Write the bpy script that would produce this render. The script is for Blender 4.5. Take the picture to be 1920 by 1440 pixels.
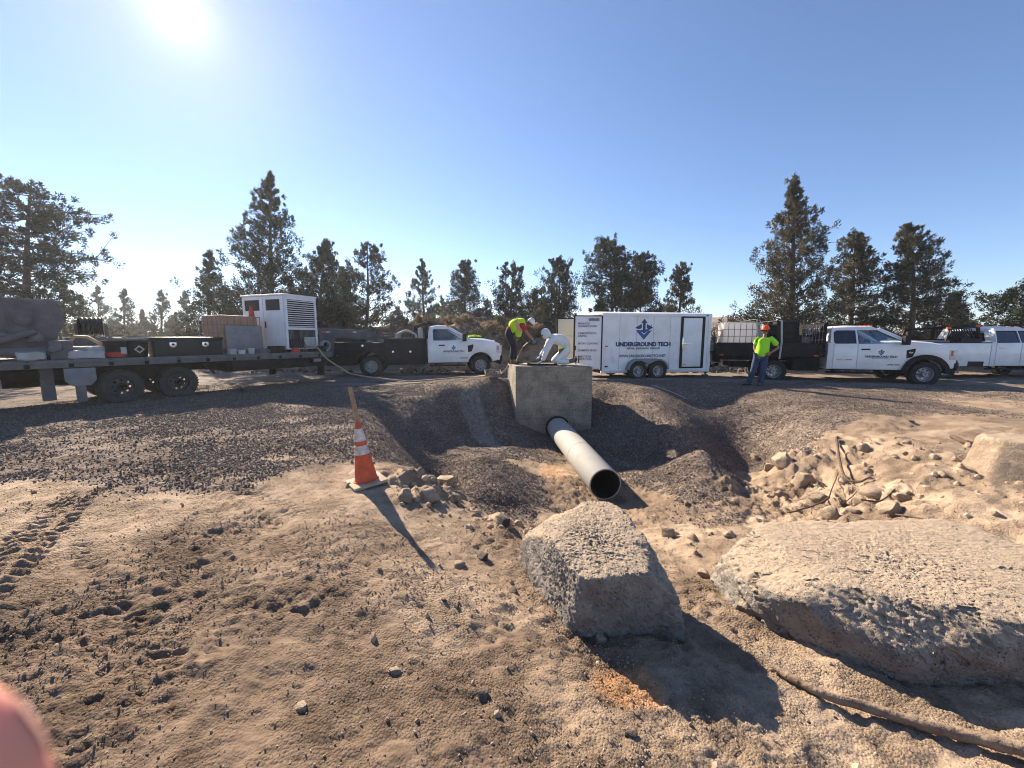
import bpy, bmesh, math, random
import numpy as np
from mathutils import Vector, Matrix, geometry
for o in list(bpy.data.objects): bpy.data.objects.remove(o)
random.seed(7); rng = np.random.default_rng(7)
S = bpy.context.scene; C = S.collection
PI = math.pi; R = math.radians
# ------------------------------------------------------------------ camera
CAMZ = 1.58; PITCH = R(6.96); FPX = 721.0
cd = bpy.data.cameras.new('camera'); cam = bpy.data.objects.new('camera', cd); C.objects.link(cam)
cam.location = (0, 0, CAMZ); cam.rotation_euler = (PI/2 - PITCH, 0, 0)
cd.sensor_width = 36; cd.lens = 36*FPX/1920; cd.clip_start = .01; cd.clip_end = 3000
cd.dof.use_dof = True; cd.dof.focus_distance = 7; cd.dof.aperture_fstop = 4.6
S.camera = cam
# ------------------------------------------------------------------ sky, sun, exposure
SUN_EL = R(30.8); SUN_AZ = R(-38.2)      # azimuth clockwise from +Y
sdir = Vector((math.sin(SUN_AZ)*math.cos(SUN_EL), math.cos(SUN_AZ)*math.cos(SUN_EL), math.sin(SUN_EL)))
w = bpy.data.worlds.new('World'); S.world = w; w.use_nodes = True
nt = w.node_tree; nt.nodes.clear()
def wn(t): return nt.nodes.new(t)
out = wn('ShaderNodeOutputWorld'); bg = wn('ShaderNodeBackground'); bg.inputs['Strength'].default_value = .067
sky = wn('ShaderNodeTexSky'); sky.sky_type = 'NISHITA'; sky.sun_disc = False
sky.sun_elevation = SUN_EL; sky.sun_rotation = SUN_AZ; sky.altitude = 900; sky.air_density = 1.0; sky.dust_density = 0.0; sky.ozone_density = 4.5
tc = wn('ShaderNodeTexCoord'); dt = wn('ShaderNodeVectorMath'); dt.operation = 'DOT_PRODUCT'
nrm = wn('ShaderNodeVectorMath'); nrm.operation = 'NORMALIZE'
nt.links.new(tc.outputs['Generated'], nrm.inputs[0]); nt.links.new(nrm.outputs[0], dt.inputs[0]); dt.inputs[1].default_value = sdir
def lobe(power, amp, col):
    p = wn('ShaderNodeMath'); p.operation = 'POWER'; p.use_clamp = True; nt.links.new(dt.outputs['Value'], p.inputs[0]); p.inputs[1].default_value = power
    m = wn('ShaderNodeVectorMath'); m.operation = 'SCALE'; m.inputs[0].default_value = [c*amp for c in col]; nt.links.new(p.outputs[0], m.inputs['Scale'])
    return m.outputs[0]
def vadd(a, b):
    m = wn('ShaderNodeVectorMath'); m.operation = 'ADD'; nt.links.new(a, m.inputs[0]); nt.links.new(b, m.inputs[1]); return m.outputs[0]
col = sky.outputs[0]
for pw, am, cc in ((14000, 60, (1, .95, .85)), (900, 2.5, (1, .9, .72)), (75, 1.7, (1, .82, .6)), (7, .3, (1, .97, .93))):   # the sun's blinding core and aureole
    col = vadd(col, lobe(pw, am, cc))
tn = wn('ShaderNodeVectorMath'); tn.operation = 'MULTIPLY'; nt.links.new(col, tn.inputs[0]); tn.inputs[1].default_value = (1.06, 1.03, 1.06); col = tn.outputs[0]
nt.links.new(col, bg.inputs['Color']); nt.links.new(bg.outputs[0], out.inputs['Surface'])
sl = bpy.data.lights.new('sun', 'SUN'); sl.energy = 5.0; sl.angle = R(.5); sl.color = (1, .85, .67)
so = bpy.data.objects.new('sun', sl); C.objects.link(so); so.rotation_euler = sdir.to_track_quat('Z', 'Y').to_euler()
S.view_settings.view_transform = 'Standard'; S.view_settings.look = 'None'; S.view_settings.exposure = 1.38
S.view_settings.gamma = 1; S.view_settings.use_curve_mapping = False
S.render.engine = 'CYCLES'; S.cycles.max_bounces = 8; S.cycles.transparent_max_bounces = 16; S.cycles.pixel_filter_type = 'BLACKMAN_HARRIS'; S.cycles.filter_width = 1.05

# ------------------------------------------------------------------ helpers
def ray(u, v):                       # direction through a point of the photograph (1920 x 1440)
    a = (u-960)/FPX; b = (720-v)/FPX
    return Vector((a, math.cos(PITCH)+b*math.sin(PITCH), -math.sin(PITCH)+b*math.cos(PITCH)))
def PY(u, v, y): d = ray(u, v); t = y/d.y; return Vector((d.x*t, y, CAMZ+d.z*t))
def PZ(u, v, z=0): d = ray(u, v); t = (z-CAMZ)/d.z; return Vector((d.x*t, d.y*t, z))
def tag(o, label=None, cat=None, group=None, kind=None):
    if label: o['label'] = label
    if cat: o['category'] = cat
    if group: o['group'] = group
    if kind: o['kind'] = kind
    return o
def thing(name, label, cat, loc=(0, 0, 0), rz=0, group=None):
    o = bpy.data.objects.new(name, None); C.objects.link(o); o.empty_display_size = .2
    o.location = loc; o.rotation_euler = (0, 0, rz); return tag(o, label, cat, group)
def kids(o): return [c for c in bpy.data.objects if c.parent == o]
def copy_tree(o, parent=None):
    c = o.copy(); C.objects.link(c); c.parent = parent
    for k in kids(o): copy_tree(k, c)
    return c
def frame_of(d):
    d = Vector(d).normalized(); a = Vector((0, 0, 1)) if abs(d.z) < .9 else Vector((1, 0, 0))
    u = d.cross(a).normalized(); return u, d.cross(u)
class MB:
    def __init__(s): s.v = []; s.f = []; s.m = []
    def add(s, vs, fs, m=0):
        n = len(s.v); s.v += [tuple(p) for p in vs]
        for f in fs: s.f.append([i+n for i in f]); s.m.append(m)
        return s
    def box(s, x0, x1, y0, y1, z0, z1, m=0, M=None):
        vs = [(x, y, z) for x in (x0, x1) for y in (y0, y1) for z in (z0, z1)]
        if M is not None: vs = [M @ Vector(p) for p in vs]
        return s.add(vs, [(0, 1, 3, 2), (4, 6, 7, 5), (0, 4, 5, 1), (2, 3, 7, 6), (0, 2, 6, 4), (1, 5, 7, 3)], m)
    def bar(s, p0, p1, w, h, m=0):
        p0 = Vector(p0); p1 = Vector(p1); d = p1-p0; u, v = frame_of(d)
        if abs(d.normalized().z) < .9: v = Vector((0, 0, 1)) - d.normalized()*d.normalized().z; v.normalize(); u = d.normalized().cross(v)
        vs = [p+u*a*w/2+v*b*h/2 for p in (p0, p1) for a, b in ((-1, -1), (1, -1), (1, 1), (-1, 1))]
        return s.add(vs, [(3, 2, 1, 0), (4, 5, 6, 7), (0, 1, 5, 4), (1, 2, 6, 5), (2, 3, 7, 6), (3, 0, 4, 7)], m)
    def path(s, pts, rad, n=8, m=0, caps=True):
        pts = [Vector(p) for p in pts]
        if not hasattr(rad, '__len__'): rad = [rad]*len(pts)
        vs = []; u = None
        for i, p in enumerate(pts):
            d = (pts[min(i+1, len(pts)-1)]-pts[max(i-1, 0)]).normalized()
            if u is None: u, v = frame_of(d)
            else: u = (u-d*u.dot(d)).normalized(); v = d.cross(u)
            for k in range(n):
                a = 2*PI*k/n; vs.append(p+(u*math.cos(a)+v*math.sin(a))*rad[i])
        fs = [(i*n+k, i*n+(k+1) % n, (i+1)*n+(k+1) % n, (i+1)*n+k) for i in range(len(pts)-1) for k in range(n)]
        if caps: fs += [tuple(range(n))[::-1], tuple((len(pts)-1)*n+k for k in range(n))]
        return s.add(vs, fs, m)
    def cyl(s, p0, p1, r0, r1=None, n=12, m=0, caps=True): return s.path([p0, p1], [r0, r0 if r1 is None else r1], n, m, caps)
    def prism(s, poly, y0, y1, m=0):                 # polygon in x,z extruded along y
        n = len(poly); vs = [(x, y0, z) for x, z in poly]+[(x, y1, z) for x, z in poly]
        a = sum(poly[i][0]*poly[(i+1) % n][1]-poly[(i+1) % n][0]*poly[i][1] for i in range(n))
        fs = [tuple(range(n)), tuple(range(2*n-1, n-1, -1))]+[(i, i+n, (i+1) % n+n, (i+1) % n) for i in range(n)]
        if a < 0: fs = [f[::-1] for f in fs]
        return s.add(vs, fs, m)
    def plate(s, outer, holes, fn, m=0):             # flat sheet with holes, fn maps (a,b,side) to 3D, two sides
        loops = [outer]+holes; tri = geometry.tessellate_polygon([[Vector((a, b, 0)) for a, b in l] for l in loops])
        flat = [p for l in loops for p in l]; n = len(flat)
        vs = [fn(a, b, 0) for a, b in flat]+[fn(a, b, 1) for a, b in flat]
        fs = [tuple(t) for t in tri]+[tuple(i+n for i in t[::-1]) for t in tri]; k = 0
        for l in loops:
            for i in range(len(l)): a, b = k+i, k+(i+1) % len(l); fs.append((a, b, b+n, a+n))
            k += len(l)
        return s.add(vs, fs, m)
    def lathe(s, prof, o, ax, n=24, m=0, closed=False):   # prof: (along axis, radius)
        o = Vector(o); d = Vector(ax).normalized(); u, v = frame_of(d); vs = []
        for h, r in prof:
            for k in range(n): a = 2*PI*k/n; vs.append(o+d*h+(u*math.cos(a)+v*math.sin(a))*r)
        L = len(prof); fs = [(i*n+k, i*n+(k+1) % n, ((i+1) % L)*n+(k+1) % n, ((i+1) % L)*n+k) for i in range(L if closed else L-1) for k in range(n)]
        return s.add(vs, fs, m)
    def build(s, name, mats, parent=None, smooth=40, bevel=0, seg=2, loc=None, rot=None):
        me = bpy.data.meshes.new(name); me.from_pydata(s.v, [], s.f)
        if not isinstance(mats, (list, tuple)): mats = [mats]
        for mm in mats: me.materials.append(mm)
        me.polygons.foreach_set('material_index', s.m)
        bm = bmesh.new(); bm.from_mesh(me)
        if len(s.f) < 60000: bmesh.ops.recalc_face_normals(bm, faces=bm.faces)
        if bevel:
            es = [e for e in bm.edges if len(e.link_faces) == 2 and e.calc_face_angle(0) > R(28)]
            bmesh.ops.bevel(bm, geom=es, offset=bevel, segments=seg, affect='EDGES', profile=.6, clamp_overlap=True)
        bm.to_mesh(me); bm.free()
        if smooth: me.shade_smooth(); me.set_sharp_from_angle(angle=R(smooth))
        o = bpy.data.objects.new(name, me); C.objects.link(o)
        if parent is not None: o.parent = parent
        if loc is not None: o.location = loc
        if rot is not None: o.rotation_euler = rot
        return o
def share(src, name, parent, loc=(0, 0, 0), rot=(0, 0, 0), sc=(1, 1, 1)):
    o = bpy.data.objects.new(name, src.data); C.objects.link(o); o.parent = parent; o.location = loc; o.rotation_euler = rot; o.scale = sc
    return o
_tc = {}
def text(s, size, mat, name, parent, loc, rot=(PI/2, 0, 0), align='CENTER', bold=0, width=None, lines=.95):
    cu = bpy.data.curves.new('t', 'FONT'); cu.body = s; cu.size = size; cu.align_x = align; cu.offset = bold; cu.resolution_u = 3
    cu.extrude = .0012; cu.space_line = lines; cu.fill_mode = 'BOTH'
    t = bpy.data.objects.new('t', cu); C.objects.link(t); dg = bpy.context.evaluated_depsgraph_get(); dg.update()
    me = bpy.data.meshes.new_from_object(t.evaluated_get(dg)); bpy.data.objects.remove(t); me.materials.clear(); me.materials.append(mat)
    if width:
        xs = [v.co.x for v in me.vertices]; k = width/(max(xs)-min(xs))
        for v in me.vertices: v.co.x *= k
    o = bpy.data.objects.new(name, me); C.objects.link(o); o.parent = parent; o.location = loc; o.rotation_euler = rot
    return o
# ------------------------------------------------------------------ numpy noise
_R = rng.random((256, 256))
def vn(x, y, s=0):
    x = np.asarray(x, float)+s*17.31; y = np.asarray(y, float)+s*9.77
    xi = np.floor(x).astype(int); yi = np.floor(y).astype(int); fx = x-xi; fy = y-yi
    fx = fx*fx*(3-2*fx); fy = fy*fy*(3-2*fy); a = xi & 255; b = yi & 255; a1 = (a+1) & 255; b1 = (b+1) & 255
    return (_R[a, b]*(1-fx)+_R[a1, b]*fx)*(1-fy)+(_R[a, b1]*(1-fx)+_R[a1, b1]*fx)*fy
def fbm(x, y, o=4, s=0, g=.5):
    t = 0; a = 1; n = 0; c, d = math.cos(.6), math.sin(.6)
    for i in range(o):
        t = t+a*vn(x, y, s+i); n += a; a *= g; x, y = (x*c-y*d)*2.03, (x*d+y*c)*2.03
    return t/n
def sst(x, a, b): t = np.clip((x-a)/(b-a), 0, 1); return t*t*(3-2*t)
# ------------------------------------------------------------------ materials
def pbr(name, col, rough=.6, metal=0, var=.12, vs=6, bump=0, bs=40, dust=0, dcol=(.36, .29, .22), dsc=3, spec=None, coat=0, trans=0, sss=0, attr=None):
    m = bpy.data.materials.new(name); m.use_nodes = True; n = m.node_tree.nodes; l = m.node_tree.links; b = n['Principled BSDF']
    tcn = n.new('ShaderNodeTexCoord'); src = tcn.outputs['Object']
    nz = n.new('ShaderNodeTexNoise'); nz.inputs['Scale'].default_value = vs; nz.inputs['Detail'].default_value = 6; l.new(src, nz.inputs['Vector'])
    mr = n.new('ShaderNodeMapRange'); mr.inputs['From Min'].default_value = .3; mr.inputs['From Max'].default_value = .7
    mr.inputs['To Min'].default_value = 1-var; mr.inputs['To Max'].default_value = 1+var; l.new(nz.outputs['Fac'], mr.inputs['Value'])
    vm = n.new('ShaderNodeVectorMath'); vm.operation = 'SCALE'; vm.inputs[0].default_value = col[:3]; l.new(mr.outputs[0], vm.inputs['Scale'])
    c = vm.outputs[0]
    if attr:
        at = n.new('ShaderNodeAttribute'); at.attribute_name = attr; mm = n.new('ShaderNodeVectorMath'); mm.operation = 'MULTIPLY'; l.new(c, mm.inputs[0]); l.new(at.outputs['Color'], mm.inputs[1]); c = mm.outputs[0]
    if dust:
        nd = n.new('ShaderNodeTexNoise'); nd.inputs['Scale'].default_value = dsc; nd.inputs['Detail'].default_value = 8; nd.inputs['Roughness'].default_value = .65; l.new(src, nd.inputs['Vector'])
        md = n.new('ShaderNodeMapRange'); md.inputs['From Min'].default_value = .42; md.inputs['From Max'].default_value = .68; md.inputs['To Max'].default_value = dust; l.new(nd.outputs['Fac'], md.inputs['Value'])
        mx = n.new('ShaderNodeMix'); mx.data_type = 'RGBA'; l.new(md.outputs[0], mx.inputs[0]); l.new(c, mx.inputs[6]); mx.inputs[7].default_value = (*dcol, 1); c = mx.outputs[2]
    l.new(c, b.inputs['Base Color']); b.inputs['Metallic'].default_value = metal
    rr = n.new('ShaderNodeMapRange'); rr.inputs['To Min'].default_value = max(0, rough-.08); rr.inputs['To Max'].default_value = min(1, rough+.12); l.new(nz.outputs['Fac'], rr.inputs['Value']); l.new(rr.outputs[0], b.inputs['Roughness'])
    if spec is not None: b.inputs['Specular IOR Level'].default_value = spec
    b.inputs['Coat Weight'].default_value = coat; b.inputs['Coat Roughness'].default_value = .067
    if sss: b.inputs['Subsurface Weight'].default_value = sss; b.inputs['Subsurface Radius'].default_value = (.012, .004, .002); b.inputs['Subsurface Scale'].default_value = 1
    if bump:
        bz = n.new('ShaderNodeTexNoise'); bz.inputs['Scale'].default_value = bs; bz.inputs['Detail'].default_value = 6; l.new(src, bz.inputs['Vector'])
        bn = n.new('ShaderNodeBump'); bn.inputs['Strength'].default_value = min(1, bump); bn.inputs['Distance'].default_value = .02; l.new(bz.outputs['Fac'], bn.inputs['Height']); l.new(bn.outputs[0], b.inputs['Normal'])
    if trans:
        tb = n.new('ShaderNodeBsdfTranslucent'); l.new(c, tb.inputs['Color']); ms = n.new('ShaderNodeMixShader'); ms.inputs[0].default_value = trans
        l.new(b.outputs[0], ms.inputs[1]); l.new(tb.outputs[0], ms.inputs[2]); l.new(ms.outputs[0], n['Material Output'].inputs['Surface'])
    return m
def glassmat(name, tint=(.25, .3, .33), refl=.12):
    m = bpy.data.materials.new(name); m.use_nodes = True; n = m.node_tree.nodes; l = m.node_tree.links; n.clear()
    o = n.new('ShaderNodeOutputMaterial'); g = n.new('ShaderNodeBsdfGlossy'); g.inputs['Roughness'].default_value = .04; g.inputs['Color'].default_value = (.9, .93, 1, 1)
    t = n.new('ShaderNodeBsdfTransparent'); t.inputs['Color'].default_value = (*tint, 1); f = n.new('ShaderNodeFresnel'); f.inputs['IOR'].default_value = 1.5
    a = n.new('ShaderNodeMath'); a.operation = 'ADD'; a.inputs[1].default_value = refl*.3; l.new(f.outputs[0], a.inputs[0])
    x = n.new('ShaderNodeMixShader'); l.new(a.outputs[0], x.inputs[0]); l.new(t.outputs[0], x.inputs[1]); l.new(g.outputs[0], x.inputs[2]); l.new(x.outputs[0], o.inputs['Surface'])
    return m
M = {}
M['white'] = pbr('white_paint', (.82, .82, .83), .3, var=.04, vs=2, dust=.22, dsc=2.2, coat=.4)
M['trailer_white'] = pbr('trailer_skin', (.8, .8, .82), .35, var=.04, vs=2, dust=.25, dsc=2.5, dcol=(.45, .38, .3))
M['cream'] = pbr('cream_liner', (.88, .83, .7), .6, var=.06, vs=3, dust=.15, trans=.5)
M['black'] = pbr('black_plastic', (.006, .006, .008), .5, spec=.2, dust=.04, dsc=5)
M['darkbody'] = pbr('charcoal_coat', (.004, .005, .009), .5, var=.1, spec=.2, dust=.03, dsc=2)
M['chassis'] = pbr('chassis_black', (.006, .006, .007), .7, spec=.15, dust=.06, dsc=6)
M['steelgrey'] = pbr('grey_steel', (.1, .105, .12), .55, metal=.2, dust=.3, dsc=4)
M['deck'] = pbr('dusty_deck', (.16, .15, .14), .8, dust=.5, dsc=3)
M['neck'] = pbr('slate_paint', (.035, .045, .065), .45, dust=.15, dsc=3)
M['green'] = pbr('dark_green_paint', (.003, .012, .016), .4, spec=.25, dust=.06, dsc=8, dcol=(.12, .12, .12))
M['tyre'] = pbr('tyre_rubber', (.014, .014, .014), .85, dust=.25, dsc=7, dcol=(.09, .075, .06), bump=.3, bs=60)
M['tyre_dusty'] = pbr('dusty_tyre_rubber', (.035, .032, .032), .9, dust=.5, dsc=5, dcol=(.085, .075, .068))
M['rim'] = pbr('steel_rim', (.35, .36, .38), .45, metal=.5, dust=.4, dsc=8)
M['rim_dusty'] = pbr('dusty_rim', (.06, .055, .056), .7, dust=.5, dsc=6, dcol=(.1, .09, .08))
M['alu'] = pbr('aluminium', (.55, .56, .58), .35, metal=.8, dust=.2)
M['chrome'] = pbr('bright_metal', (.7, .7, .72), .2, metal=.9)
M['amber'] = pbr('amber_lens', (.8, .17, .02), .3, trans=.3)
M['red'] = pbr('red_lens', (.5, .03, .02), .35)
M['redplastic'] = pbr('red_plastic', (.62, .045, .015), .5, dust=.15, trans=.25)
M['navy'] = pbr('navy_print', (.02, .04, .13), .5, var=.03)
M['blue'] = pbr('blue_print', (.02, .09, .3), .5, var=.1, vs=3)
M['greyprint'] = pbr('grey_print', (.12, .12, .14), .5)
M['glass'] = glassmat('cab_glass', (.78, .84, .86)); M['privacy'] = glassmat('tinted_glass', (.3, .33, .4))
M['seat'] = pbr('seat_fabric', (.05, .05, .055), .9)
M['lamp'] = pbr('lamp_lens', (.6, .6, .62), .15, coat=.5)
M['concrete'] = pbr('board_formed_concrete', (.33, .285, .225), .9, var=.22, vs=5, dust=.75, dsc=5, dcol=(.17, .145, .115), bump=.6, bs=25)
M['pipe'] = pbr('pale_plastic_pipe', (.38, .37, .345), .7, var=.1, vs=3, dust=.5, dsc=3, dcol=(.27, .235, .19), spec=.2)
M['pipein'] = pbr('black_inside', (.012, .011, .011), .7)  # flat black for the pipe's inside and the hatch sheet
M['tank'] = pbr('milky_plastic', (.86, .84, .83), .5, trans=.45, var=.04, dust=.05)
M['tankdirty'] = pbr('stained_plastic', (.42, .27, .18), .6, trans=.3, var=.15, dust=.3)
M['cage'] = pbr('galvanised_cage', (.2, .19, .19), .5, metal=.4, dust=.3)
M['orange'] = pbr('orange_cone_rubber', (.6, .09, .03), .7, var=.25, vs=14, dust=.6, dsc=9, dcol=(.16, .07, .04))
M['reflect'] = pbr('scuffed_white_band', (.62, .57, .54), .45, var=.1, vs=10, dust=.6, dsc=14, dcol=(.14, .05, .05))
M['conebase'] = pbr('dusty_rubber_base', (.42, .33, .24), .9, dust=.4, dsc=9, dcol=(.1, .09, .08))
M['wood'] = pbr('weathered_lath', (.36, .22, .13), .85, var=.25, vs=20, bump=.4, bs=50)
M['log'] = pbr('dead_wood', (.2, .135, .09), .95, var=.4, vs=18, bump=.9, bs=30, dust=.5, dsc=8, dcol=(.4, .31, .22))
M['twig'] = pbr('dead_twig', (.1, .065, .045), .95, var=.3, vs=20)
M['hose'] = pbr('tan_hose', (.36, .25, .15), .6, dust=.3)
M['blackhose'] = pbr('black_hose', (.02, .02, .02), .5, dust=.2)
M['cover'] = pbr('mortar_caked_grey', (.125, .115, .12), .95, var=.25, vs=5, bump=.7, bs=14, dust=.4, dsc=4, dcol=(.2, .18, .175))
M['bag'] = pbr('paper_bag', (.42, .43, .42), .8, var=.15, dust=.4, dsc=8, bump=.3, bs=18)
M['skin'] = pbr('skin', (.3, .14, .085), .5, var=.08, sss=.15)
M['fingerskin'] = pbr('finger_skin', (.7, .34, .26), .5, var=.06, sss=.6, bump=.05, bs=300)
M['nail'] = pbr('finger_nail', (.8, .5, .42), .25, sss=.3)
M['hivis'] = pbr('lime_shirt_cloth', (.4, .92, .03), .8, var=.06, trans=.15)
M['vest'] = pbr('lime_vest_mesh', (.55, .85, .02), .8, var=.06, trans=.15)
M['stripe'] = pbr('orange_reflective_tape', (.62, .28, .17), .5)
M['redshirt'] = pbr('red_tshirt', (.38, .015, .02), .85)
M['jeans'] = pbr('blue_denim', (.025, .05, .115), .9, var=.4, vs=9)
M['darkpants'] = pbr('navy_work_trousers', (.015, .018, .03), .9, var=.2)
M['boot'] = pbr('leather_boot', (.1, .07, .05), .8, dust=.5, dsc=12)
M['shoe'] = pbr('dark_shoe', (.03, .032, .04), .8, dust=.4, dsc=10)
M['coverall'] = pbr('white_coverall', (.8, .84, .86), .75, var=.06, vs=9, trans=.2, bump=.8, bs=9)
M['glove'] = pbr('blue_nitrile', (.02, .12, .25), .4)
M['hatwhite'] = pbr('white_hard_hat', (.75, .75, .74), .3, var=.03)
M['hatorange'] = pbr('orange_hard_hat', (.95, .13, .015), .35, var=.03, trans=.1)
M['hair'] = pbr('dark_hair', (.03, .02, .015), .8)
M['bark'] = pbr('juniper_bark', (.12, .085, .06), .95, var=.3, vs=8, bump=.9, bs=12)
M['pale'] = pbr('pale_primer_board', (.2, .21, .23), .7, dust=.3)

# board-formed concrete: horizontal board marks, blotches, vertical streaks and dark specks
cm = M['concrete']; n = cm.node_tree.nodes; l = cm.node_tree.links; b = n['Principled BSDF']; tcn = n.new('ShaderNodeTexCoord')
def cn_(scale, vec, det=8, ro=.6):
    mp = n.new('ShaderNodeMapping'); mp.inputs['Scale'].default_value = vec; l.new(tcn.outputs['Object'], mp.inputs['Vector']); t = n.new('ShaderNodeTexNoise'); t.inputs['Scale'].default_value = scale; t.inputs['Detail'].default_value = det; t.inputs['Roughness'].default_value = ro; l.new(mp.outputs[0], t.inputs['Vector']); return t.outputs['Fac']
def cr_(f, st):
    r = n.new('ShaderNodeValToRGB'); l.new(f, r.inputs[0]); e = r.color_ramp.elements
    while len(e) < len(st): e.new(.5)
    for i, (p, c) in enumerate(st): e[i].position = p; e[i].color = (c, c*.97, c*.92, 1) if not hasattr(c, '__len__') else (*c, 1)
    return r.outputs[0]
def cx_(a, c, f=1.0):
    m = n.new('ShaderNodeMix'); m.data_type = 'RGBA'; m.blend_type = 'MULTIPLY'; m.inputs[0].default_value = f; l.new(a, m.inputs[6]); l.new(c, m.inputs[7]); return m.outputs[2]
c1 = cr_(cn_(3, (1, 1, 1)), [(.3, (.17, .155, .14)), (.5, (.28, .26, .235)), (.7, (.36, .335, .305))]); c1 = cx_(c1, cr_(cn_(9, (.35, .35, 7), 5), [(.35, .8), (.6, 1.05)])); c1 = cx_(c1, cr_(cn_(8, (5, 5, .4), 4), [(.3, .86), (.6, 1.04)])); c1 = cx_(c1, cr_(cn_(22, (1, 1, 1), 3), [(.3, .4), (.42, 1.0)]))
l.new(c1, b.inputs['Base Color'])
w_ = n.new('ShaderNodeTexWave'); w_.wave_type = 'BANDS'; w_.bands_direction = 'Z'; w_.inputs['Scale'].default_value = 2.1; w_.inputs['Distortion'].default_value = .4; l.new(tcn.outputs['Object'], w_.inputs['Vector'])
wr = n.new('ShaderNodeMapRange'); wr.inputs['From Min'].default_value = .0; wr.inputs['From Max'].default_value = .08; l.new(w_.outputs['Fac'], wr.inputs['Value'])
ma = n.new('ShaderNodeMath'); ma.operation = 'MULTIPLY_ADD'; l.new(cn_(14, (.5, .5, 4), 8, .7), ma.inputs[0]); ma.inputs[1].default_value = 1.2; l.new(wr.outputs[0], ma.inputs[2])
bb_ = n.new('ShaderNodeBump'); bb_.inputs['Distance'].default_value = .004; bb_.inputs['Strength'].default_value = .9; l.new(ma.outputs[0], bb_.inputs['Height']); l.new(bb_.outputs[0], b.inputs['Normal'])
# ------------------------------------------------------------------ ground height: surveyed spots (x, y, z, gravel) joined by a thin-plate surface
spots = []
def sp(u, v, z, g): p = PZ(u, v, z); spots.append((p.x, p.y, z, g))
for x in (-16, -13, -10, -7.5, -5.5):
    for y in (-2, 1, 3, 5, 7, 9, 11, 13): spots.append((x, y, 0, 0 if y < 3.6 else 1))
for x, y in ((-3.6, -2), (-1.5, -2), (0, -2), (1.5, -2), (3.5, -2), (6, -2), (10, -2), (14, -2), (-3.6, .5), (-1.5, .6), (-3.6, 2)): spots.append((x, y, 0, 0))
for x, y, z in ((0, .4, -.08), (1.3, .3, -.25), (3, .3, -.3), (6, 1.5, -.15), (9, 2, 0), (13, 3, 0), (17, 5, 0), (6.5, 3.6, -.12), (10, 4.5, 0)): spots.append((x, y, z, 0))
for x in (-16, -11, -6, -2, 2, 6, 10, 14, 18):
    for y in (15, 17.5): spots.append((x, y, .02 if x < -7 or x > 1 else .04, .75))
spots += [(13, 9, 0, .6), (16, 8, 0, .4), (18, 12, 0, .6), (11, 11.5, 0, .7), (13.5, 6.5, 0, .2), (9.5, 9.5, 0, .7), (-3.6, 9, .0, 1), (-3.5, 12.5, .05, 1)]
for a in ((300, 1010, 0, 0), (150, 1200, 0, 0), (500, 1100, -.03, 0), (300, 860, 0, 1), (480, 880, 0, 1), (520, 780, 0, 1), (620, 800, 0, 1), (600, 900, -.04, .15),
          (687, 912, -.1, 0), (640, 845, -.02, 1),  (770, 885, -.2, .2), (815, 915, -.28, 0), (870, 962, -.36, 0), (950, 985, -.42, 0),
          (640, 1000, -.1, 0), (780, 985, -.2, 0), (830, 1110, -.2, 0), (700, 1150, -.1, 0), (960, 1060, -.33, .3), (950, 1180, -.27, 0), (800, 1300, -.1, 0), (1100, 1260, -.3, 0), (1150, 1400, -.27, 0), (1400, 1330, -.36, 0), (1500, 1250, -.42, 0), (1650, 1350, -.45, 0), (1850, 1390, -.47, 0),
          
          (860, 850, -.98, 1), (960, 848, -1.12, 1), (1010, 858, -1.18, .6), (1060, 885, -1.22, 0), (1010, 880, -1.2, .3),
          (905, 858, -.6, 1), (930, 885, -.46, 1), (945, 920, -.5, 1), (935, 955, -.62, 1), (985, 900, -1.0, 1), (870, 905, -.85, 1), (990, 945, -1.0, .6), (850, 925, -.6, .6),
          (1060, 925, -1.2, 0), (1150, 960, -1.18, 0), (1200, 935, -1.2, 0), (1200, 985, -.95, 0), (1080, 985, -.85, 0), (1255, 1005, -.78, 0), (1310, 1050, -.66, 0), (1290, 1110, -.5, 0), (1350, 1160, -.47, 0), (1450, 1010, -.62, 0),
          (1180, 880, -1.18, .6), (1240, 862, -1.0, 1), (1275, 890, -.86, 1), (1330, 930, -.82, 1), (1400, 975, -.75, .8), (1300, 975, -.85, .7), (1240, 915, -1.05, .7),
          (1340, 905, -1.12, 1), (1400, 935, -1.02, 0), (1450, 960, -.88, 0), (1415, 915, -1.02, 0), (1440, 895, -.98, 0), (1480, 925, -.9, 0), (1500, 980, -.76, 0), (1430, 985, -.72, .1), (1380, 950, -.85, .6), (1160, 800, -.7, 1), (1200, 850, -1.02, 1), (1200, 750, -.08, 1), (1260, 800, -.36, 1), (1330, 855, -.6, 1), (1385, 900, -.85, 1), (1350, 785, -.5, 1), (1400, 825, -.85, 1), (1440, 862, -1.02, 1), (1300, 752, -.2, 1),
          (1145, 722, .12, 1), (1300, 732, .02, 1), (1480, 748, -.02, .9), (1420, 765, -.25, 1), (1540, 785, -.08, .8), (1500, 850, -.42, .7), (1485, 800, -.3, 1),
          (1570, 828, -.18, .1), (1640, 815, -.1, .1), (1700, 800, -.04, .15), (1850, 800, 0, 0), (1880, 760, 0, .3), (1650, 770, 0, .7), (1620, 745, 0, .8),
          (1520, 900, -.72, 0), (1560, 880, -.52, 0), (1620, 870, -.3, 0), (1500, 950, -.85, 0), (1580, 960, -.7, 0), (1640, 900, -.4, 0), (1700, 960, -.42, 0), (1760, 880, -.15, 0), (1900, 930, -.1, 0), (1850, 1000, -.25, 0), (1600, 1020, -.55, 0), (1450, 1100, -.5, 0), (1900, 1100, -.2, 0)):
    sp(*a)
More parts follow.
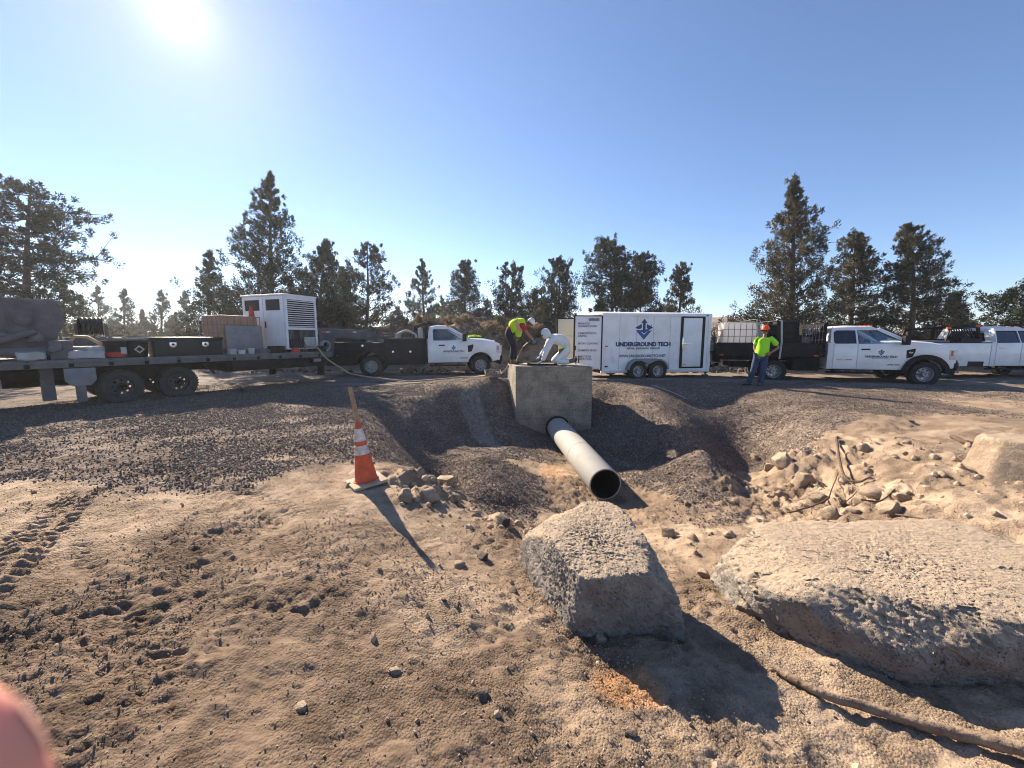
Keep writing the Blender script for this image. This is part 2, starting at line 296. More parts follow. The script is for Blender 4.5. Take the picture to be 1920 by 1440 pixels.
for a_, b__ in zip([(-2.0, 10.8, .12), (-2.55, 10, .05), (-2.95, 8.6, .02), (-2.8, 7.4, 0), (-2.4, 6.4, -.02), (-1.8, 5.4, -.1)], [(-.95, 9.9, -.92), (-1.25, 9.1, -1.0), (-1.55, 8.3, -1.02), (-1.45, 7.2, -1.0), (-1.15, 6.4, -.96), (-.85, 5.75, -.88)]):
    spots += [(*a_, 1), (*b__, 1), ((a_[0]+b__[0])/2, (a_[1]+b__[1])/2, (a_[2]+b__[2])/2, 1), (a_[0]*1.15-b__[0]*.15-.1, a_[1]+.05, 0.02, 1)]
spots += [(-1.45, 11.4, .2, 1), (-.55, 11.3, .24, 1), (-.55, 10.5, -.4, 1), (-.2, 9.6, -1.1, 1), (.3, 9.6, -1.15, 1), (1.2, 9.2, -1.2, .6), (2.3, 9.4, -1.0, 1), (2.6, 10.4, -.6, 1), (2.7, 11.5, .1, 1),
          (2.5, 12.6, .08, 1), (0, 13, .12, 1), (.6, 10.1, -1.0, 1), (1.8, 9.85, -.93, 1), (1, 10.6, -1.0, 1), (1, 11.6, -.3, 1), (1, 12.6, .1, 1), (2.9, 9.3, -.72, 1)]
P_ = np.array(spots)
def tps_fit(P, lam):
    n = len(P); d = np.hypot(P[:, None, 0]-P[None, :, 0], P[:, None, 1]-P[None, :, 1]); K = np.where(d > 0, d*d*np.log(d+1e-12), 0)+lam*np.eye(n)
    Q = np.c_[np.ones(n), P[:, :2]]; A = np.block([[K, Q], [Q.T, np.zeros((3, 3))]]); return np.linalg.solve(A, np.r_[P[:, 2], 0, 0, 0])
W_ = tps_fit(P_, .006)
GX = np.arange(-18, 20.01, .1); GY = np.arange(-3, 18.6, .1)
gx, gy = np.meshgrid(GX, GY); base = W_[-3]+W_[-2]*gx+W_[-1]*gy; num = np.zeros_like(gx); den = np.zeros_like(gx)
for i, (x, y, z, g) in enumerate(P_):
    r2 = (gx-x)**2+(gy-y)**2+1e-9; base += W_[i]*r2*.5*np.log(r2); ww = 1/(r2+.03)**2; num += g*ww; den += ww
grv = num/den
def bil(G, x, y):
    fx = np.clip((x-GX[0])/.1, 0, len(GX)-1.001); fy = np.clip((y-GY[0])/.1, 0, len(GY)-1.001); i = fx.astype(int); j = fy.astype(int); a = fx-i; b = fy-j
    return (G[j, i]*(1-a)+G[j, i+1]*a)*(1-b)+(G[j+1, i]*(1-a)+G[j+1, i+1]*a)*b
def gravelness(x, y):
    g = bil(grv, x, y)+(fbm(x*1.3, y*1.3, 4, 3)-.5)*.6+(fbm(x*6, y*9, 3, 33)-.5)*.5-.22*sst(-x, 1.5, 3)*sst(8.5-y, 0, 3)*sst(bil(base, x, y), -.2, -.02)
    return sst(g, .3, .72)
def broad(x, y):
    x = np.asarray(x, float); y = np.asarray(y, float); r = np.hypot(x, y)
    near = bil(base, x, y)*(1-sst(y, 15, 17.5))*(1-sst(np.abs(x), 14.5, 18))*sst(y, -3, -1)
    bank = 1.75*sst(y+.7*(fbm(x*.3, y*.3, 2, 9)-.5)*6, 18.5, 23.5)*sst(x, -17, -11)*(1-sst(x, 1.5, 5))
    bank2 = .55*sst(y, 17.5, 20.5)*(1-.3*sst(y, 21, 23))
    hum = (fbm(x*.35, y*.35, 4, 12)-.5)*.9*sst(y, 17.2, 21)
    left = .35*sst(-x-.35*y, 10, 16)*sst(y, 12, 15)
    hill = 13*np.exp(-((x-118)/50)**2-((y-215)/60)**2)+9*np.exp(-((x-20)/60)**2-((y-330)/70)**2)
    return near+bank+bank2+hum+left+hill+(fbm(x*.012, y*.012, 3, 5)-.5)*8*sst(r, 90, 260)
def tracks(x, y):
    z = np.zeros_like(x)
    def tr(ax, ay, bx, by, wd, per, dep, bend=0):
        dx, dy = bx-ax, by-ay; L = math.hypot(dx, dy); t = ((x-ax)*dx+(y-ay)*dy)/L; s = ((x-ax)*dy-(y-ay)*dx)/L+bend*t*(L-t)
        m = (1-sst(np.abs(s), wd*.8, wd*1.05))*sst(t, 0, .2)*(1-sst(t, L-.3, L)); m2 = m*sst(np.abs(s), .015, .05)
        lug = np.sin(2*PI*(t+np.abs(s)*.7+.5*per*(s > 0))/per); wr_ = .6+.5*sst(fbm(x*3, y*3, 3, 99), .35, .6); return (-dep*.8*m+dep*1.3*m2*np.clip(lug*1.6, -1, 1)*.5)*wr_
    z += tr(-2.75, 1.4, -4.45, 3.9, .17, .1, .032)
    z += tr(-2.35, 1.55, -3.6, 3.6, .07, .06, .006)
    z += tr(-2.3, 2.5, -3.05, 3.75, .14, .07, .012, .06)
    z += tr(-1.6, 1.6, -5.6, 4.6, .16, .075, .012, .03)+tr(-3.2, 4.2, -8.5, 5.6, .2, .09, .02, .02)+tr(-1.2, 2.0, -4.0, 5.2, .12, .06, .008, -.03)
    z += tr(-1.9, 3.3, -6.5, 6.2, .2, .09, .02, .02)
    z += tr(-2.2, 5.0, -7.5, 7.0, .22, .09, .022, -.01)
    z += tr(3.8, 8.7, 17, 7.6, .25, .1, .02, .01) + tr(4.2, 10.6, 17, 9.2, .25, .1, .02)
    return z
def height(x, y):
    x = np.asarray(x, float); y = np.asarray(y, float); z = broad(x, y); g = gravelness(x, y); r = np.hypot(x, y); near = 1-sst(r, 14, 26)
    pitc = np.clip(-bil(base, x, y)*2, 0, 1)*(1-g)
    n1 = fbm(x*1.1+3, y*1.1, 4, 21)-.5; n2 = np.abs(fbm(x*4.2+y*1.5, y*4.2-x, 4, 31)-.5)*2; n3 = fbm(x*15, y*15, 3, 41)-.5; n4 = fbm(x*38, y*38, 2, 51)-.5
    rough = .6+.65*sst(fbm(x*.75+1.7, y*.75+4, 3, 61), .4, .62)               # smooth sand in places, churned soil elsewhere
    rough = rough*(1-.75*np.exp(-((x+.35)/.55)**2-((y-2.75)/.35)**2))*(1-.5*np.exp(-((x+1.3)/.8)**2-((y-3.2)/.5)**2))
    # scraped ridges that run towards the lower right
    sc = fbm((x*.8+y*.6)*7, (x*.6-y*.8)*1.6, 3, 71)-.5
    d = n1*.13*(1-.4*g)+(1-g)*rough*((.5-n2)*.03+n3*.04+n4*.03+sc*.06)+g*(n3*.022+n4*.018+(.5-n2)*.02)
    crag = pitc*(np.abs(fbm(x*2.2, y*2.2, 4, 81)-.5)*.28*np.where(x > 2.9, 1.25, .25)+n3*.05*np.where(x > 2.9, 1, .3))+np.exp(-((x-4.3)/1.5)**2-((y-5.2)/1.3)**2)*((np.abs(fbm(x*3.7, y*3.7, 5, 181, .6)-.5)*-.5)+.07)*sst(-bil(base, x, y), .1, .45)
    zb = bil(base, x, y)+(fbm(x*1.6, y*1.6, 4, 191)-.5)*.5; stp = .17; fr = zb/stp-np.floor(zb/stp); led = (np.floor(zb/stp)+sst(fr, .1, .42))*stp-zb
    mB = np.exp(-((x-4.9)/1.3)**4-((y-5.3)/1.25)**4)*sst(x-3.55-.35*(5.6-y), 0, .5); mC = np.exp(-((x+.95)/.5)**2-((y-4.45)/.45)**2)
    crag = crag+led*(mB*.6+mC*.8)+mB*(fbm(x*9, y*9, 4, 192)-.5)*.06
    rr = ((x+1.1)/.45)**2+((y-4.45)/.4)**2
    crag = crag+np.exp(-rr)*(fbm(x*6, y*6, 3, 91)-.5)*.35
    return z+near*(d+crag)+tracks(x, y)*near+(1-near)*(fbm(x*2.5, y*2.5, 4, 22)-.5)*.22
def H(x, y): return float(height(np.array([float(x)]), np.array([float(y)]))[0])

def grow(a, step, g, end):
    o = []; s = step
    while a < end: s *= g; a += s; o.append(a)
    return o
xs = list(np.arange(-5.6, 5.8, .0235)); xr = grow(xs[-1], .021, 1.025, 380); xl = [-t for t in grow(5.6, .021, 1.025, 380)][::-1]; XS = np.array(xl+xs+xr)
ys = []; t = .9
while t < 13: ys.append(t); t += max(.0105, .0068*t)
YS = np.array([-60, -30, -15, -8, -5, -3.5, -2.5, -1.8, -1.2, -.8, -.5, -.3]+list(np.arange(-.15, .9, .05))+ys+grow(ys[-1], .08, 1.028, 400))
X, Y = np.meshgrid(XS, YS); Z = height(X.ravel(), Y.ravel()).reshape(X.shape)
def grid_mesh(name, X, Y, Z, mat):
    nj, ni = X.shape; me = bpy.data.meshes.new(name); co = np.stack([X, Y, Z], -1).reshape(-1, 3).astype(np.float32)
    me.vertices.add(len(co)); me.vertices.foreach_set('co', co.ravel())
    a = (np.arange(nj-1)[:, None]*ni+np.arange(ni-1)[None, :]).ravel(); f = np.stack([a, a+1, a+ni+1, a+ni], -1).astype(np.int32)
    me.loops.add(f.size); me.loops.foreach_set('vertex_index', f.ravel()); me.polygons.add(len(f)); me.polygons.foreach_set('loop_start', np.arange(0, f.size, 4, dtype=np.int32))
    me.update(calc_edges=True); me.shade_smooth(); me.materials.append(mat); o = bpy.data.objects.new(name, me); C.objects.link(o); return o
# ground material
gm = bpy.data.materials.new('ground_soil'); gm.use_nodes = True; n = gm.node_tree.nodes; l = gm.node_tree.links; b = n['Principled BSDF']
b.inputs['Roughness'].default_value = .95; b.inputs['Specular IOR Level'].default_value = .15
ge = n.new('ShaderNodeNewGeometry'); pos = ge.outputs['Position']
def nz(scale, detail=6, rough=.6):
    t = n.new('ShaderNodeTexNoise'); t.inputs['Scale'].default_value = scale; t.inputs['Detail'].default_value = detail; t.inputs['Roughness'].default_value = rough; l.new(pos, t.inputs['Vector']); return t.outputs['Fac']
def ramp(fac, stops):
    r = n.new('ShaderNodeValToRGB'); l.new(fac, r.inputs[0]); e = r.color_ramp.elements
    while len(e) < len(stops): e.new(.5)
    for i, (p, c) in enumerate(stops): e[i].position = p; e[i].color = (*c, 1)
    return r.outputs[0]
def mix(f, a, bb, mode='MIX'):
    m = n.new('ShaderNodeMix'); m.data_type = 'RGBA'; m.blend_type = mode
    if isinstance(f, float): m.inputs[0].default_value = f
    else: l.new(f, m.inputs[0])
    l.new(a, m.inputs[6]); l.new(bb, m.inputs[7]); return m.outputs[2]
sand = ramp(nz(1.6, 8, .65), [(.3, (.23, .169, .117)), (.45, (.34, .254, .178)), (.6, (.44, .334, .238)), (.8, (.5, .385, .278))])
fine = ramp(nz(70, 4, .7), [(.3, (.55, .52, .5)), (.5, (.95, .95, .95)), (.75, (1.15, 1.12, 1.08))]); sand = mix(1.0, sand, fine, 'MULTIPLY')
vo = n.new('ShaderNodeTexVoronoi'); vo.inputs['Scale'].default_value = 32; l.new(pos, vo.inputs['Vector'])
sepc = n.new('ShaderNodeSeparateColor'); l.new(vo.outputs['Color'], sepc.inputs[0])
grav = ramp(sepc.outputs[0], [(0, (.095, .075, .063)), (.4, (.145, .118, .1)), (.8, (.2, .165, .14)), (1, (.28, .23, .19))])
gv2 = ramp(nz(1.1, 5), [(.3, (.75, .72, .72)), (.7, (1.25, 1.2, 1.12))]); grav = mix(1.0, grav, gv2, 'MULTIPLY')
ga = n.new('ShaderNodeAttribute'); ga.attribute_name = 'gravel'; oa = n.new('ShaderNodeAttribute'); oa.attribute_name = 'rust'; ra = n.new('ShaderNodeAttribute'); ra.attribute_name = 'packed'; ba = n.new('ShaderNodeAttribute'); ba.attribute_name = 'dark_soil'
rust = ramp(nz(25, 4), [(.3, (.38, .19, .09)), (.7, (.55, .31, .16))])
pack = ramp(nz(6, 8, .7), [(.3, (.17, .15, .135)), (.5, (.24, .21, .18)), (.7, (.33, .285, .235))])
soil = ramp(nz(14, 6), [(.3, (.12, .083, .057)), (.7, (.24, .172, .119))])
c = mix(ba.outputs['Fac'], sand, soil); c = mix(ga.outputs['Fac'], c, grav); c = mix(ra.outputs['Fac'], c, pack); c = mix(oa.outputs['Fac'], c, rust); l.new(c, b.inputs['Base Color'])
vd = n.new('ShaderNodeTexVoronoi'); vd.inputs['Scale'].default_value = 32; vd.feature = 'F1'; l.new(pos, vd.inputs['Vector'])
mh = n.new('ShaderNodeMath'); mh.operation = 'MULTIPLY_ADD'; l.new(vd.outputs['Distance'], mh.inputs[0]); mh.inputs[1].default_value = -.8; l.new(nz(90, 5, .7), mh.inputs[2])
vs2 = n.new('ShaderNodeTexVoronoi'); vs2.inputs['Scale'].default_value = 75; l.new(pos, vs2.inputs['Vector']); mh2 = n.new('ShaderNodeMath'); mh2.operation = 'MULTIPLY_ADD'; l.new(vs2.outputs['Distance'], mh2.inputs[0]); mh2.inputs[1].default_value = -.7; l.new(nz(38, 8, .8), mh2.inputs[2])
mg = n.new('ShaderNodeMix'); mg.data_type = 'FLOAT'; l.new(ga.outputs['Fac'], mg.inputs[0]); l.new(mh2.outputs[0], mg.inputs[2]); l.new(mh.outputs[0], mg.inputs[3])
bp = n.new('ShaderNodeBump'); bst = n.new('ShaderNodeMapRange'); bst.inputs['From Min'].default_value = .4; bst.inputs['From Max'].default_value = .6; bst.inputs['To Min'].default_value = .22; l.new(nz(2.3, 6, .65), bst.inputs['Value']); l.new(bst.outputs[0], bp.inputs['Strength']); bp.inputs['Distance'].default_value = .036; l.new(mg.outputs[0], bp.inputs['Height']); l.new(bp.outputs[0], b.inputs['Normal'])
ground = grid_mesh('ground', X, Y, Z, gm); tag(ground, 'churned sandy soil and gravel yard with a pit dug round the pipe', kind='structure')
xf, yf = X.ravel(), Y.ravel(); gq = gravelness(xf, yf); far = sst(np.hypot(xf, yf), 16.5, 20)
def put(name, a): t = ground.data.attributes.new(name, 'FLOAT', 'POINT'); t.data.foreach_set('value', np.clip(a, 0, 1).astype(np.float32))
put('gravel', gq*(1-far))
p0 = PZ(1180, 1290, -.33); p1 = PZ(1050, 890, -1.2); p2 = PZ(1200, 1330, -.33)
nzr = fbm(xf*5, yf*5, 4, 13)
put('rust', sst(np.exp(-((xf-p0.x)/.2)**2-((yf-p0.y)/.15)**2)+(nzr-.5)*.7, .3, .75)*.85+sst(np.exp(-((xf-.85)/.35)**2-((yf-7.7)/.7)**2)+(nzr-.5)*.5, .35, .9)*.55)
strk = [(-1.25, 10.9), (-.95, 10.2), (-.62, 9.5), (-.3, 9.0), (.1, 8.7)]; sd_ = np.full(len(xf), 9.)
for (ax_, ay_), (bx_, by_) in zip(strk[:-1], strk[1:]):
    tt = np.clip(((xf-ax_)*(bx_-ax_)+(yf-ay_)*(by_-ay_))/((bx_-ax_)**2+(by_-ay_)**2), 0, 1); sd_ = np.minimum(sd_, np.hypot(xf-ax_-tt*(bx_-ax_), yf-ay_-tt*(by_-ay_)))
put('packed', 1.2*sst(.3-sd_+(fbm(xf*4, yf*4, 4, 19)-.5)*.3, 0, .12)+sst(yf+(fbm(xf*.5, yf*.5, 3, 14)-.5)*3, 11.5, 13.2)*(1-sst(yf, 17, 19))*.8*sst(fbm(xf*.6, yf*1.6, 4, 15), .3, .5))
dm = sst(fbm(xf*.75+1.7, yf*.75+4, 3, 61), .4, .62)*.75*(1-far)*(1-.9*np.exp(-((xf+.35)/.6)**2-((yf-2.75)/.4)**2))
dm = dm*(1-.6*sst(xf, 2.8, 3.4)*sst(yf, 2.5, 3.5)); put('dark_soil', dm*.85+.95*(1-far)*sst(2.75-yf+(fbm(xf*1.3, yf*1.3, 4, 63)-.5)*2.4-.35*np.clip(xf, 0, 9), 0, .7)*sst(.9-xf+(fbm(xf*1.5, yf*1.5, 3, 64)-.5)*1.5, 0, 1)+far*(.6+.4*sst(fbm(xf*.3, yf*.3, 4, 16), .35, .6)))  # share of darker brown soil, strongest at lower left and far off

# ------------------------------------------------------------------ scattered stones (geometry-node instances)
def scatter(name, pts, size, mat, label, sub=1, flat=.65):
    me = bpy.data.meshes.new(name); me.from_pydata([tuple(p) for p in pts], [], [])
    for nm, arr in (('sz', size),):
        a = me.attributes.new(nm, 'FLOAT', 'POINT'); a.data.foreach_set('value', np.asarray(arr, np.float32))
    o = bpy.data.objects.new(name, me); C.objects.link(o); tag(o, label, kind='stuff')
    g = bpy.data.node_groups.new(name, 'GeometryNodeTree'); g.interface.new_socket('Geometry', in_out='INPUT', socket_type='NodeSocketGeometry'); g.interface.new_socket('Geometry', in_out='OUTPUT', socket_type='NodeSocketGeometry')
    N = g.nodes; L = g.links; i = N.new('NodeGroupInput'); q = N.new('NodeGroupOutput')
    ico = N.new('GeometryNodeMeshIcoSphere'); ico.inputs['Radius'].default_value = .5; ico.inputs['Subdivisions'].default_value = sub
    sm = N.new('GeometryNodeSetMaterial'); sm.inputs['Material'].default_value = mat; L.new(ico.outputs[0], sm.inputs[0])
    ip = N.new('GeometryNodeInstanceOnPoints'); L.new(i.outputs[0], ip.inputs['Points']); L.new(sm.outputs[0], ip.inputs['Instance'])
    rv = N.new('FunctionNodeRandomValue'); rv.data_type = 'FLOAT_VECTOR'; rv.inputs[1].default_value = (6.28, 6.28, 6.28); L.new(rv.outputs[0], ip.inputs['Rotation'])
    rs = N.new('FunctionNodeRandomValue'); rs.data_type = 'FLOAT_VECTOR'; rs.inputs[0].default_value = (.75, .6, flat*.75); rs.inputs[1].default_value = (1.3, 1.05, flat*1.2); rs.inputs['Seed'].default_value = 5
    na = N.new('GeometryNodeInputNamedAttribute'); na.data_type = 'FLOAT'; na.inputs[0].default_value = 'sz'
    ml = N.new('ShaderNodeVectorMath'); ml.operation = 'SCALE'; L.new(rs.outputs[0], ml.inputs[0]); L.new(na.outputs[0], ml.inputs['Scale']); L.new(ml.outputs[0], ip.inputs['Scale'])
    L.new(ip.outputs[0], q.inputs[0]); md = o.modifiers.new('scatter', 'NODES'); md.node_group = g; return o
def stonemat(name, stops, hrand=True):
    m = bpy.data.materials.new(name); m.use_nodes = True; nn = m.node_tree.nodes; ll = m.node_tree.links; bb = nn['Principled BSDF']; bb.inputs['Roughness'].default_value = .9; bb.inputs['Specular IOR Level'].default_value = .2
    oi = nn.new('ShaderNodeObjectInfo'); gg = nn.new('ShaderNodeNewGeometry'); wnz = nn.new('ShaderNodeTexWhiteNoise'); wnz.noise_dimensions = '3D'
    sn = nn.new('ShaderNodeVectorMath'); sn.operation = 'SNAP'; sn.inputs[1].default_value = (.04, .04, .04); ll.new(gg.outputs['Position'], sn.inputs[0]); ll.new(sn.outputs[0], wnz.inputs['Vector'])
    r = nn.new('ShaderNodeValToRGB'); ll.new(oi.outputs['Random'], r.inputs[0]); e = r.color_ramp.elements
    while len(e) < len(stops): e.new(.5)
    for i, (p, cc) in enumerate(stops): e[i].position = p; e[i].color = (*cc, 1)
    ll.new(r.outputs[0], bb.inputs['Base Color']); return m
M['gravel'] = stonemat('crushed_basalt', [(0, (.095, .075, .062)), (.5, (.15, .122, .103)), (.85, (.21, .172, .145)), (1, (.3, .245, .2))])
M['clod'] = stonemat('soil_clod', [(0, (.2, .152, .112)), (.5, (.31, .242, .182)), (1, (.43, .34, .255))])
N_ = 680000; px = rng.uniform(-11, 15, N_); py = rng.uniform(2.2, 12.6, N_); g = gravelness(px, py)
keep = (rng.random(N_) < g**1.6*(.25+.75*sst(fbm(px*1.2, py*1.2, 3, 77), .35, .55))*np.clip(1.35-.055*np.hypot(px, py), .15, 1))&(np.abs(px) < 1.5*py+1)
px, py = px[keep], py[keep]; sz = .012+.02*rng.random(len(px))**1.8; sz *= np.where(rng.random(len(px)) < .03, 1.7, 1)
pz = height(px, py)+sz*.12; scatter('gravel', np.c_[px, py, pz], sz, M['gravel'], 'dark crushed gravel covering the pit slopes and yard')
N_ = 520000; r = 1.0+7*rng.random(N_)**1.3; a = rng.uniform(-1.05, 1.05, N_); px = r*np.sin(a); py = r*np.cos(a); g = gravelness(px, py)
rg = sst(fbm(px*.75+1.7, py*.75+4, 3, 61), .38, .6)*sst(fbm(px*3.2, py*3.2, 3, 78), .35, .62); keep = (rng.random(N_) < (1-g)*(.03+.26*rg))&(py > .8)
px, py = px[keep], py[keep]; sz = .004+.010*rng.random(len(px))**3; sz *= np.where(rng.random(len(px)) < .015, 2.2, 1); sz *= .8+.12*np.hypot(px, py)
pz = height(px, py)+sz*.12; scatter('soil_clods', np.c_[px, py, pz], sz, M['clod'], 'loose crumbs of tan soil strewn over the foreground')
# ------------------------------------------------------------------ rocks
def rockmat(name, c0, c1, dustc, dust, pits=60, pitd=.4):
    m = bpy.data.materials.new(name); m.use_nodes = True; nn = m.node_tree.nodes; ll = m.node_tree.links; bb = nn['Principled BSDF']; bb.inputs['Roughness'].default_value = .92; bb.inputs['Specular IOR Level'].default_value = .2
    tcc = nn.new('ShaderNodeTexCoord'); gg = nn.new('ShaderNodeNewGeometry')
    a = nn.new('ShaderNodeTexNoise'); a.inputs['Scale'].default_value = 6; a.inputs['Detail'].default_value = 8; ll.new(tcc.outputs['Object'], a.inputs['Vector'])
    r = nn.new('ShaderNodeValToRGB'); ll.new(a.outputs['Fac'], r.inputs[0]); r.color_ramp.elements[0].color = (*c0, 1); r.color_ramp.elements[1].color = (*c1, 1); r.color_ramp.elements[0].position = .3; r.color_ramp.elements[1].position = .7
    sx = nn.new('ShaderNodeSeparateXYZ'); ll.new(gg.outputs['Normal'], sx.inputs[0]); b2 = nn.new('ShaderNodeTexNoise'); b2.inputs['Scale'].default_value = 16; b2.inputs['Detail'].default_value = 8; b2.inputs['Roughness'].default_value = .7; ll.new(tcc.outputs['Object'], b2.inputs['Vector'])
    s1 = nn.new('ShaderNodeMath'); s1.operation = 'MULTIPLY_ADD'; ll.new(b2.outputs['Fac'], s1.inputs[0]); s1.inputs[1].default_value = 1.9; ll.new(sx.outputs[2], s1.inputs[2])
    mr = nn.new('ShaderNodeMapRange'); mr.inputs['From Min'].default_value = 1.45; mr.inputs['From Max'].default_value = 1.75; mr.inputs['To Max'].default_value = dust; ll.new(s1.outputs[0], mr.inputs['Value'])
    mx = nn.new('ShaderNodeMix'); mx.data_type = 'RGBA'; ll.new(mr.outputs[0], mx.inputs[0]); ll.new(r.outputs[0], mx.inputs[6]); mx.inputs[7].default_value = (*dustc, 1)
    v = nn.new('ShaderNodeTexVoronoi'); v.inputs['Scale'].default_value = pits; ll.new(tcc.outputs['Object'], v.inputs['Vector'])
    pm = nn.new('ShaderNodeMapRange'); pm.inputs['From Min'].default_value = .12; pm.inputs['From Max'].default_value = .34; ll.new(v.outputs['Distance'], pm.inputs['Value'])
    nb = nn.new('ShaderNodeTexNoise'); nb.inputs['Scale'].default_value = 9; ll.new(tcc.outputs['Object'], nb.inputs['Vector']); gt = nn.new('ShaderNodeMath'); gt.operation = 'GREATER_THAN'; gt.inputs[1].default_value = .47; ll.new(nb.outputs['Fac'], gt.inputs[0])
    pmx = nn.new('ShaderNodeMix'); pmx.data_type = 'FLOAT'; ll.new(gt.outputs[0], pmx.inputs[0]); pmx.inputs[2].default_value = 1; ll.new(pm.outputs[0], pmx.inputs[3])
    ll.new(mx.outputs[2], bb.inputs['Base Color'])
    c2 = nn.new('ShaderNodeTexNoise'); c2.inputs['Scale'].default_value = 30; c2.inputs['Detail'].default_value = 8; c2.inputs['Roughness'].default_value = .7; ll.new(tcc.outputs['Object'], c2.inputs['Vector'])
    ad = nn.new('ShaderNodeMath'); ad.operation = 'MULTIPLY_ADD'; ll.new(pmx.outputs[0], ad.inputs[0]); ad.inputs[1].default_value = pitd*1.6; ll.new(c2.outputs['Fac'], ad.inputs[2])
    bn = nn.new('ShaderNodeBump'); bn.inputs['Strength'].default_value = 1; bn.inputs['Distance'].default_value = .024; ll.new(ad.outputs[0], bn.inputs['Height']); ll.new(bn.outputs[0], bb.inputs['Normal']); return m
M['basalt'] = rockmat('pitted_basalt', (.17, .15, .13), (.3, .275, .245), (.43, .335, .24), .9)
M['sandrock'] = rockmat('dusty_rock', (.24, .18, .13), (.36, .28, .2), (.43, .335, .24), .9, 40, .2)
M['darkrock'] = rockmat('dark_rock', (.045, .042, .042), (.11, .1, .095), (.2, .16, .12), .5, 30, .2)
def noise3(p, f, seed): 
    x, y, z = p[:, 0]*f+seed, p[:, 1]*f, p[:, 2]*f
    return (fbm(x+z*.7, y-z*.6, 4, seed)+fbm(y+x*.3, z+x*.5, 4, seed+3)+fbm(z-y*.4, x+y*.2, 4, seed+6))/3-.5
def vesicles(p, cell, seed):
    q = p/cell; c0 = np.floor(q).astype(int); best = np.full(len(p), 9.)
    for i in (-1, 0, 1):
        for j in (-1, 0, 1):
            for k in (-1, 0, 1):
                c = c0+np.array([i, j, k]); h = _R[(c[:, 0]*7+c[:, 2]*31+seed) & 255, (c[:, 1]*13+c[:, 2]*5) & 255]; h2 = _R[(c[:, 1]*11+c[:, 0]*3+seed) & 255, (c[:, 2]*17+c[:, 0]) & 255]; h3 = _R[(c[:, 2]*19+c[:, 1]+seed) & 255, (c[:, 0]*23+c[:, 1]*2) & 255]
                d = np.sqrt(((q-c-np.stack([h, h2, h3], 1))**2).sum(1)); best = np.minimum(best, np.where((h*37) % 1 < .4, d/(.45+.9*h2), 9))
    return 1-sst(best, .25, .5)
def rock(name, planes, loc, mat, sub=5, amp=.05, freq=3, seed=1, rz=0, parent=None, fine=.012, pock=0, ves=0):
    bm = bmesh.new(); bmesh.ops.create_icosphere(bm, subdivisions=sub, radius=1); P = np.array([v.co[:] for v in bm.verts])
    Nn = np.array([p[:3] for p in planes], float); Nn /= np.linalg.norm(Nn, axis=1)[:, None]; hh = np.array([p[3] for p in planes])
    dd = P@Nn.T; q = np.where(dd > .05, dd/hh, 0); rad = 1/((q**26).sum(1)**(1/26)); Q = P*rad[:, None]
    sc = float(hh.mean()); k = 1+noise3(Q/sc, freq*.5, seed)*amp*4; Q = Q*k[:, None]
    ridge = np.abs(noise3(Q/sc, freq*1.6, seed+11)); Q = Q*(1-ridge*amp*2.2)[:, None]+P*(noise3(Q/sc, freq*7, seed+21)*fine*4*sc)[:, None]
    if ves: Q = Q-P*(ves*vesicles(Q, .034, seed)+ves*.6*vesicles(Q+3.3, .019, seed+5))[:, None]
    if pock: Q = Q*(1-pock*sst(noise3(Q/sc, 9, seed+31), .085, .14))[:, None]
    for v, c in zip(bm.verts, Q): v.co = c
    me = bpy.data.meshes.new(name); bm.to_mesh(me); bm.free(); me.materials.append(mat); me.shade_smooth(); me.set_sharp_from_angle(angle=R(40))
    o = bpy.data.objects.new(name, me); C.objects.link(o); o.location = loc; o.rotation_euler = (0, 0, rz); o.parent = parent; return o
o = rock('boulder', [(.08, -1, -.05, .47), (1, .3, .08, .41), (-1, -.4, .2, .37), (-.7, -.75, .15, .48), (-.03, -.14, 1, .2), (-.5, .2, .9, .33), (.12, 1, .2, .52), (.6, .7, .3, .62), (-.75, .6, .3, .66), (0, 0, -1, .5), (.6, -.3, .7, .43)], (.60, 2.68, -.05), M['basalt'], 8, .085, 3.6, 3, fine=.02, pock=.02, ves=.0085); o.scale = (.9, .9, .95)
tag(o, 'grey pitted basalt boulder with a flat dusty top between the pipe mouth and the viewer', 'boulder')
o = rock('boulder', [(-.1, -1, -.25, .62), (-.8, -.75, -.2, .82), (-1, .1, .25, 1.08), (-.35, -.75, .75, .62), (.0, .07, 1, .30), (-.5, .1, .9, .62), (0, 1, .45, .85), (-.6, .8, .4, .95), (1, 0, 0, 1.3), (.3, -.9, .2, .72), (0, 0, -1, .6)], (2.84, 2.60, -.34), M['basalt'], 8, .055, 3.4, 8, fine=.016, pock=.035, ves=.0085)
tag(o, 'broad brown basalt boulder half buried in sand at the right foreground', 'boulder')
o = rock('boulder', [(-.7, -.6, .5, .3), (-.3, -.9, .2, .35), (0, 0, 1, .38), (-1, .3, .4, .38), (1, 0, 0, .5), (0, 1, 0, .4), (0, 0, -1, .4)], PZ(1925, 905, -.12)+Vector((.1, .1, .1)), M['sandrock'], 5, .08, 3, 5)
tag(o, 'pale sandy boulder cut off by the right edge of the photo', 'boulder')
def rplanes(rs, h=1):
    return [(rs.gauss(0, 1), rs.gauss(0, 1), rs.gauss(0, .8), h*rs.uniform(.7, 1.05)) for _ in range(13)]+[(a, b_, c_, h*1.12) for a, b_, c_ in ((1, 0, 0), (-1, 0, 0), (0, 1, 0), (0, -1, 0), (0, 0, 1), (0, 0, -1))]
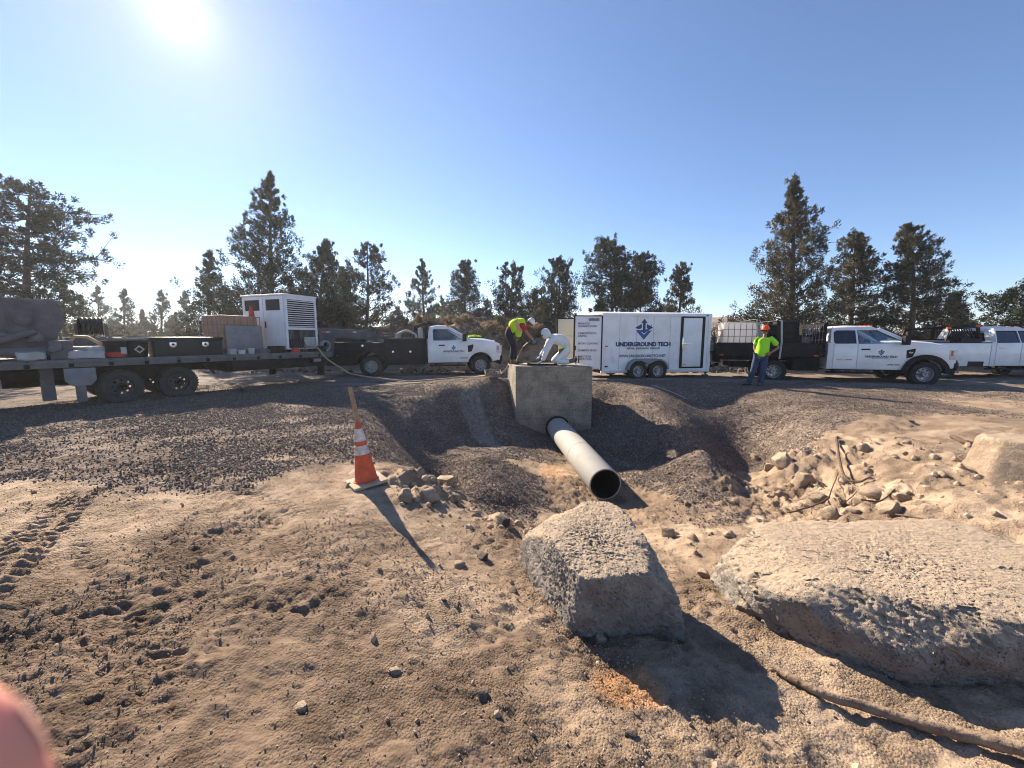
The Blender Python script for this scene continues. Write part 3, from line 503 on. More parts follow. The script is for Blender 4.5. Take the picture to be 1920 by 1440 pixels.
def small(u, v, z, wpx, label, cat='rock', mat='sandrock', group=None, tall=.7, seed=0, sink=.6):
    p = PZ(u, v, z); dist = p.y; z = H(p.x, p.y)
    for _ in range(6): p = PZ(u, v, z); z = H(p.x, p.y)
    s = wpx/FPX*(p.y+.15)/2; rs = random.Random(seed*7+int(u)); pl = rplanes(rs, s)
    o = rock('rock', pl, (p.x, p.y+s*.5, z+s*(tall-sink)*.7), M[mat], 3, .07, 3, seed+2, rz=rs.uniform(0, 3)); o.scale = (1, .85, tall); return tag(o, label, cat, group)
k = 'pale rocks on the crumbling right bank'
for i, (u, v, z, wd, lb, t) in enumerate([
    (1475, 872, -.6, 46, 'blocky tan rock highest on the crumbling bank, left of the bent branch', .8), (1445, 880, -.7, 22, 'small rock just left of the blocky tan rock on the bank', .7), (1460, 868, -.7, 16, 'little rock behind the blocky tan rock on the bank', .7),
    (1514, 910, -.7, 36, 'cube shaped tan rock with a shaded face in the sandy hollow', .95), (1548, 898, -.6, 34, 'rounded rock right behind the cube shaped rock in the hollow', .8), (1620, 875, -.4, 24, 'knob of pale rock on the bank right of the bent branch', .8),
    (1560, 975, -.75, 34, 'pointed brown stone at the bottom of the sandy hollow', 1.0), (1680, 968, -.45, 44, 'smooth rounded brown stone at the end of the dead twigs', .65), (1650, 935, -.5, 40, 'broad flat slab on the bank above the rounded brown stone', .5),
    (1700, 935, -.4, 36, 'dark sided slab tucked under the lip of the bank', .6), (1620, 932, -.5, 32, 'low pale slab left of the dark sided slab', .5), (1600, 962, -.6, 24, 'small pale stone between pointed and rounded stones', .6),
    (1420, 868, -.8, 18, 'small stone at the left end of the crumbling bank', .7), (1660, 990, -.5, 16, 'pebble just below the rounded brown stone', .7), (1730, 985, -.4, 30, 'low rock right of the rounded brown stone', .5), (1530, 940, -.75, 12, 'dark pebble on the smooth sand of the hollow', .6)]):
    small(u, v, z, wd, lb, group=k, tall=t, seed=i)
k = 'rocks strewn in the sand before the pit'
for i, (u, v, z, wd, lb, t, mt) in enumerate([
    (1258, 1008, -.75, 28, 'brown triangular stone right behind the pitted boulder', .9, 'sandrock'), (1300, 1012, -.7, 22, 'small pale stone right of the brown triangular stone', .7, 'sandrock'), (1372, 1008, -.7, 30, 'pale flattish rock where the gravel tongue ends', .6, 'sandrock'), (1440, 1018, -.6, 34, 'pale rock on the rim behind the broad boulder', .5, 'sandrock'),
    (1325, 1085, -.55, 22, 'dark brown lump between the two big boulders', .9, 'sandrock'), (1805, 1035, -.3, 24, 'small grey stone on the broad boulder', .8, 'basalt'),
    (930, 970, -.4, 30, 'flat pinkish slab lying on the near rim of the pit', .45, 'sandrock'), (945, 985, -.42, 34, 'dark jagged stone next to the pinkish slab', .8, 'darkrock'), (962, 1113, -.28, 20, 'dark pebble alone on the smooth sand left of the boulder', .7, 'darkrock'),
    (833, 1128, -.2, 10, 'tiny dark pebble below the tip of the cone shadow', .7, 'darkrock'), (856, 1140, -.2, 12, 'tiny dark pebble right below the tip of the cone shadow', .7, 'darkrock'),
    (755, 935, -.22, 34, 'broken tan rock right of the traffic cone', .8, 'sandrock'), (800, 940, -.3, 40, 'angular tan rock on the rim beside the gravel mound', .85, 'sandrock'), (830, 915, -.35, 44, 'biggest tan rock on the rim left of the gravel mound', .75, 'sandrock'), (852, 940, -.4, 26, 'brown rock wedged between the rim and the gravel mound', .8, 'sandrock'),
    
    (860, 1065, -.3, 24, 'clod of grey soil on the small dirt heap', .6, 'sandrock'), (905, 1050, -.3, 22, 'dark stone in the small dirt heap', .7, 'darkrock'), (1128, 1203, -.3, 24, 'pale flat stone in the rubble under the pitted boulder', .6, 'sandrock'),
    (1185, 1385, -.3, 24, 'dark stone at the lower middle edge of the foreground', .7, 'darkrock'), (560, 1330, -.05, 26, 'flat clod in the churned soil at lower left centre', .5, 'sandrock'), (740, 1265, -.1, 24, 'grey crumbly clod in the churned soil', .7, 'sandrock'), (905, 1310, -.2, 26, 'dark clod above the middle of the bottom edge', .7, 'darkrock')]):
    small(u, v, z, wd, lb, group=k, tall=t, seed=i+40, mat=mt)
# far rock pile on the bank behind the left pickup
k = 'dark boulders piled on the bank'
for i, (u, v, y, wd, lb) in enumerate([(852, 600, 25, 30, 'dark boulder at the left end of the pile on the bank'), (880, 590, 25.5, 34, 'dark boulder topping the left half of the pile'), (905, 603, 24.6, 44, 'largest dark boulder low in the middle of the pile'), (925, 593, 25.4, 30, 'dark boulder topping the right half of the pile'), (893, 578, 26, 26, 'topmost dark boulder of the pile against the sky'), (870, 612, 24.2, 28, 'dark boulder low at the left front of the pile'), (938, 606, 24.5, 28, 'dark boulder at the right end of the pile'), (915, 580, 26, 22, 'small dark boulder right of the topmost one')]):
    p = PY(u, v, y); rs = random.Random(i); s = wd/FPX*y/2*.75; p.z -= .35
    o = rock('boulder', rplanes(rs, s), p, M['darkrock'], 3, .07, 3, i); tag(o, lb, 'boulder', k)
# broken earth and stones on the crumbling right bank and the rim by the cone
bx = np.r_[rng.normal(5.2, .9, 380), rng.normal(-1.0, .3, 90), rng.normal(.1, .45, 140), rng.uniform(-1, 4, 160)]; by = np.r_[rng.normal(5.1, .9, 380), rng.normal(4.5, .25, 90), rng.normal(4.0, .25, 140), rng.uniform(1.3, 4.5, 160)]
kp = (by > 1.2)&(gravelness(bx, by) < .6)&(bx < 1.6*by+1); bx, by = bx[kp], by[kp]; sz = .018+.1*rng.random(len(bx))**4; sz[by < 3.6] *= .55; bz = height(bx, by)+sz*.12
M['bankstone'] = stonemat('dusty_bank_stone', [(0, (.22, .165, .115)), (.5, (.34, .26, .185)), (1, (.45, .355, .255))])
scatter('bank_rubble', np.c_[bx, by, bz], sz, M['bankstone'], 'broken tan stones and earth crumbs on the sandy bank', 1, .8)

# thin dusty air over the whole site
hz_ = MB().box(-460, 460, -90, 470, -22, 26).build('haze', [], None, 0); hm = bpy.data.materials.new('haze_air'); hm.use_nodes = True; hn = hm.node_tree; hn.nodes.clear()
ho = hn.nodes.new('ShaderNodeOutputMaterial'); hv = hn.nodes.new('ShaderNodeVolumePrincipled'); hv.inputs['Color'].default_value = (.86, .92, 1, 1); hv.inputs['Density'].default_value = .0008; hv.inputs['Anisotropy'].default_value = .45
hn.links.new(hv.outputs[0], ho.inputs['Volume']); hz_.data.materials.append(hm); tag(hz_, 'thin pale dusty haze over the whole site', kind='stuff')
# ------------------------------------------------------------------ wheels
def arc(cx, cz, r, a0, a1, n=14): return [(cx+r*math.cos(R(a0+(a1-a0)*i/n)), cz+r*math.sin(R(a0+(a1-a0)*i/n))) for i in range(n+1)]
def wheel(parent, x, y, r=.405, wd=.24, side=-1, dual=False, dusty=False, steer=0, holes=8, style='truck', cache={}):
    key = (r, wd, side, dusty, style, dual)
    ty = M['tyre_dusty' if dusty else 'tyre']; rm = M['rim_dusty' if dusty else 'rim']
    hubm = MB().lathe([(0, .03), (-.05, .09), (.0, .095)], (0, 0, 0), (0, side, 0), 16) if 0 else None
    h = MB(); e = wd*.5-.03
    dish = -.05 if style == 'dual' else .02
    h.lathe([(dish, .0), (dish+.05, .05), (dish+.05, .075), (dish, .085), (dish-.02, .09)], (0, side*(e-.03), 0), (0, side, 0), 16)
    if key+('h',) not in cache: cache[key+('h',)] = h.build('wheel', M['chassis'] if dusty else M['rim'], parent)
    src = cache[key+('h',)]
    w = src if src.parent == parent and src.location.length == 0 and not src.get('used') else share(src, 'wheel', parent)
    src['used'] = 1; w.location = (x, y, r)
    if key+('t',) not in cache:
        rr = r*.585; hw = wd/2
        t = MB().lathe([(-hw*.8, rr), (-hw, rr+.03), (-hw*1.05, r*.8), (-hw*.92, r*.94), (-hw*.7, r), (hw*.7, r), (hw*.92, r*.94), (hw*1.05, r*.8), (hw, rr+.03), (hw*.8, rr)], (0, 0, 0), (0, side, 0), 40)
        for k in range(36):                                   # tread lugs round the shoulder
            a = 2*PI*k/36; c, s_ = math.cos(a), math.sin(a)
            for sg in (-1, 1):
                u = Vector((c, 0, s_)); tt = Vector((-s_, 0, c)); o = u*(r-.012); yv = Vector((0, 1, 0))
                vs = [o+tt*p*.018+yv*sg*q*hw+u*h_ for h_ in (0, .022) for p, q in ((-1, .35), (1, .35), (1, .93), (-1, .93))]
                t.add(vs, [(0, 1, 2, 3), (7, 6, 5, 4), (0, 4, 5, 1), (1, 5, 6, 2), (2, 6, 7, 3), (3, 7, 4, 0)])
        if dual: t.lathe([(-hw*.8-wd*1.15, rr), (-hw*1.05-wd*1.15, r*.8), (-hw*.7-wd*1.15, r), (hw*.7-wd*1.15, r), (hw*1.05-wd*1.15, r*.8), (hw*.8-wd*1.15, rr)], (0, 0, 0), (0, side, 0), 32)
        cache[key+('t',)] = t.build('tyre', ty, w, 35)
        g = MB(); R1 = r*.6; d0 = {'dual': -.1, 'truck': -.02}.get(style, -.02)
        g.lathe([(hw*.75, R1), (hw*.85, R1+.012), (hw*.8, R1-.012), (d0+.02, R1*.9), (d0, R1*.82)], (0, 0, 0), (0, side, 0), 40)
        # wheel disc with real hand holes
        nh = holes; outer = [(R1*.84*math.cos(2*PI*i/40), R1*.84*math.sin(2*PI*i/40)) for i in range(40)]; hs = []
        for k in range(nh):
            a = 2*PI*(k+.5)/nh; cx, cz = R1*.63*math.cos(a), R1*.63*math.sin(a)
            hs.append([(cx+R1*.105*math.cos(-2*PI*i/10), cz+R1*.105*math.sin(-2*PI*i/10)) for i in range(10)])
        g.plate(outer, hs, lambda a_, b_, q: (a_, side*(d0+(0 if q else .008)+.03*(1-math.hypot(a_, b_)/R1)), b_))
        for k in range(8): a = 2*PI*k/8; g.cyl((.1*math.cos(a), side*(d0+.0), .1*math.sin(a)), (.1*math.cos(a), side*(d0+.045), .1*math.sin(a)), .011, n=6)
        cache[key+('r',)] = g.build('rim', rm, w, 35)
    else:
        share(cache[key+('t',)], 'tyre', w); share(cache[key+('r',)], 'rim', w)
    w.rotation_euler = (0, rng.uniform(0, 6), 0) if not steer else (0, 0, steer)
    return w
# ------------------------------------------------------------------ the company mark (arrow, split diamond, swoosh)
def logo(parent, x, y, z, s, name='company_emblem'):
    def poly(lst, yy, m): 
        b_ = MB(); b_.plate(lst, [], lambda a, c, q: (a, 0 if q else -.0015, c), m); return b_
    L_ = MB(); k = s
    def P(l): L_.plate([(a*k, c*k) for a, c in l], [], lambda a, c, q: (a, -.0015*(1-q), c), 0)
    def Q(l): L_.plate([(a*k, c*k) for a, c in l], [], lambda a, c, q: (a, -.0015*(1-q), c), 1)
    P([(-.07, -.18), (-.07, .28), (-.17, .28), (0, .5), (.17, .28), (.07, .28), (.07, -.18), (.035, -.22), (-.035, -.22)])      # arrow
    P([(-.5, .04), (-.14, .24), (-.14, .02), (-.3, -.02)]); P([(.3, -.02), (.14, .02), (.14, .24), (.5, .04)])
    Q([(-.43, -.11), (-.2, -.14), (0, -.3), (.2, -.12), (.43, -.07), (0, -.55)])
    Q([(-.47, -.06), (-.3, -.14), (0, -.19), (.22, -.12), (.38, .03), (.42, .22), (.3, .1), (.2, .0), (.02, -.07), (-.2, -.07)])
    return L_.build(name, [M['navy'], M['blue']], parent, 0, loc=(x, y, z))
# ------------------------------------------------------------------ pickup cabs
def cab(root, WB, cb, front, z, cabtype, paint, handle='black', flare=False, fvent=True):
    """x forward from the rear axle; near side is y<0.  cb: back of cab, front: bumper face"""
    fa = WB; hw = .99; rk = .52; belt = 1.37; cowl = fa-.42; hoodf = front-.1; AR = .5
    # lower shell with the front wheel arch cut out
    pr = [(cb, rk), (fa-AR-.06, rk)] + arc(fa, .41, AR+.02, 168, 12, 16)[0:] + [(fa+AR+.06, rk+.05), (hoodf+.04, .62), (hoodf+.05, 1.12), (hoodf-.02, 1.29), (hoodf-.25, 1.37), (fa+.1, 1.445), (cowl, 1.49), (cowl-.1, 1.44), (cb, 1.40)]
    MB().prism(pr, -hw+.02, hw-.02).build('cab_body', paint, root, 40, .035)
    MB().box(fa-.62, fa+.6, -.62, .62, .5, 1.25).build('engine_bay', M['chassis'], root)
    # hood bulge
    b_ = MB(); st = [(cowl, 1.485, .82), (fa-.1, 1.485, .8), (fa+.25, 1.46, .76), (hoodf-.18, 1.385, .7)]
    for i, (x, zz, h_) in enumerate(st): b_.v += [(x, -h_, zz-.05), (x, -h_*.85, zz+.015), (x, 0, zz+.03), (x, h_*.85, zz+.015), (x, h_, zz-.05)]
    for i in range(3):
        for j in range(4): b_.f.append([i*5+j, i*5+j+1, i*5+j+6, i*5+j+5]); b_.m.append(0)
    b_.f += [[0, 1, 2, 3, 4], [19, 18, 17, 16, 15]]; b_.m += [0, 0]; b_.build('hood', paint, root, 50)
    # greenhouse: roof, pillars and glass
    ws0 = (cowl+.02, 1.45); ws1 = (cowl-.86, 1.94); rb = cb+.1; rt = 2.03
    roof = MB(); zs = [(rb-.02, 1.93, .74), (rb+.08, 2.0, .745), ((rb+ws1[0])/2, 2.045, .75), (ws1[0]-.15, 2.02, .74), (ws1[0]+.06, 1.93, .73)]
    for x, zz, h_ in zs: roof.v += [(x, -h_-.01, 1.915), (x, -h_, min(zz, 1.96)), (x, -h_*.88, zz-.01), (x, 0, zz+.015), (x, h_*.88, zz-.01), (x, h_, min(zz, 1.96)), (x, h_+.01, 1.915)]
    for i in range(4):
        for j in range(6): roof.f.append([i*7+j, i*7+j+1, i*7+j+8, i*7+j+7]); roof.m.append(0)
    roof.f += [[0, 1, 2, 3, 4, 5, 6], [34, 33, 32, 31, 30, 29, 28]]; roof.m += [0, 0]; roof.build('roof', paint, root, 50)
    def ymap(sd): return lambda x, zz, q: (x, sd*((.965-(zz-1.37)/(1.92-1.37)*.215)-(0 if q else .035)), zz)
    split = {'regular': None, 'extended': cb+.86, 'crew': cb+1.12}[cabtype]; b0 = cb+.02
    outer = [(b0, 1.36), (cowl-.02, 1.36), (cowl+.04, 1.44), (ws1[0]+.02, 1.925), (rb, 1.925), (b0+.02, 1.8)]
    wf = cowl-.2
    if cabtype == 'regular': wins = [[(cb+.24, 1.42), (wf-.42, 1.42), (wf-.28, 1.38), (wf-.02, 1.38), (wf+.02, 1.46), (ws1[0]-.03, 1.865), (cb+.26, 1.865), (cb+.22, 1.82)]]
    else:
        wins = [[(cb+.22, 1.42), (split-.035, 1.42), (split-.035, 1.865), (cb+.28, 1.865), (cb+.2, 1.8), (cb+.19, 1.48)],
                [(split+.035, 1.42), (wf-.45, 1.42), (wf-.3, 1.385), (wf, 1.385), (wf+.03, 1.46), (ws1[0]-.03, 1.865), (split+.035, 1.865)]]
    for sd in (-1, 1):
        MB().plate(outer, [w_[::-1] for w_ in wins], ymap(sd)).build('window_frame', paint, root, 30)
        for i, w_ in enumerate(wins):
            gx_ = MB(); fm = ymap(sd); cx_ = sum(p[0] for p in w_)/len(w_); cz_ = sum(p[1] for p in w_)/len(w_)
            gx_.plate([(cx_+(a-cx_)*1.01, cz_+(c_-cz_)*1.01) for a, c_ in w_], [], lambda a, c_, q, fm=fm: (fm(a, c_, 1)[0], fm(a, c_, 1)[1]-sd*(.016+.004*q), c_))
            gx_.build('window_glass', M['privacy' if (i == 0 and len(wins) > 1) else 'glass'], root, 0)
            # black seal round the opening
            sl_ = MB(); pts = [Vector(fm(a, c_, 1))+Vector((0, sd*.001, 0)) for a, c_ in w_]; sl_.path(pts+[pts[0]], .009, 5, caps=False); sl_.build('window_seal', M['black'], root, 60)
    g = MB(); g.add([(ws0[0]-.01, -.9, ws0[1]), (ws0[0]-.01, .9, ws0[1]), (ws1[0]+.05, .72, ws1[1]), (ws1[0]+.05, -.72, ws1[1])], [(0, 1, 2, 3)]); g.build('windscreen', M['glass'], root, 0)
    g = MB(); g.add([(cb+.03, -.7, 1.45), (cb+.03, .7, 1.45), (rb+.01, .64, 1.88), (rb+.01, -.64, 1.88)], [(0, 1, 2, 3)]); g.build('rear_window', M['privacy'], root, 0)
    for sd in (-1, 1):
        g = MB(); g.bar((ws0[0]+.01, sd*.93, ws0[1]), (ws1[0]+.03, sd*.735, ws1[1]+.0), .06, .06); g.build('pillar', paint, root, 40, .01); MB().bar((cb+.04, sd*.9, 1.4), (rb+.02, sd*.71, 1.93), .34, .05).build('pillar', paint, root, 40, .01)
    MB().box(cb, cb+.05, -.95, .95, 1.38, 1.47).build('rear_sill', paint, root, 40, .01); MB().box(rb-.03, rb+.03, -.7, .7, 1.87, 1.95).build('rear_header', paint, root, 40, .01)
    # doors
    edges = [(cb+.16, split), (split, fa-.53)] if split else [(cb+.34, fa-.53)]
    for sd in (-1, 1):
        for k_, (a, c_) in enumerate(edges):
            y0 = sd*(hw-.028); y1 = sd*(hw+.006)
            d = MB().prism([(a+.012, .55), (c_-.012, .55), (c_-.012, 1.42 if k_ < len(edges)-1 else 1.40), (a+.012, 1.405)], min(y0, y1), max(y0, y1)).build('door', paint, root, 40, .012)
            MB().box(a+.03, c_-.03, min(sd*(hw+.0), sd*(hw+.009)), max(sd*(hw+.0), sd*(hw+.009)), .74, .76).build('crease', paint, d, 40, .003)
            if not (cabtype == 'extended' and k_ == 0):
                MB().box(a+.1, a+.34, min(sd*hw, sd*(hw+.045)), max(sd*hw, sd*(hw+.045)), 1.2, 1.245).build('door_handle', M['black'] if handle == 'black' else paint, d, 40, .012)
        y0, y1 = sorted((sd*(hw-.03), sd*(hw+.004)))
        MB().prism([(cowl-.13+.02, 1.2), (fa-.3, 1.26), (fa-.3, 1.16), (fa-.36, .98), (cowl-.13+.04, .93)], y0, y1+0).build('fender_vent', M['black'], root, 40, .01) if fvent else None
        # mirror
        mr_ = MB().box(cowl-.33, cowl-.17, min(sd*1.06, sd*1.24), max(sd*1.06, sd*1.24), 1.38, 1.68).bar((cowl-.22, sd*.95, 1.42), (cowl-.24, sd*1.1, 1.47), .06, .05); mr_.build('mirror', M['black'], root, 40, .03)
        # head lamp, tow hook, bumper end
        y0, y1 = sorted((sd*.62, sd*(hw-.005))); MB().box(hoodf-.16, hoodf+.058, y0, y1, .9, 1.22).build('headlight', [M['lamp']], root, 40, .02)
        y0, y1 = sorted((sd*(hw-.02), sd*(hw-.001))); MB().box(hoodf-.13, hoodf-.07, y0, y1, 1.02, 1.19).build('marker_light', M['amber'], root, 40)
        if flare:
            pf = arc(fa, .41, AR+.15, 170, 8, 16)+[(fa+AR+.12, .46), (fa+AR+.02, .46)]+arc(fa, .41, AR+.0, 12, 168, 16)+[(fa-AR-.02, .38), (fa-AR-.14, .38)]
            y0, y1 = sorted((sd*(hw-.03), sd*(hw+.09))); MB().prism(pf, y0, y1).build('wheel_arch_flare', M['black'], root, 50, .02)
    g = MB().box(hoodf-.02, front, -.98, .98, .56, .8).box(front-.14, front-.02, -.85, .85, .42, .56); g.build('front_bumper', M['black'], root, 40, .04)
    g = MB().box(hoodf+.0, hoodf+.075, -.6, .6, .84, 1.2)
    for i in range(3): g.box(hoodf+.06, hoodf+.09, -.6, .6, .88+i*.11, .93+i*.11, 1)
    g.build('grille', [M['black'], M['steelgrey']], root, 40)
    for sd in (-1, 1): g = MB().box(cb+.05, fa-.62, min(sd*.78, sd*.98), max(sd*.78, sd*.98), .38, .43).bar((cb+.3, sd*.6, .5), (cb+.3, sd*.9, .4), .05, .05).bar((fa-.9, sd*.6, .5), (fa-.9, sd*.9, .4), .05, .05); g.build('running_board', M['chassis'], root, 40)
    for i in (-2, -1, 0, 1, 2): MB().box(ws1[0]-.16, ws1[0]-.04, i*.25-.03, i*.25+.03, 2.03, 2.06).build('roof_marker_light', M['amber'], root, 40, .012)
    # inside
    g = MB()
    for sd in (-.45, .45):
        g.box(fa-1.75, fa-1.2, sd-.25, sd+.25, .95, 1.1).prism([(fa-1.8, 1.05), (fa-1.62, 1.05), (fa-1.78, 1.68), (fa-1.92, 1.68)], sd-.24, sd+.24).prism([(fa-1.93, 1.7), (fa-1.8, 1.7), (fa-1.83, 1.87), (fa-1.93, 1.87)], sd-.12, sd+.12)
        if split: g.prism([(cb+.1, 1.05), (cb+.3, 1.05), (cb+.2, 1.65), (cb+.06, 1.65)], sd-.24, sd+.24).prism([(cb+.08, 1.66), (cb+.2, 1.66), (cb+.17, 1.8), (cb+.09, 1.8)], sd-.12, sd+.12)
    g.build('seat', M['seat'], root, 40, .03)
    g = MB().box(cowl-.42, cowl-.05, -.85, .85, 1.2, 1.42); g.build('dashboard', M['seat'], root, 40, .04)
    q = [Vector((fa-.98+.04*math.cos(a), .45+.19*math.sin(a), 1.36+.19*math.cos(a))) for a in [2*PI*i/20 for i in range(21)]]
    MB().path(q, .014, 6, caps=False).build('steering_wheel', M['black'], root)
    # chassis
    g = MB()
    for sd in (-.42, .42): g.box(-1.35, fa+.7, sd-.04, sd+.04, .5, .68)
    g.cyl((fa, -.85, .4), (fa, .85, .4), .06); g.cyl((0, -.85, .4), (0, .85, .4), .07); g.cyl((0, -.05, .4), (0, .2, .4), .18, n=16)
    for x in (.9, 1.9, fa-.7): g.box(x-.04, x+.04, -.42, .42, .52, .64)
    g.cyl((cb, .3, .5), (0.5, .3, .5), .06); g.box(cb+.1, cb+.9, .3, .8, .42, .7); g.build('chassis', M['chassis'], root, 40)

def truck_logo(root, x, w_=.82):
    y = -1.0; logo(root, x, y, 1.13, .2)
    text('UNDERGROUND TECH', .095, M['navy'], 'company_name', root, (x, y, .945), bold=.004, width=w_)
    text('REPAIR  RENOVATE  RESOLVE', .04, M['greyprint'], 'company_slogan', root, (x, y, .895), width=w_*.55)
ang = math.atan2
# ================================================================== left truck: regular cab, charcoal service body
A = thing('service_truck', 'white regular cab truck with a charcoal service body, hitched to the gooseneck trailer', 'truck', (-5.5+.2*0, 15.0+.0, 0), R(11.5))
tA = R(11.5); A.location = Vector((-5.5, 15.0, 0))+Vector((-math.sin(tA), math.cos(tA), 0))*1.0; A.location.z = .03
WB = 4.3; cab(A, WB, 2.17, 5.22, 0, 'regular', M['white'])
for sd in (-1, 1): wheel(A, WB, sd*.88, side=sd, steer=0); wheel(A, 0, sd*.9, side=sd, dual=True, style='dual')
for sd in (-1, 1):
    y0, y1 = sorted((sd*.62, sd*1.02))
    pr = [(-1.62, .46), (-1.62, 1.34), (.5, 1.34), (.5, 1.5), (2.1, 1.5), (2.1, .46), (.66, .46)]+arc(0, .41, .56, 6, 174, 16)+[(-.6, .46)]
    MB().prism(pr, y0, y1).build('service_body', M['darkbody'], A, 40, .02)
    e0, e1 = sorted((sd*1.018, sd*1.032))
    doors = [(-1.56, -.75, .52, .98), (-1.56, .44, 1.02, 1.3), (.74, 1.36, .52, 1.44), (1.4, 2.04, .52, 1.44)]
    for k_, (a, c_, d0, d1) in enumerate(doors):
        d = MB().prism([(a, d0), (c_, d0), (c_, d1), (a, d1)], e0, e1).build('compartment_door', M['darkbody'], A, 40, .008)
        lx, lz = {0: (-1.2, .83), 1: (-.28, 1.22), 2: (.84, .98), 3: (1.5, .98)}[k_]
        MB().cyl((lx, sd*1.03, lz), (lx, sd*1.055, lz), .045, .04, 12).cyl((lx, sd*1.055, lz), (lx, sd*1.065, lz), .02, n=8).build('latch', M['chrome'], d)
    fr = arc(0, .41, .6, 8, 172, 16)+arc(0, .41, .555, 172, 8, 16); y0, y1 = sorted((sd*1.015, sd*1.06)); MB().prism(fr, y0, y1).build('wheel_arch_trim', M['darkbody'], A, 50, .01)
MB().box(-1.62, 2.1, -.62, .62, .98, 1.04).box(-1.65, -1.6, -.98, .98, .5, .62).build('truck_bed', M['chassis'], A, 40)
MB().box(-1.75, -1.6, -1.0, 1.0, .46, .58).build('rear_bumper', M['black'], A, 40, .02)
g = MB()
for sd in (-1, 1): g.bar((2.12, sd*.78, 1.48), (2.12, sd*.7, 2.12), .09, .09); g.bar((1.62, sd*.8, 1.48), (1.7, sd*.76, 1.98), .07, .07).bar((1.7, sd*.76, 1.98), (2.1, sd*.71, 2.1), .07, .07)
g.bar((2.12, -.73, 2.1), (2.12, .73, 2.1), .08, .08); g.bar((1.7, -.77, 1.98), (1.7, .77, 1.98), .05, .05)
for i in range(7): g.bar((2.12, -.6+.2*i, 1.5), (2.12, -.6+.2*i, 2.08), .025, .025)
g.build('headache_rack', M['black'], A, 40, .01)
MB().box(.34, .5, -.98, -.7, 1.34, 1.45).build('lid_latch', M['steelgrey'], A, 40, .02); MB().box(-.2, .05, -.98, -.75, 1.34, 1.4).build('lid_latch', M['steelgrey'], A, 40, .02)
truck_logo(A, 3.2, .86); text('SUPER DUTY', .04, M['black'], 'door_badge', A, (3.62, -1.0, .69), bold=.003, width=.32)
def local(root, x, y, z): return root.matrix_basis @ Vector((x, y, z))
hc = thing('hose_coil', 'coiled pale hose bundle lying on the charcoal service body behind the rack', 'hose', local(A, 1.35, -.72, 1.5), tA)
for i in range(5):
    rr = .3-.02*i; pts = [(rr*1.25*math.cos(a), -.12+.06*i+.02*math.sin(3*a), .02+.26*abs(math.sin(a))**.8+.02*math.sin(5*a+i)) for a in [PI*j/16 for j in range(17)]]
    MB().path(pts, .045, 8).build('hose_loop', M['bag'], hc)
vb = thing('rag_bundle', 'pale bundle strapped upright in the black rack behind the left cab', 'bundle', local(A, 1.9, -.3, 1.5), tA)
for i in range(4): rock('fold', rplanes(random.Random(i), .13), (0, -.3+.2*i, .14), M['bag'], 3, .1, 3, i, parent=vb).scale = (.8, .9, 2.0-.2*(i % 2))
# lime vest on the hood
b_ = MB(); n0 = 9
for i in range(n0):
    for j in range(n0): x = -.26+.065*i; y = -.2+.05*j; b_.v.append((x, y, .03+.045*float(vn(i*.9, j*.9, 5))+.03*math.exp(-((i-4)/2.5)**2)))
for i in range(n0-1):
    for j in range(n0-1): b_.f.append([i*n0+j, (i+1)*n0+j, (i+1)*n0+j+1, i*n0+j+1]); b_.m.append(0)
vs_ = b_.build('folded_vest', M['vest'], None, 80, loc=local(A, 4.15, -.15, 1.5), rot=(0, 0, tA)); tag(vs_, 'folded lime yellow vest lying on the hood of the left truck', 'vest')
sm_ = vs_.modifiers.new('s', 'SOLIDIFY'); sm_.thickness = .05
# ================================================================== right truck: extended cab with stake flatbed
tB = R(-16.2); Bt = thing('flatbed_truck', 'white extended cab truck with a black stake flatbed parked at the right', 'truck', (0, 0, 0), tB)
Bt.location = Vector((9.55, 14.0, -.06))+Vector((-math.sin(tB), math.cos(tB), 0))*1.0
WB = 4.38; cab(Bt, WB, 1.62, 5.25, 0, 'extended', M['white'], flare=True)
for sd in (-1, 1): wheel(Bt, WB, sd*.93, side=sd, style='truck'); wheel(Bt, 0, sd*.93, side=sd, dual=True, style='dual')
MB().box(-1.95, 1.4, -1.13, 1.13, .98, 1.05).build('flatbed_deck', M['deck'], Bt, 40)
g = MB()
for sd in (-.5, .5): g.box(-1.9, 1.4, sd-.05, sd+.05, .78, .98)
for i in range(8): g.box(-1.85+i*.44, -1.78+i*.44, -1.1, 1.1, .9, .98)
g.box(.55, 1.35, -1.08, -.6, .45, .9); g.box(-1.9, -1.8, -1.1, 1.1, .7, .98); g.build('subframe', M['chassis'], Bt, 40)
for sd in (-1, 1):
    y0, y1 = sorted((sd*1.11, sd*1.15)); MB().box(-1.95, 1.38, y0, y1, .94, 1.42).build('side_board', M['darkbody'], Bt, 40, .01)
    y0, y1 = sorted((sd*1.15, sd*1.19))
    for x in (-1.9, -.85, .2, 1.3): MB().box(x-.04, x+.04, y0, y1, .92, 1.44).build('stake_post', M['black'], Bt, 40)
    MB().box(-1.95, 1.38, y0, y1, 1.38, 1.43).build('top_rail', M['darkbody'], Bt, 40)
    for x in (-1.78, 1.2): MB().box(x-.06, x+.06, y0+sd*.01, y1+sd*.01, .96, 1.02).build('marker_light', M['red'], Bt, 40)
MB().box(-2.0, -1.95, -1.12, 1.12, .94, 1.42).build('tailgate', M['darkbody'], Bt, 40, .01)
g = MB(); g.plate([(-1.1, .95), (1.1, .95), (1.1, 1.8), (.95, 2.12), (-.95, 2.12), (-1.1, 1.8)], [[(-.7, 1.4), (-.7, 1.95), (.7, 1.95), (.7, 1.4)]], lambda a, c_, q: (1.42+.07*q, a, c_))
for i in range(9): g.bar((1.455, -.6+i*.15, 1.4), (1.455, -.6+i*.15, 1.95), .02, .02)
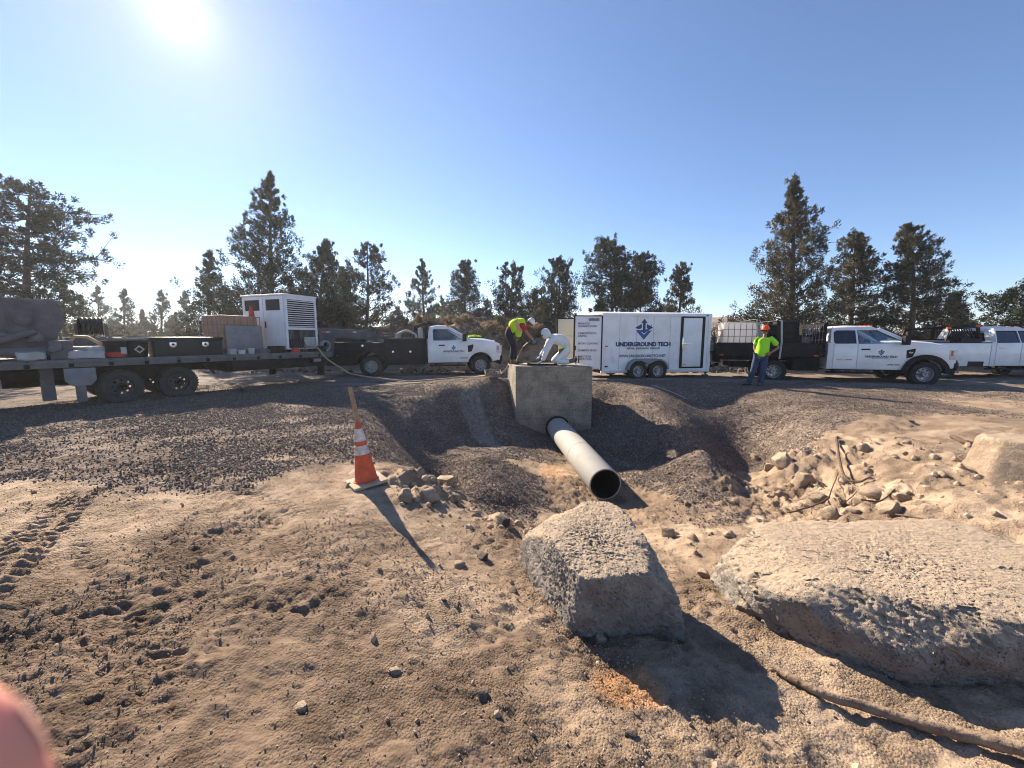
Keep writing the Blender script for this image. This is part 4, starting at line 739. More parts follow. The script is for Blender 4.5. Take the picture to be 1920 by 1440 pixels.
for sd in (-1, 1): g.box(1.2, 1.5, sd*1.08-.05, sd*1.08+.05, 1.05, 1.2); g.prism([(1.05, 1.42), (1.5, 1.42), (1.5, 2.12), (1.4, 2.12)], sd*1.05-.02, sd*1.05+.02)
g.build('headboard', M['chassis'], Bt, 40)
# see-through side rack between black box and cab
g = MB()
for i in range(7): g.bar((.78+i*.1, -1.08, 1.44), (.78+i*.1, -1.08, 2.05+.01*i), .018, .018)
for z in (1.5, 1.78, 2.05): g.bar((.74, -1.08, z), (1.42, -1.08, z+.05), .02, .02)
g.build('stake_rack', M['steelgrey'], Bt, 40)
for x, zt in ((-.62, 2.28), (.12, 2.24)):
    pts = [(x-.03, -1.2, .86), (x, -1.2, 1.44), (x-.05 if x < -.5 else x, -1.05, zt), (x-.05 if x < -.5 else x, 1.05, zt), (x, 1.2, 1.44)]
    g = MB()
    for a, c_ in zip(pts[:-1], pts[1:]): g.bar(a, c_, .055, .055) if 0 else g.add([Vector(a)+Vector((sx*.03, 0, 0)) for sx in (-1, 1)]+[Vector(c_)+Vector((sx*.03, 0, 0)) for sx in (1, -1)]+[Vector(a)+Vector((sx*.03, .006, .006)) for sx in (-1, 1)]+[Vector(c_)+Vector((sx*.03, .006, .006)) for sx in (1, -1)], [(0, 1, 2, 3), (7, 6, 5, 4), (0, 4, 5, 1), (1, 5, 6, 2), (2, 6, 7, 3), (3, 7, 4, 0)])
    g.build('cargo_strap', M['bag'], Bt, 0)
truck_logo(Bt, 3.15, .9); text('SUPER DUTY', .04, M['black'], 'door_badge', Bt, (3.52, -1.0, .69), bold=.003, width=.34)
text('USDOT', .05, M['greyprint'], 'door_lettering', Bt, (1.98, -1.0, .85), width=.18); text('NUMBER', .05, M['greyprint'], 'door_lettering', Bt, (2.24, -1.0, .85), width=.22)
text('F550', .07, M['chrome'], 'fender_badge', Bt, (3.96, -1.0, 1.1), rot=(PI/2, 0, 0), width=.1)
g = MB(); pts = [(-1.97, -.7, 1.2), (-2.1, -.8, 1.38), (-2.25, -.8, 1.25), (-2.35, -.8, .85), (-2.7, -.7, .72), (-3.1, -.6, .85)]; g.path(pts, .018, 6); g.build('trailer_cable', M['blackhose'], Bt)
MB().box(-2.3, -2.0, -.9, -.5, 1.1, 1.42).box(-2.2, -2.02, -.85, -.55, .75, 1.05).build('rear_step_box', M['pale'], Bt, 40, .02)
MB().bar((-2.0, 0, .62), (-2.5, 0, .6), .08, .08).build('hitch', M['chassis'], Bt)
# liquid tote
def tote(name, label, loc, rz, tank, dirty=False, group=None):
    t = thing(name, label, 'tank', loc, rz, group); w_, d_, h_ = 1.18, .98, 1.0
    MB().box(-w_/2+.03, w_/2-.03, -d_/2+.03, d_/2-.03, .15, .15+h_).build('bottle', tank, t, 50, .11, 4)
    MB().cyl((0, 0, 1.15), (0, 0, 1.2), .1, n=20).build('cap', M['black'], t)
    g = MB()
    for x in (-.5, 0, .5): g.box(x-.06, x+.06, -d_/2, d_/2, 0, .1)
    for y in (-.42, 0, .42): g.box(-w_/2, w_/2, y-.05, y+.05, .1, .14)
    g.build('pallet', M['steelgrey'], t)
    def rail(z): 
        p = [(-w_/2, -d_/2, z), (w_/2, -d_/2, z), (w_/2, d_/2, z), (-w_/2, d_/2, z), (-w_/2, -d_/2, z)]
        r_ = MB()
        for a, c_ in zip(p[:-1], p[1:]): r_.cyl(a, c_, .011, n=6)
        return r_.build('cage_rail', M['cage'], t)
    for z in (.18, .38, .62, .86, 1.12): rail(z)
    v = MB().cyl((0, 0, .15), (0, 0, 1.13), .011, n=6).build('cage_bar', M['cage'], t, loc=(-w_/2, -d_/2, 0))
    for i in range(1, 7): share(v, 'cage_bar', t, (-w_/2+i*w_/6, -d_/2, 0))
    for i in range(0, 7): share(v, 'cage_bar', t, (-w_/2+i*w_/6, d_/2, 0))
    for i in range(1, 5): share(v, 'cage_bar', t, (-w_/2, -d_/2+i*d_/5, 0)); share(v, 'cage_bar', t, (w_/2, -d_/2+i*d_/5, 0))
    return t
tote('liquid_tote', 'milky white liquid tote in a wire cage strapped on the right truck bed', local(Bt, -1.15, -.45, 1.05), tB, M['tank'])
# black power unit and gear on the bed
pu = thing('power_unit', 'black box shaped power unit between the tote and the right cab', 'generator', local(Bt, .1, -.3, 1.05), tB)
MB().box(-.02, .6, -.5, .6, .08, 1.16).build('housing', M['black'], pu, 40, .03)
for z in (.3, .5, .7): MB().box(.06, .54, -.515, -.5, z, z+.05).build('vent', M['chassis'], pu, 40)
g = MB().bar((-.04, -.52, 0), (-.04, -.52, 1.2), .04, .04).bar((.62, -.52, 0), (.62, -.52, 1.2), .04, .04).bar((-.04, -.52, 1.2), (.62, -.52, 1.2), .04, .04).box(-.1, .65, -.55, .62, 0, .08); g.build('frame', M['darkbody'], pu, 40)
MB().box(-.34, -.06, -.5, .3, .08, 1.05).cyl((-.25, -.52, .7), (-.1, -.52, .7), .1, n=14).cyl((-.2, -.3, 1.05), (-.2, -.3, 1.16), .08, n=12).build('engine', M['chassis'], pu, 40, .02)
gb = thing('gas_cylinder', 'pale gas cylinder standing beside the white tote on the right truck', 'cylinder', local(Bt, -.42, -.78, 1.05), tB)
MB().lathe([(0, .0), (0, .12), (.75, .12), (.85, .1), (.92, .05), (.94, .035)], (0, 0, 0), (0, 0, 1), 18).build('bottle', M['pipe'], gb, 50)
MB().cyl((0, 0, .92), (0, 0, 1.0), .03, n=10).lathe([(.9, .07), (1.06, .07), (1.06, .06), (.9, .06)], (0, 0, 0), (0, 0, 1), 14).build('valve_guard', M['chrome'], gb)
cr = thing('crate', 'pale tapering crate standing beside the black rack at the front of the right bed', 'crate', local(Bt, 1.02, -.6, 1.05), tB)
MB().box(-.14, .16, -.3, .3, 0, .6).build('body', M['steelgrey'], cr, 40, .02); MB().box(-.16, .18, -.32, .32, .6, .66).build('lid', M['black'], cr, 40, .01)
# ================================================================== far right crew cab pickup
tC = R(0); Ct = thing('pickup_truck', 'white crew cab pickup with slatted rack and amber beacons at the right edge', 'truck', (16.72, 15.75, -.05), tC)
WB = 4.45; cab(Ct, WB, 1.65, 5.4, 0, 'crew', M['white'], handle='paint')
for sd in (-1, 1): wheel(Ct, WB, sd*.86, side=sd); wheel(Ct, 0, sd*.86, side=sd)
for sd in (-1, 1):
    y0, y1 = sorted((sd*.93, sd*.99)); pr = [(-1.25, .6), (-1.25, 1.4), (1.6, 1.4), (1.6, .52), (.52, .52)]+arc(0, .41, .5, 12, 168, 14)+[(-.52, .55)]
    MB().prism(pr, y0, y1).build('bed_side', M['white'], Ct, 40, .015)
    y0, y1 = sorted((sd*.9, sd*1.0)); MB().box(-1.25, 1.6, y0, y1, 1.4, 1.425).build('bed_rail_cap', M['black'], Ct, 40)
    MB().box(-1.28, -1.2, min(sd*.86, sd*.98), max(sd*.86, sd*.98), .95, 1.3).build('tail_light', M['red'], Ct, 40, .01)
MB().box(-1.25, 1.6, -.93, .93, .84, .88).build('bed_floor', M['chassis'], Ct, 40)
MB().box(-1.3, -1.24, -.93, .93, .7, 1.4).build('tailgate', M['white'], Ct, 40, .02); MB().box(-1.45, -1.3, -.95, .95, .5, .68).build('rear_bumper', M['chrome'], Ct, 40, .03)
MB().box(.78, 1.38, -1.0, -.985, .52, .7).build('bed_side_black_box', M['black'], Ct, 40)  # black box set on the bed side as a dark notch
MB().box(.5, 1.3, -.92, .92, 1.3, 1.56).build('bed_toolbox', M['black'], Ct, 40, .02)
MB().box(-1.2, .1, -.9, -.5, 1.25, 1.5).build('bed_locker', M['steelgrey'], Ct, 40, .03)
g = MB()
for sd in (-1, 1): g.bar((1.3, sd*.85, 1.42), (1.22, sd*.78, 2.02), .09, .08).bar((1.2, sd*.8, 2.0), (.1, sd*.82, 1.93), .07, .06).bar((.1, sd*.82, 1.93), (-.05, sd*.86, 1.42), .06, .05)
g.bar((1.22, -.78, 2.02), (1.22, .78, 2.02), .08, .08); g.build('headache_rack', M['black'], Ct, 40, .01)
sl0 = MB().bar((0, 0, 0), (.33, 0, -.5), .02, .035).build('rack_slat', M['black'], Ct, 0, loc=(.15, -.82, 1.93))
for i in range(1, 9): share(sl0, 'rack_slat', Ct, (.15+i*.1, -.82, 1.93), sc=(1 if i < 8 else .5, 1, 1))
for x in (1.22, .08):
    b2 = MB().cyl((x, -.8, 2.0 if x > 1 else 1.94), (x, -.8, 2.1 if x > 1 else 2.02), .08, .06, 12).build('beacon', M['amber'], Ct, 50)
# ================================================================== enclosed cargo trailer
tT = R(10.2); T = thing('cargo_trailer', 'white enclosed tandem axle cargo trailer with its rear doors open', 'trailer', (0, 0, 0), tT)
nl = Vector((3.22, 13.75, 0)); T.location = nl+Vector((-math.sin(tT), math.cos(tT), 0))*1.05; T.location.z = .02   # rear end, on the centreline
Lt = 4.33; Wt = 1.03; z0, z1 = .36, 2.42
b_ = MB()   # hollow shell: sides, roof, front and floor
b_.box(0, Lt-.1, -Wt+.02, -Wt+.05, z0, z1-.06); b_.box(0, Lt-.1, Wt-.05, Wt-.02, z0, z1-.06)
b_.build('side_wall', M['trailer_white'], T, 40)
MB().box(Lt-.12, Lt-.02, -Wt+.02, Wt-.02, z0, z1-.06).build('front_wall', M['trailer_white'], T, 40, .04)
rf = [(-Wt, z1-.12), (-Wt, z1-.04), (-Wt+.06, z1+.0), (-.4, z1+.07), (.4, z1+.07), (Wt-.06, z1), (Wt, z1-.04), (Wt, z1-.12), (Wt-.06, z1-.12), (Wt-.06, z1-.05), (-Wt+.06, z1-.05), (-Wt+.06, z1-.12)]
b_ = MB(); n_ = len(rf); b_.v = [(-.02, y, z) for y, z in rf]+[(Lt-.0, y, z) for y, z in rf]; b_.f = [list(range(n_)), list(range(2*n_-1, n_-1, -1))]+[[i, (i+1) % n_, (i+1) % n_+n_, i+n_] for i in range(n_)]; b_.m = [0]*len(b_.f); b_.build('roof', M['trailer_white'], T, 50, .01)
MB().box(0, Lt-.05, -Wt+.0, Wt-.0, z0-.1, z0).build('floor', M['chassis'], T, 40)
g = MB().box(0, Lt, -Wt, -Wt+.03, z0-.1, z0+.02).box(0, Lt, Wt-.03, Wt, z0-.1, z0+.02).build('skirt_rail', M['trailer_white'], T, 40, .005)
for x in (-.02, Lt-.14):
    for sd in (-1, 1): MB().box(x, x+.12, min(sd*(Wt-.08), sd*(Wt+.008)), max(sd*(Wt-.08), sd*(Wt+.008)), z0-.08, z1-.1).build('corner_post', M['trailer_white'], T, 40, .015)
for sd in (-1, 1):
    for i in range(1, 6): 
        if not (sd < 0 and i == 5): MB().box(i*.66-.003, i*.66+.003, min(sd*(Wt-.02), sd*(Wt-.016)), max(sd*(Wt-.02), sd*(Wt-.016)), z0+.02, z1-.12).build('panel_seam', M['greyprint'], T, 0)
# side door, black frame
dx0, dx1 = 3.12, 3.98; dz0, dz1 = z0+.1, z1-.16
MB().plate([(dx0-.06, dz0-.06), (dx1+.07, dz0-.06), (dx1+.07, dz1+.06), (dx0-.06, dz1+.06)], [[(dx0+.04, dz0), (dx0+.04, dz1), (dx1-.05, dz1), (dx1-.05, dz0)]], lambda a, c_, q: (a, -Wt+.012-.012*q, c_)).build('door_frame', M['black'], T, 0)
sd_ = MB().box(dx0+.045, dx1-.055, -Wt-.012, -Wt+.01, dz0+.005, dz1-.005).build('side_door', M['trailer_white'], T, 40, .006)
MB().box(dx0-.02, dx0+.16, -Wt-.04, -Wt-.012, 1.28, 1.33).box(dx0+.04, dx0+.34, -Wt-.045, -Wt-.015, 1.31, 1.34).box(dx0+.0, dx0+.05, -Wt-.04, -Wt-.01, 1.1, 1.55).build('door_latch', M['chrome'], sd_, 40, .006)
MB().box(dx0+.06, dx0+.2, -Wt-.02, -Wt-.011, dz0+.06, dz0+.09).build('marker_light', M['amber'], sd_, 0)
# fender and wheels
fd = arc(1.33, .36, .42, 176, 90, 8)+arc(2.1, .36, .42, 90, 4, 8)+arc(2.1, .36, .36, 4, 120, 8)+[(1.715, .58)]+arc(1.33, .36, .36, 60, 176, 8)
for sd in (-1, 1):
    y0, y1 = sorted((sd*(Wt-.02), sd*(Wt+.22))); MB().prism(fd, y0, y1).build('fender', M['alu'] if 0 else M['pale'], T, 50, .006)
    for x in (1.33, 2.1): wheel(T, x, sd*(Wt+.1), r=.34, wd=.2, side=sd, holes=8)
MB().cyl((1.33, -Wt, .34), (1.33, Wt, .34), .04).cyl((2.1, -Wt, .34), (2.1, Wt, .34), .04).build('axle', M['chassis'], T)
g = MB().bar((Lt-.1, -.5, .36), (Lt+1.0, 0, .42), .08, .1).bar((Lt-.1, .5, .36), (Lt+1.0, 0, .42), .08, .1).box(Lt+.95, Lt+1.15, -.06, .06, .38, .52).build('tongue', M['chassis'], T, 40)
MB().box(Lt+.55, Lt+.63, -.05, .05, .05, .9).cyl((Lt+.59, 0, .05), (Lt+.59, 0, .0), .12, n=12).build('jack', M['steelgrey'], T)
MB().box(Lt-.05, Lt+.02, -Wt+.02, -Wt+.22, .4, .95).build('front_stone_guard', M['alu'], T, 40)
MB().box(.42, .62, -Wt-.004, -Wt+.01, .66, .9).build('access_hatch', M['trailer_white'], T, 40, .02)
MB().box(.12, .2, -Wt-.02, -Wt-.0, 1.22, 1.25).box(.12, .22, -Wt-.02, -Wt, z0+.12, z0+.17).build('marker_light', M['chassis'], T, 0)
MB().box(Lt-.25, Lt-.17, -Wt-.008, -Wt+.01, z1-.09, z1-.05).build('clearance_light', M['chassis'], T, 0)
# lettering on the side
yy = -Wt+.012
logo(T, 1.6, yy, 1.86, .72)
text('UNDERGROUND TECH', .2, M['navy'], 'company_name', T, (1.6, yy, 1.235), bold=.012, width=2.16)
text('REPAIR  RENOVATE  RESOLVE', .09, M['greyprint'], 'company_slogan', T, (1.6, yy, 1.12), bold=.003, width=1.3)
text('WWW.UNDERGROUNDTECH.NET', .14, M['greyprint'], 'web_address', T, (1.58, yy, .83), bold=.004, width=1.86)
# rear doors
def rdoor(y, ang_, inner, label):
    o = MB().box(.0, 1.02, -.02, .02, z0+.02, z1-.12).build('rear_door', [M['trailer_white'], M['cream']], T, 40, .004)
    o.data.polygons.foreach_set('material_index', [1 if p.normal.y*inner > .5 else 0 for p in o.data.polygons])
    for a, c_ in (((-.01, .035), 0), ((.985, 1.035), 0)): MB().box(a[0], a[1], -.03, .03, z0, z1-.1).build('door_edge', M['black'], o, 0)
    MB().box(.036, .984, -.029, .029, z1-.14, z1-.1).build('door_edge', M['black'], o, 0); MB().box(.036, .984, -.029, .029, z0, z0+.035).build('door_edge', M['black'], o, 0)
    o.location = (-.02, y, 0); o.rotation_euler = (0, 0, ang_); return o
d1 = rdoor(-Wt+.0, PI-R(4), 0, '')
# near door, outer face towards the viewer: in the door frame the outer side is +y
t_ = text('MANHOLE\nREHABILITATION', .098, M['greyprint'], 'service_list', d1, (.88, .032, 2.0), rot=(PI/2, 0, PI), align='LEFT', width=.66, bold=.001)
for s_, z_, w_ in (('CEMENTITIOUS\nLINING', 1.66, .66), ('EPOXY COATING', 1.3, .72), ('CHIMNEY SEALS', 1.06, .68), ('INJECTION\nGROUTING', .84, .5)):
    text(s_, .098, M['greyprint'], 'service_list', d1, (.88, .032, z_), rot=(PI/2, 0, PI), align='LEFT', width=w_, bold=.001)
MB().box(.12, .5, .028, .034, 2.12, 2.22).build('faded_sticker', M['pale'], d1, 0)
MB().box(.96, 1.0, .03, .06, 1.1, 1.25).build('lock_hasp', M['black'], d1, 0)
MB().box(.1, .3, .03, .036, z0+.04, z0+.07).build('reflector', M['red'], d1, 0)
d2 = rdoor(Wt-.02, PI-R(5), 1, '')
MB().box(.03, .98, .021, .03, .95, .96).build('liner_seam', M['pale'], d2, 0); MB().box(.03, .98, .021, .03, 1.6, 1.61).build('liner_seam', M['pale'], d2, 0)

# ================================================================== gooseneck flatbed trailer with the load
tG = R(55); G = thing('gooseneck_trailer', 'long dusty flatbed gooseneck trailer carrying equipment at the left', 'trailer', (0, 0, 0), tG)
Fn = Vector((-6.3, 13.38, 0)); G.location = Fn+Vector((-math.sin(tG), math.cos(tG), 0))*1.22; G.location.z = -.01
zd = 1.09
pl = MB().box(-.24, 0, -1.16, 1.16, zd-.05, zd).build('deck_plank', M['deck'], G, 0, .006, loc=(0, 0, 0))
for i in range(1, 36): share(pl, 'deck_plank', G, (-.25*i, 0, .003*((i*7) % 3)))
for sd in (-1, 1):
    y0, y1 = sorted((sd*1.165, sd*1.22)); MB().box(-9.0, .05, y0, y1, zd-.17, zd+.005).build('side_rail', M['steelgrey'], G, 40, .008)
    y0, y1 = sorted((sd*1.225, sd*1.25)); MB().box(-9.0, .05, y0, y1, zd-.075, zd-.03).build('rub_rail', M['steelgrey'], G, 40, .004)
    if sd < 0:
        pk = MB().box(-.04, .04, -1.226, -1.22, zd-.16, zd-.02).build('stake_pocket', M['chassis'], G, 0, loc=(-.4, 0, 0))
        for i in range(1, 14): share(pk, 'stake_pocket', G, (-.4-.62*i, 0, 0))
    y0, y1 = sorted((sd*.4, sd*.5)); MB().prism([(-9, .84), (.3, .84), (.3, .56), (-2.8, .56), (-3.4, .68), (-9, .68)], y0, y1).build('main_beam', M['chassis'], G, 40)
MB().box(-2.9, -.2, -1.12, -.7, .62, .9).build('side_tray', M['chassis'], G, 40, .02)
g = MB()
for i in range(14): g.box(-.3-.62*i-.03, -.3-.62*i+.03, -1.16, 1.16, zd-.17, zd-.06)
g.build('cross_member', M['chassis'], G, 0)
for x in (-4.12, -5.2):
    for sd in (-1, 1): wheel(G, x, sd*.98, r=.4, wd=.23, side=sd, dual=True, dusty=True, holes=8)
MB().cyl((-4.12, -1, .4), (-4.12, 1, .4), .06).cyl((-5.2, -1, .4), (-5.2, 1, .4), .06).box(-5.6, -3.7, -.5, -.4, .5, .7).box(-5.6, -3.7, .4, .5, .5, .7).build('axle', M['chassis'], G)
MB().prism([(-3.55, .84), (-3.35, .84), (-3.3, .55)], -1.0, -.9).build('spring_hanger', M['chassis'], G)
# drop legs and light bracket near the back
MB().prism([(-6.1, .9), (-5.62, .9), (-5.62, .62), (-5.72, .5), (-6.0, .5), (-6.1, .62)], -1.2, -1.12).build('light_bracket', M['pale'], G, 40, .01)
MB().box(-5.95, -5.8, -1.18, -1.04, .14, .5).build('drop_leg', M['steelgrey'], G, 40); MB().box(-6.4, -6.2, -.6, -.4, .16, .9).build('drop_leg', M['steelgrey'], G, 40)
MB().box(-6.9, -5.7, .3, .4, .42, .86).build('rear_plate', M['chassis'], G, 40)
# landing jack
for x, s_ in ((-.25, -1.0), (-1.2, .4)): MB().box(x-.08, x+.08, s_-.08, s_+.08, .32, .9).box(x-.12, x+.12, s_-.12, s_+.12, .3, .33).cyl((x+.1, s_-.05, .45), (x+.3, s_-.1, .42), .02).build('landing_jack', M['chassis'], G, 40)
MB().box(-.6, -.35, -1.226, -1.22, zd-.32, zd-.22).build('licence_plate', M['pale'], G, 0); MB().box(-.7, -.3, -1.22, -1.1, zd-.36, zd-.17).build('toolbox_bracket', M['chassis'], G, 0)
# neck
nk = MB().prism([(.05, .6), (.75, .9), (.8, 1.55), (2.0, 1.5), (2.95, 1.05), (2.95, 1.28), (3.2, 1.28), (3.2, 1.72), (2.95, 1.72), (2.1, 1.86), (.2, 1.92), (.05, 1.92)], -.17, .17).build('gooseneck', M['neck'], G, 40, .02)
MB().cyl((3.05, 0, 1.72), (3.05, 0, 1.1), .07, n=14).cyl((3.05, 0, 1.1), (3.05, 0, 1.0), .1, n=14).build('coupler', M['chassis'], nk)
MB().box(.04, .1, -.5, .5, 1.1, 1.9).build('neck_plate', M['neck'], nk, 40)
for x, z_ in ((.3, 1.75), (1.4, 1.76), (2.85, 1.62)): MB().box(x, x+.16, -.175, -.17, z_, z_+.05).build('reflector', M['red'], nk, 0); MB().box(x+.17, x+.33, -.175, -.17, z_, z_+.05).build('reflector', M['bag'], nk, 0)
MB().cyl((.22, -.05, 1.92), (.22, -.05, 2.1), .17, n=16).cyl((.22, -.05, 2.1), (.22, -.05, 2.14), .19, n=16).build('air_cleaner', M['black'], nk)
g = MB().path([(1.3, -.1, 1.6), (1.4, -.12, 1.35), (1.7, -.1, 1.3), (2.0, -.1, 1.5)], .012, 6).path([(1.25, -.1, 1.6), (1.22, -.12, 1.2)], .02, 6).build('brake_cable', M['blackhose'], nk)
# ---- generator cabinet
tc_ = tG+R(14); K = thing('generator_cabinet', 'white steel generator cabinet with a louvred face on the gooseneck trailer', 'generator', local(G, -1.3, -.95, zd), tc_)
# local frame: near corner at origin, louvred face along +x, door face along +y
L1, L2, Hc = 1.22, 1.95, 1.86
MB().box(.02, L1-.02, .02, L2-.02, .1, Hc-.02).build('cabinet_body', M['trailer_white'], K, 40, .01)
MB().box(-.03, L1+.03, -.03, L2+.03, Hc-.03, Hc+.02).build('cabinet_roof', M['trailer_white'], K, 40, .012)
MB().box(0, L1, 0, L2, .0, .1).build('skid', M['chassis'], K, 40)
fm = MB().plate([(0, .1), (L1, .1), (L1, Hc-.03), (0, Hc-.03)], [[(.1, .82), (.1, Hc-.15), (L1-.08, Hc-.15), (L1-.08, .82)], [(.08, .14), (.08, .74), (L1-.08, .74), (L1-.08, .14)]], lambda a, c_, q: (a, -.0+.025*q-.012, c_)).build('front_panel', M['trailer_white'], K, 0)
MB().box(.08, L1-.06, .014, .03, .8, Hc-.12).box(.07, L1-.07, .014, .03, .13, .75).build('opening', M['black'], K, 0)
ls = MB().bar((.1, -.012, 0), (L1-.08, -.012, 0), .05, .022).build('louvre_slat', M['trailer_white'], K, 0, loc=(0, 0, .85), rot=(R(0), 0, 0))
for i in range(1, 13): share(ls, 'louvre_slat', K, (0, 0, .85+i*.069))
rs_ = MB().box(0, .018, -.005, .012, .42, .73).build('radiator_fin', M['steelgrey'], K, 0, loc=(.1, 0, 0))
for i in range(1, 22):
    if not 5 < i < 9: share(rs_, 'radiator_fin', K, (.1+.047*i, 0, 0))
MB().box(.3, .46, -.03, .0, .4, .74).build('control_box', M['black'], K, 40, .01)
MB().box(.66, 1.1, -.03, .0, .15, .5).build('access_panel', M['bag'], K, 40, .01)
g = MB()
for i in range(7): g.path([(.15+.08*i, -.01, .4), (.17+.08*i, -.08, .2), (.12+.1*i, -.12, -.02)], .012, 5)
g.build('battery_cable', M['blackhose'], K)
for k_, (a, c_) in enumerate(((.03, .93), (.96, L2-.03))):
    d = MB().plate([(a, .12), (c_, .12), (c_, Hc-.05), (a, Hc-.05)], [[(a+.15, Hc-.5), (a+.15, Hc-.15), (c_-.1, Hc-.15), (c_-.1, Hc-.5)]], lambda a_, c__, q: (-.012+.03*q, a_, c__)).build('cabinet_door', M['trailer_white'], K, 0)
    MB().box(.012, .03, a+.14, c_-.09, Hc-.51, Hc-.14).build('door_window', M['black'], d, 0)
    MB().box(-.03, -.01, c_-.08, c_-.04, .8, 1.0).build('handle', M['black'], d, 0)
for z_ in (.5, 1.1, 1.6): MB().cyl((L1+.01, -.02, z_), (L1+.01, -.02, z_+.1), .02, n=8).build('hinge', M['chassis'], K)
rd = thing('folded_warning_flag', 'bright red upright folded warning flag against the generator cabinet', 'flag', local(K, -.32, 1.0, 0.0), tc_)
MB().lathe([(.45, .1), (.5, .11), (1.0, .09), (1.3, .075), (1.42, .05), (1.5, .02)], (0, 0, 0), (-.02, .03, 1), 12).build('cloth', M['redplastic'], rd, 50); MB().cyl((0, 0, 0), (0, 0, .46), .03, n=8).box(-.16, .16, -.14, .14, .42, .48).build('stand', M['black'], rd)
# ---- tote with a grey board
Tt = tote('liquid_tote', 'stained brownish liquid tote in a wire cage beside the generator cabinet', local(G, -2.5, -.05, zd), tG+R(14), M['tankdirty'])
MB().box(-.5, .62, -.53, -.515, .1, .84).build('grey_board', M['pale'], Tt, 40, .004)
# ---- tool box
X0 = local(G, -3.85, -.92, zd); tb = thing('tool_chest', 'long dark green steel tool chest with two paddle latches on the trailer edge', 'toolbox', X0, tG)
MB().box(-.72, .72, -.27, .27, 0, .43).build('chest_body', M['green'], tb, 40, .012); MB().box(-.75, .75, -.3, .3, .43, .49).box(-.7, .7, -.26, .26, .49, .505).build('lid', M['green'], tb, 40, .012)
for x in (-.35, .33):
    q = [(x-.07, .27), (x-.07, .37), (x+.07, .37), (x+.07, .27), (x, .22)]; l_ = MB().prism(q, -.285, -.272).build('latch_plate', M['chrome'], tb, 40, .004); MB().cyl((x, -.285, .31), (x, -.295, .31), .03, n=10).build('lock', M['black'], l_)
# frame stand behind the bins
fs = thing('steel_rack', 'low grey steel frame stand between the bins and the tool chest', 'rack', local(G, -5.05, -.3, zd), tG)
g = MB()
for x in (0, 1.0):
    for y in (-.55, .3): g.bar((x, y, 0), (x, y, .42), .05, .05)
    g.bar((x, -.58, .44), (x, .33, .44), .05, .05)
g.bar((0, -.58, .44), (1, -.58, .44), .05, .05).bar((0, .33, .44), (1, .33, .44), .05, .05).box(0, 1, -.5, .28, .46, .475); g.build('frame', M['pale'], fs, 40)
for i, (x, lb, dc) in enumerate(((-5.2, 'black bin with an orange lower band at the trailer edge', 1), (-4.82, 'black bin marked with a pale diamond beside the tool chest', 0))):
    bn_ = thing('storage_bin', lb, 'bin', local(G, x, -.85, zd), tG, 'black bins on the gooseneck trailer')
    MB().lathe([(0, 0), (0, .19), (.38, .215), (.39, .23), (.42, .23), (.42, .205), (.36, .2)], (0, 0, 0), (0, 0, 1), 20).build('bucket', M['black'], bn_, 50)
    if i == 0: MB().lathe([(.03, .2), (.14, .206), (.14, .208), (.03, .203)], (0, 0, 0), (0, 0, 1), 20).build('band', M['redplastic'], bn_)
    MB().box(.05, .15, -.225, -.215, .1, .26).build('tag', M['bag'], bn_) if i == 0 else MB().prism([(-.1, .2), (0, .1), (.1, .2), (0, .3)], -.226, -.216).prism([(-.06, .2), (0, .14), (.06, .2), (0, .26)], -.23, -.227, 1).build('diamond_sign', [M['bag'], M['black']], bn_)
    MB().path([(-.2, 0, .4), (-.1, -.05, .5), (.1, -.05, .52), (.25, 0, .42)], .01, 6).build('handle', M['cage'], bn_)
for i, (x, y, z_, lb) in enumerate(((-5.72, -.9, 0, 'pale paper bag lying flat at the trailer edge left of the bins'), (-5.5, -.75, .1, 'pale paper bag slumped over another bag beside the bins'), (-5.75, -.4, .1, 'small torn paper bag behind the flat bag'), (-6.5, -.98, 0, 'dusty sack lying before the mortar mixer'))):
    o = rock('cement_bag', [(0, 0, 1, .1), (0, 0, -1, .08), (1, 0, 0, .3), (-1, 0, 0, .3), (0, 1, 0, .2), (0, -1, 0, .2), (1, 1, .3, .33), (-1, 1, .3, .33), (1, -1, .3, .33), (-1, -1, .3, .33)], local(G, x, y, zd+.09+z_), M['bag'], 4, .13, 4, i, tG+i*.5); tag(o, lb, 'bag', 'bags on the gooseneck trailer')
rl = thing('hose_reel', 'black hose reel standing behind the bags', 'hose reel', local(G, -5.35, .7, zd), tG)
MB().lathe([(-.22, .06), (-.22, .24), (-.2, .24), (-.2, .1), (.2, .1), (.2, .24), (.22, .24), (.22, .06)], (0, 0, .78), (1, -.2, 0), 20).build('drum', M['chassis'], rl)
for i in range(5): q = [(-.16+.08*i+.0, .2*math.cos(a), .78+.2*math.sin(a)) for a in [2*PI*j/18 for j in range(19)]]; MB().path(q, .035, 7, caps=False).build('hose_turn', M['blackhose'], rl)
MB().box(-.5, .5, -.3, .3, 0, .5).build('base_box', M['steelgrey'], rl, 40, .02); MB().bar((-.27, 0, .5), (-.27, 0, .85), .06, .06).bar((.27, 0, .5), (.27, 0, .85), .06, .06).build('bracket', M['steelgrey'], rl)
# arching suction hoses
ah = tag(MB().path([local(G, -5.95, -.5, zd+.3), local(G, -5.8, -.55, zd+.52), local(G, -5.6, -.6, zd+.5), local(G, -5.42, -.62, zd+.35), local(G, -5.3, -.64, zd+.22)], .035, 8).build('suction_hose', M['hose'], None), 'grey hose arching out of the mortar mixer over the bags', 'hose')
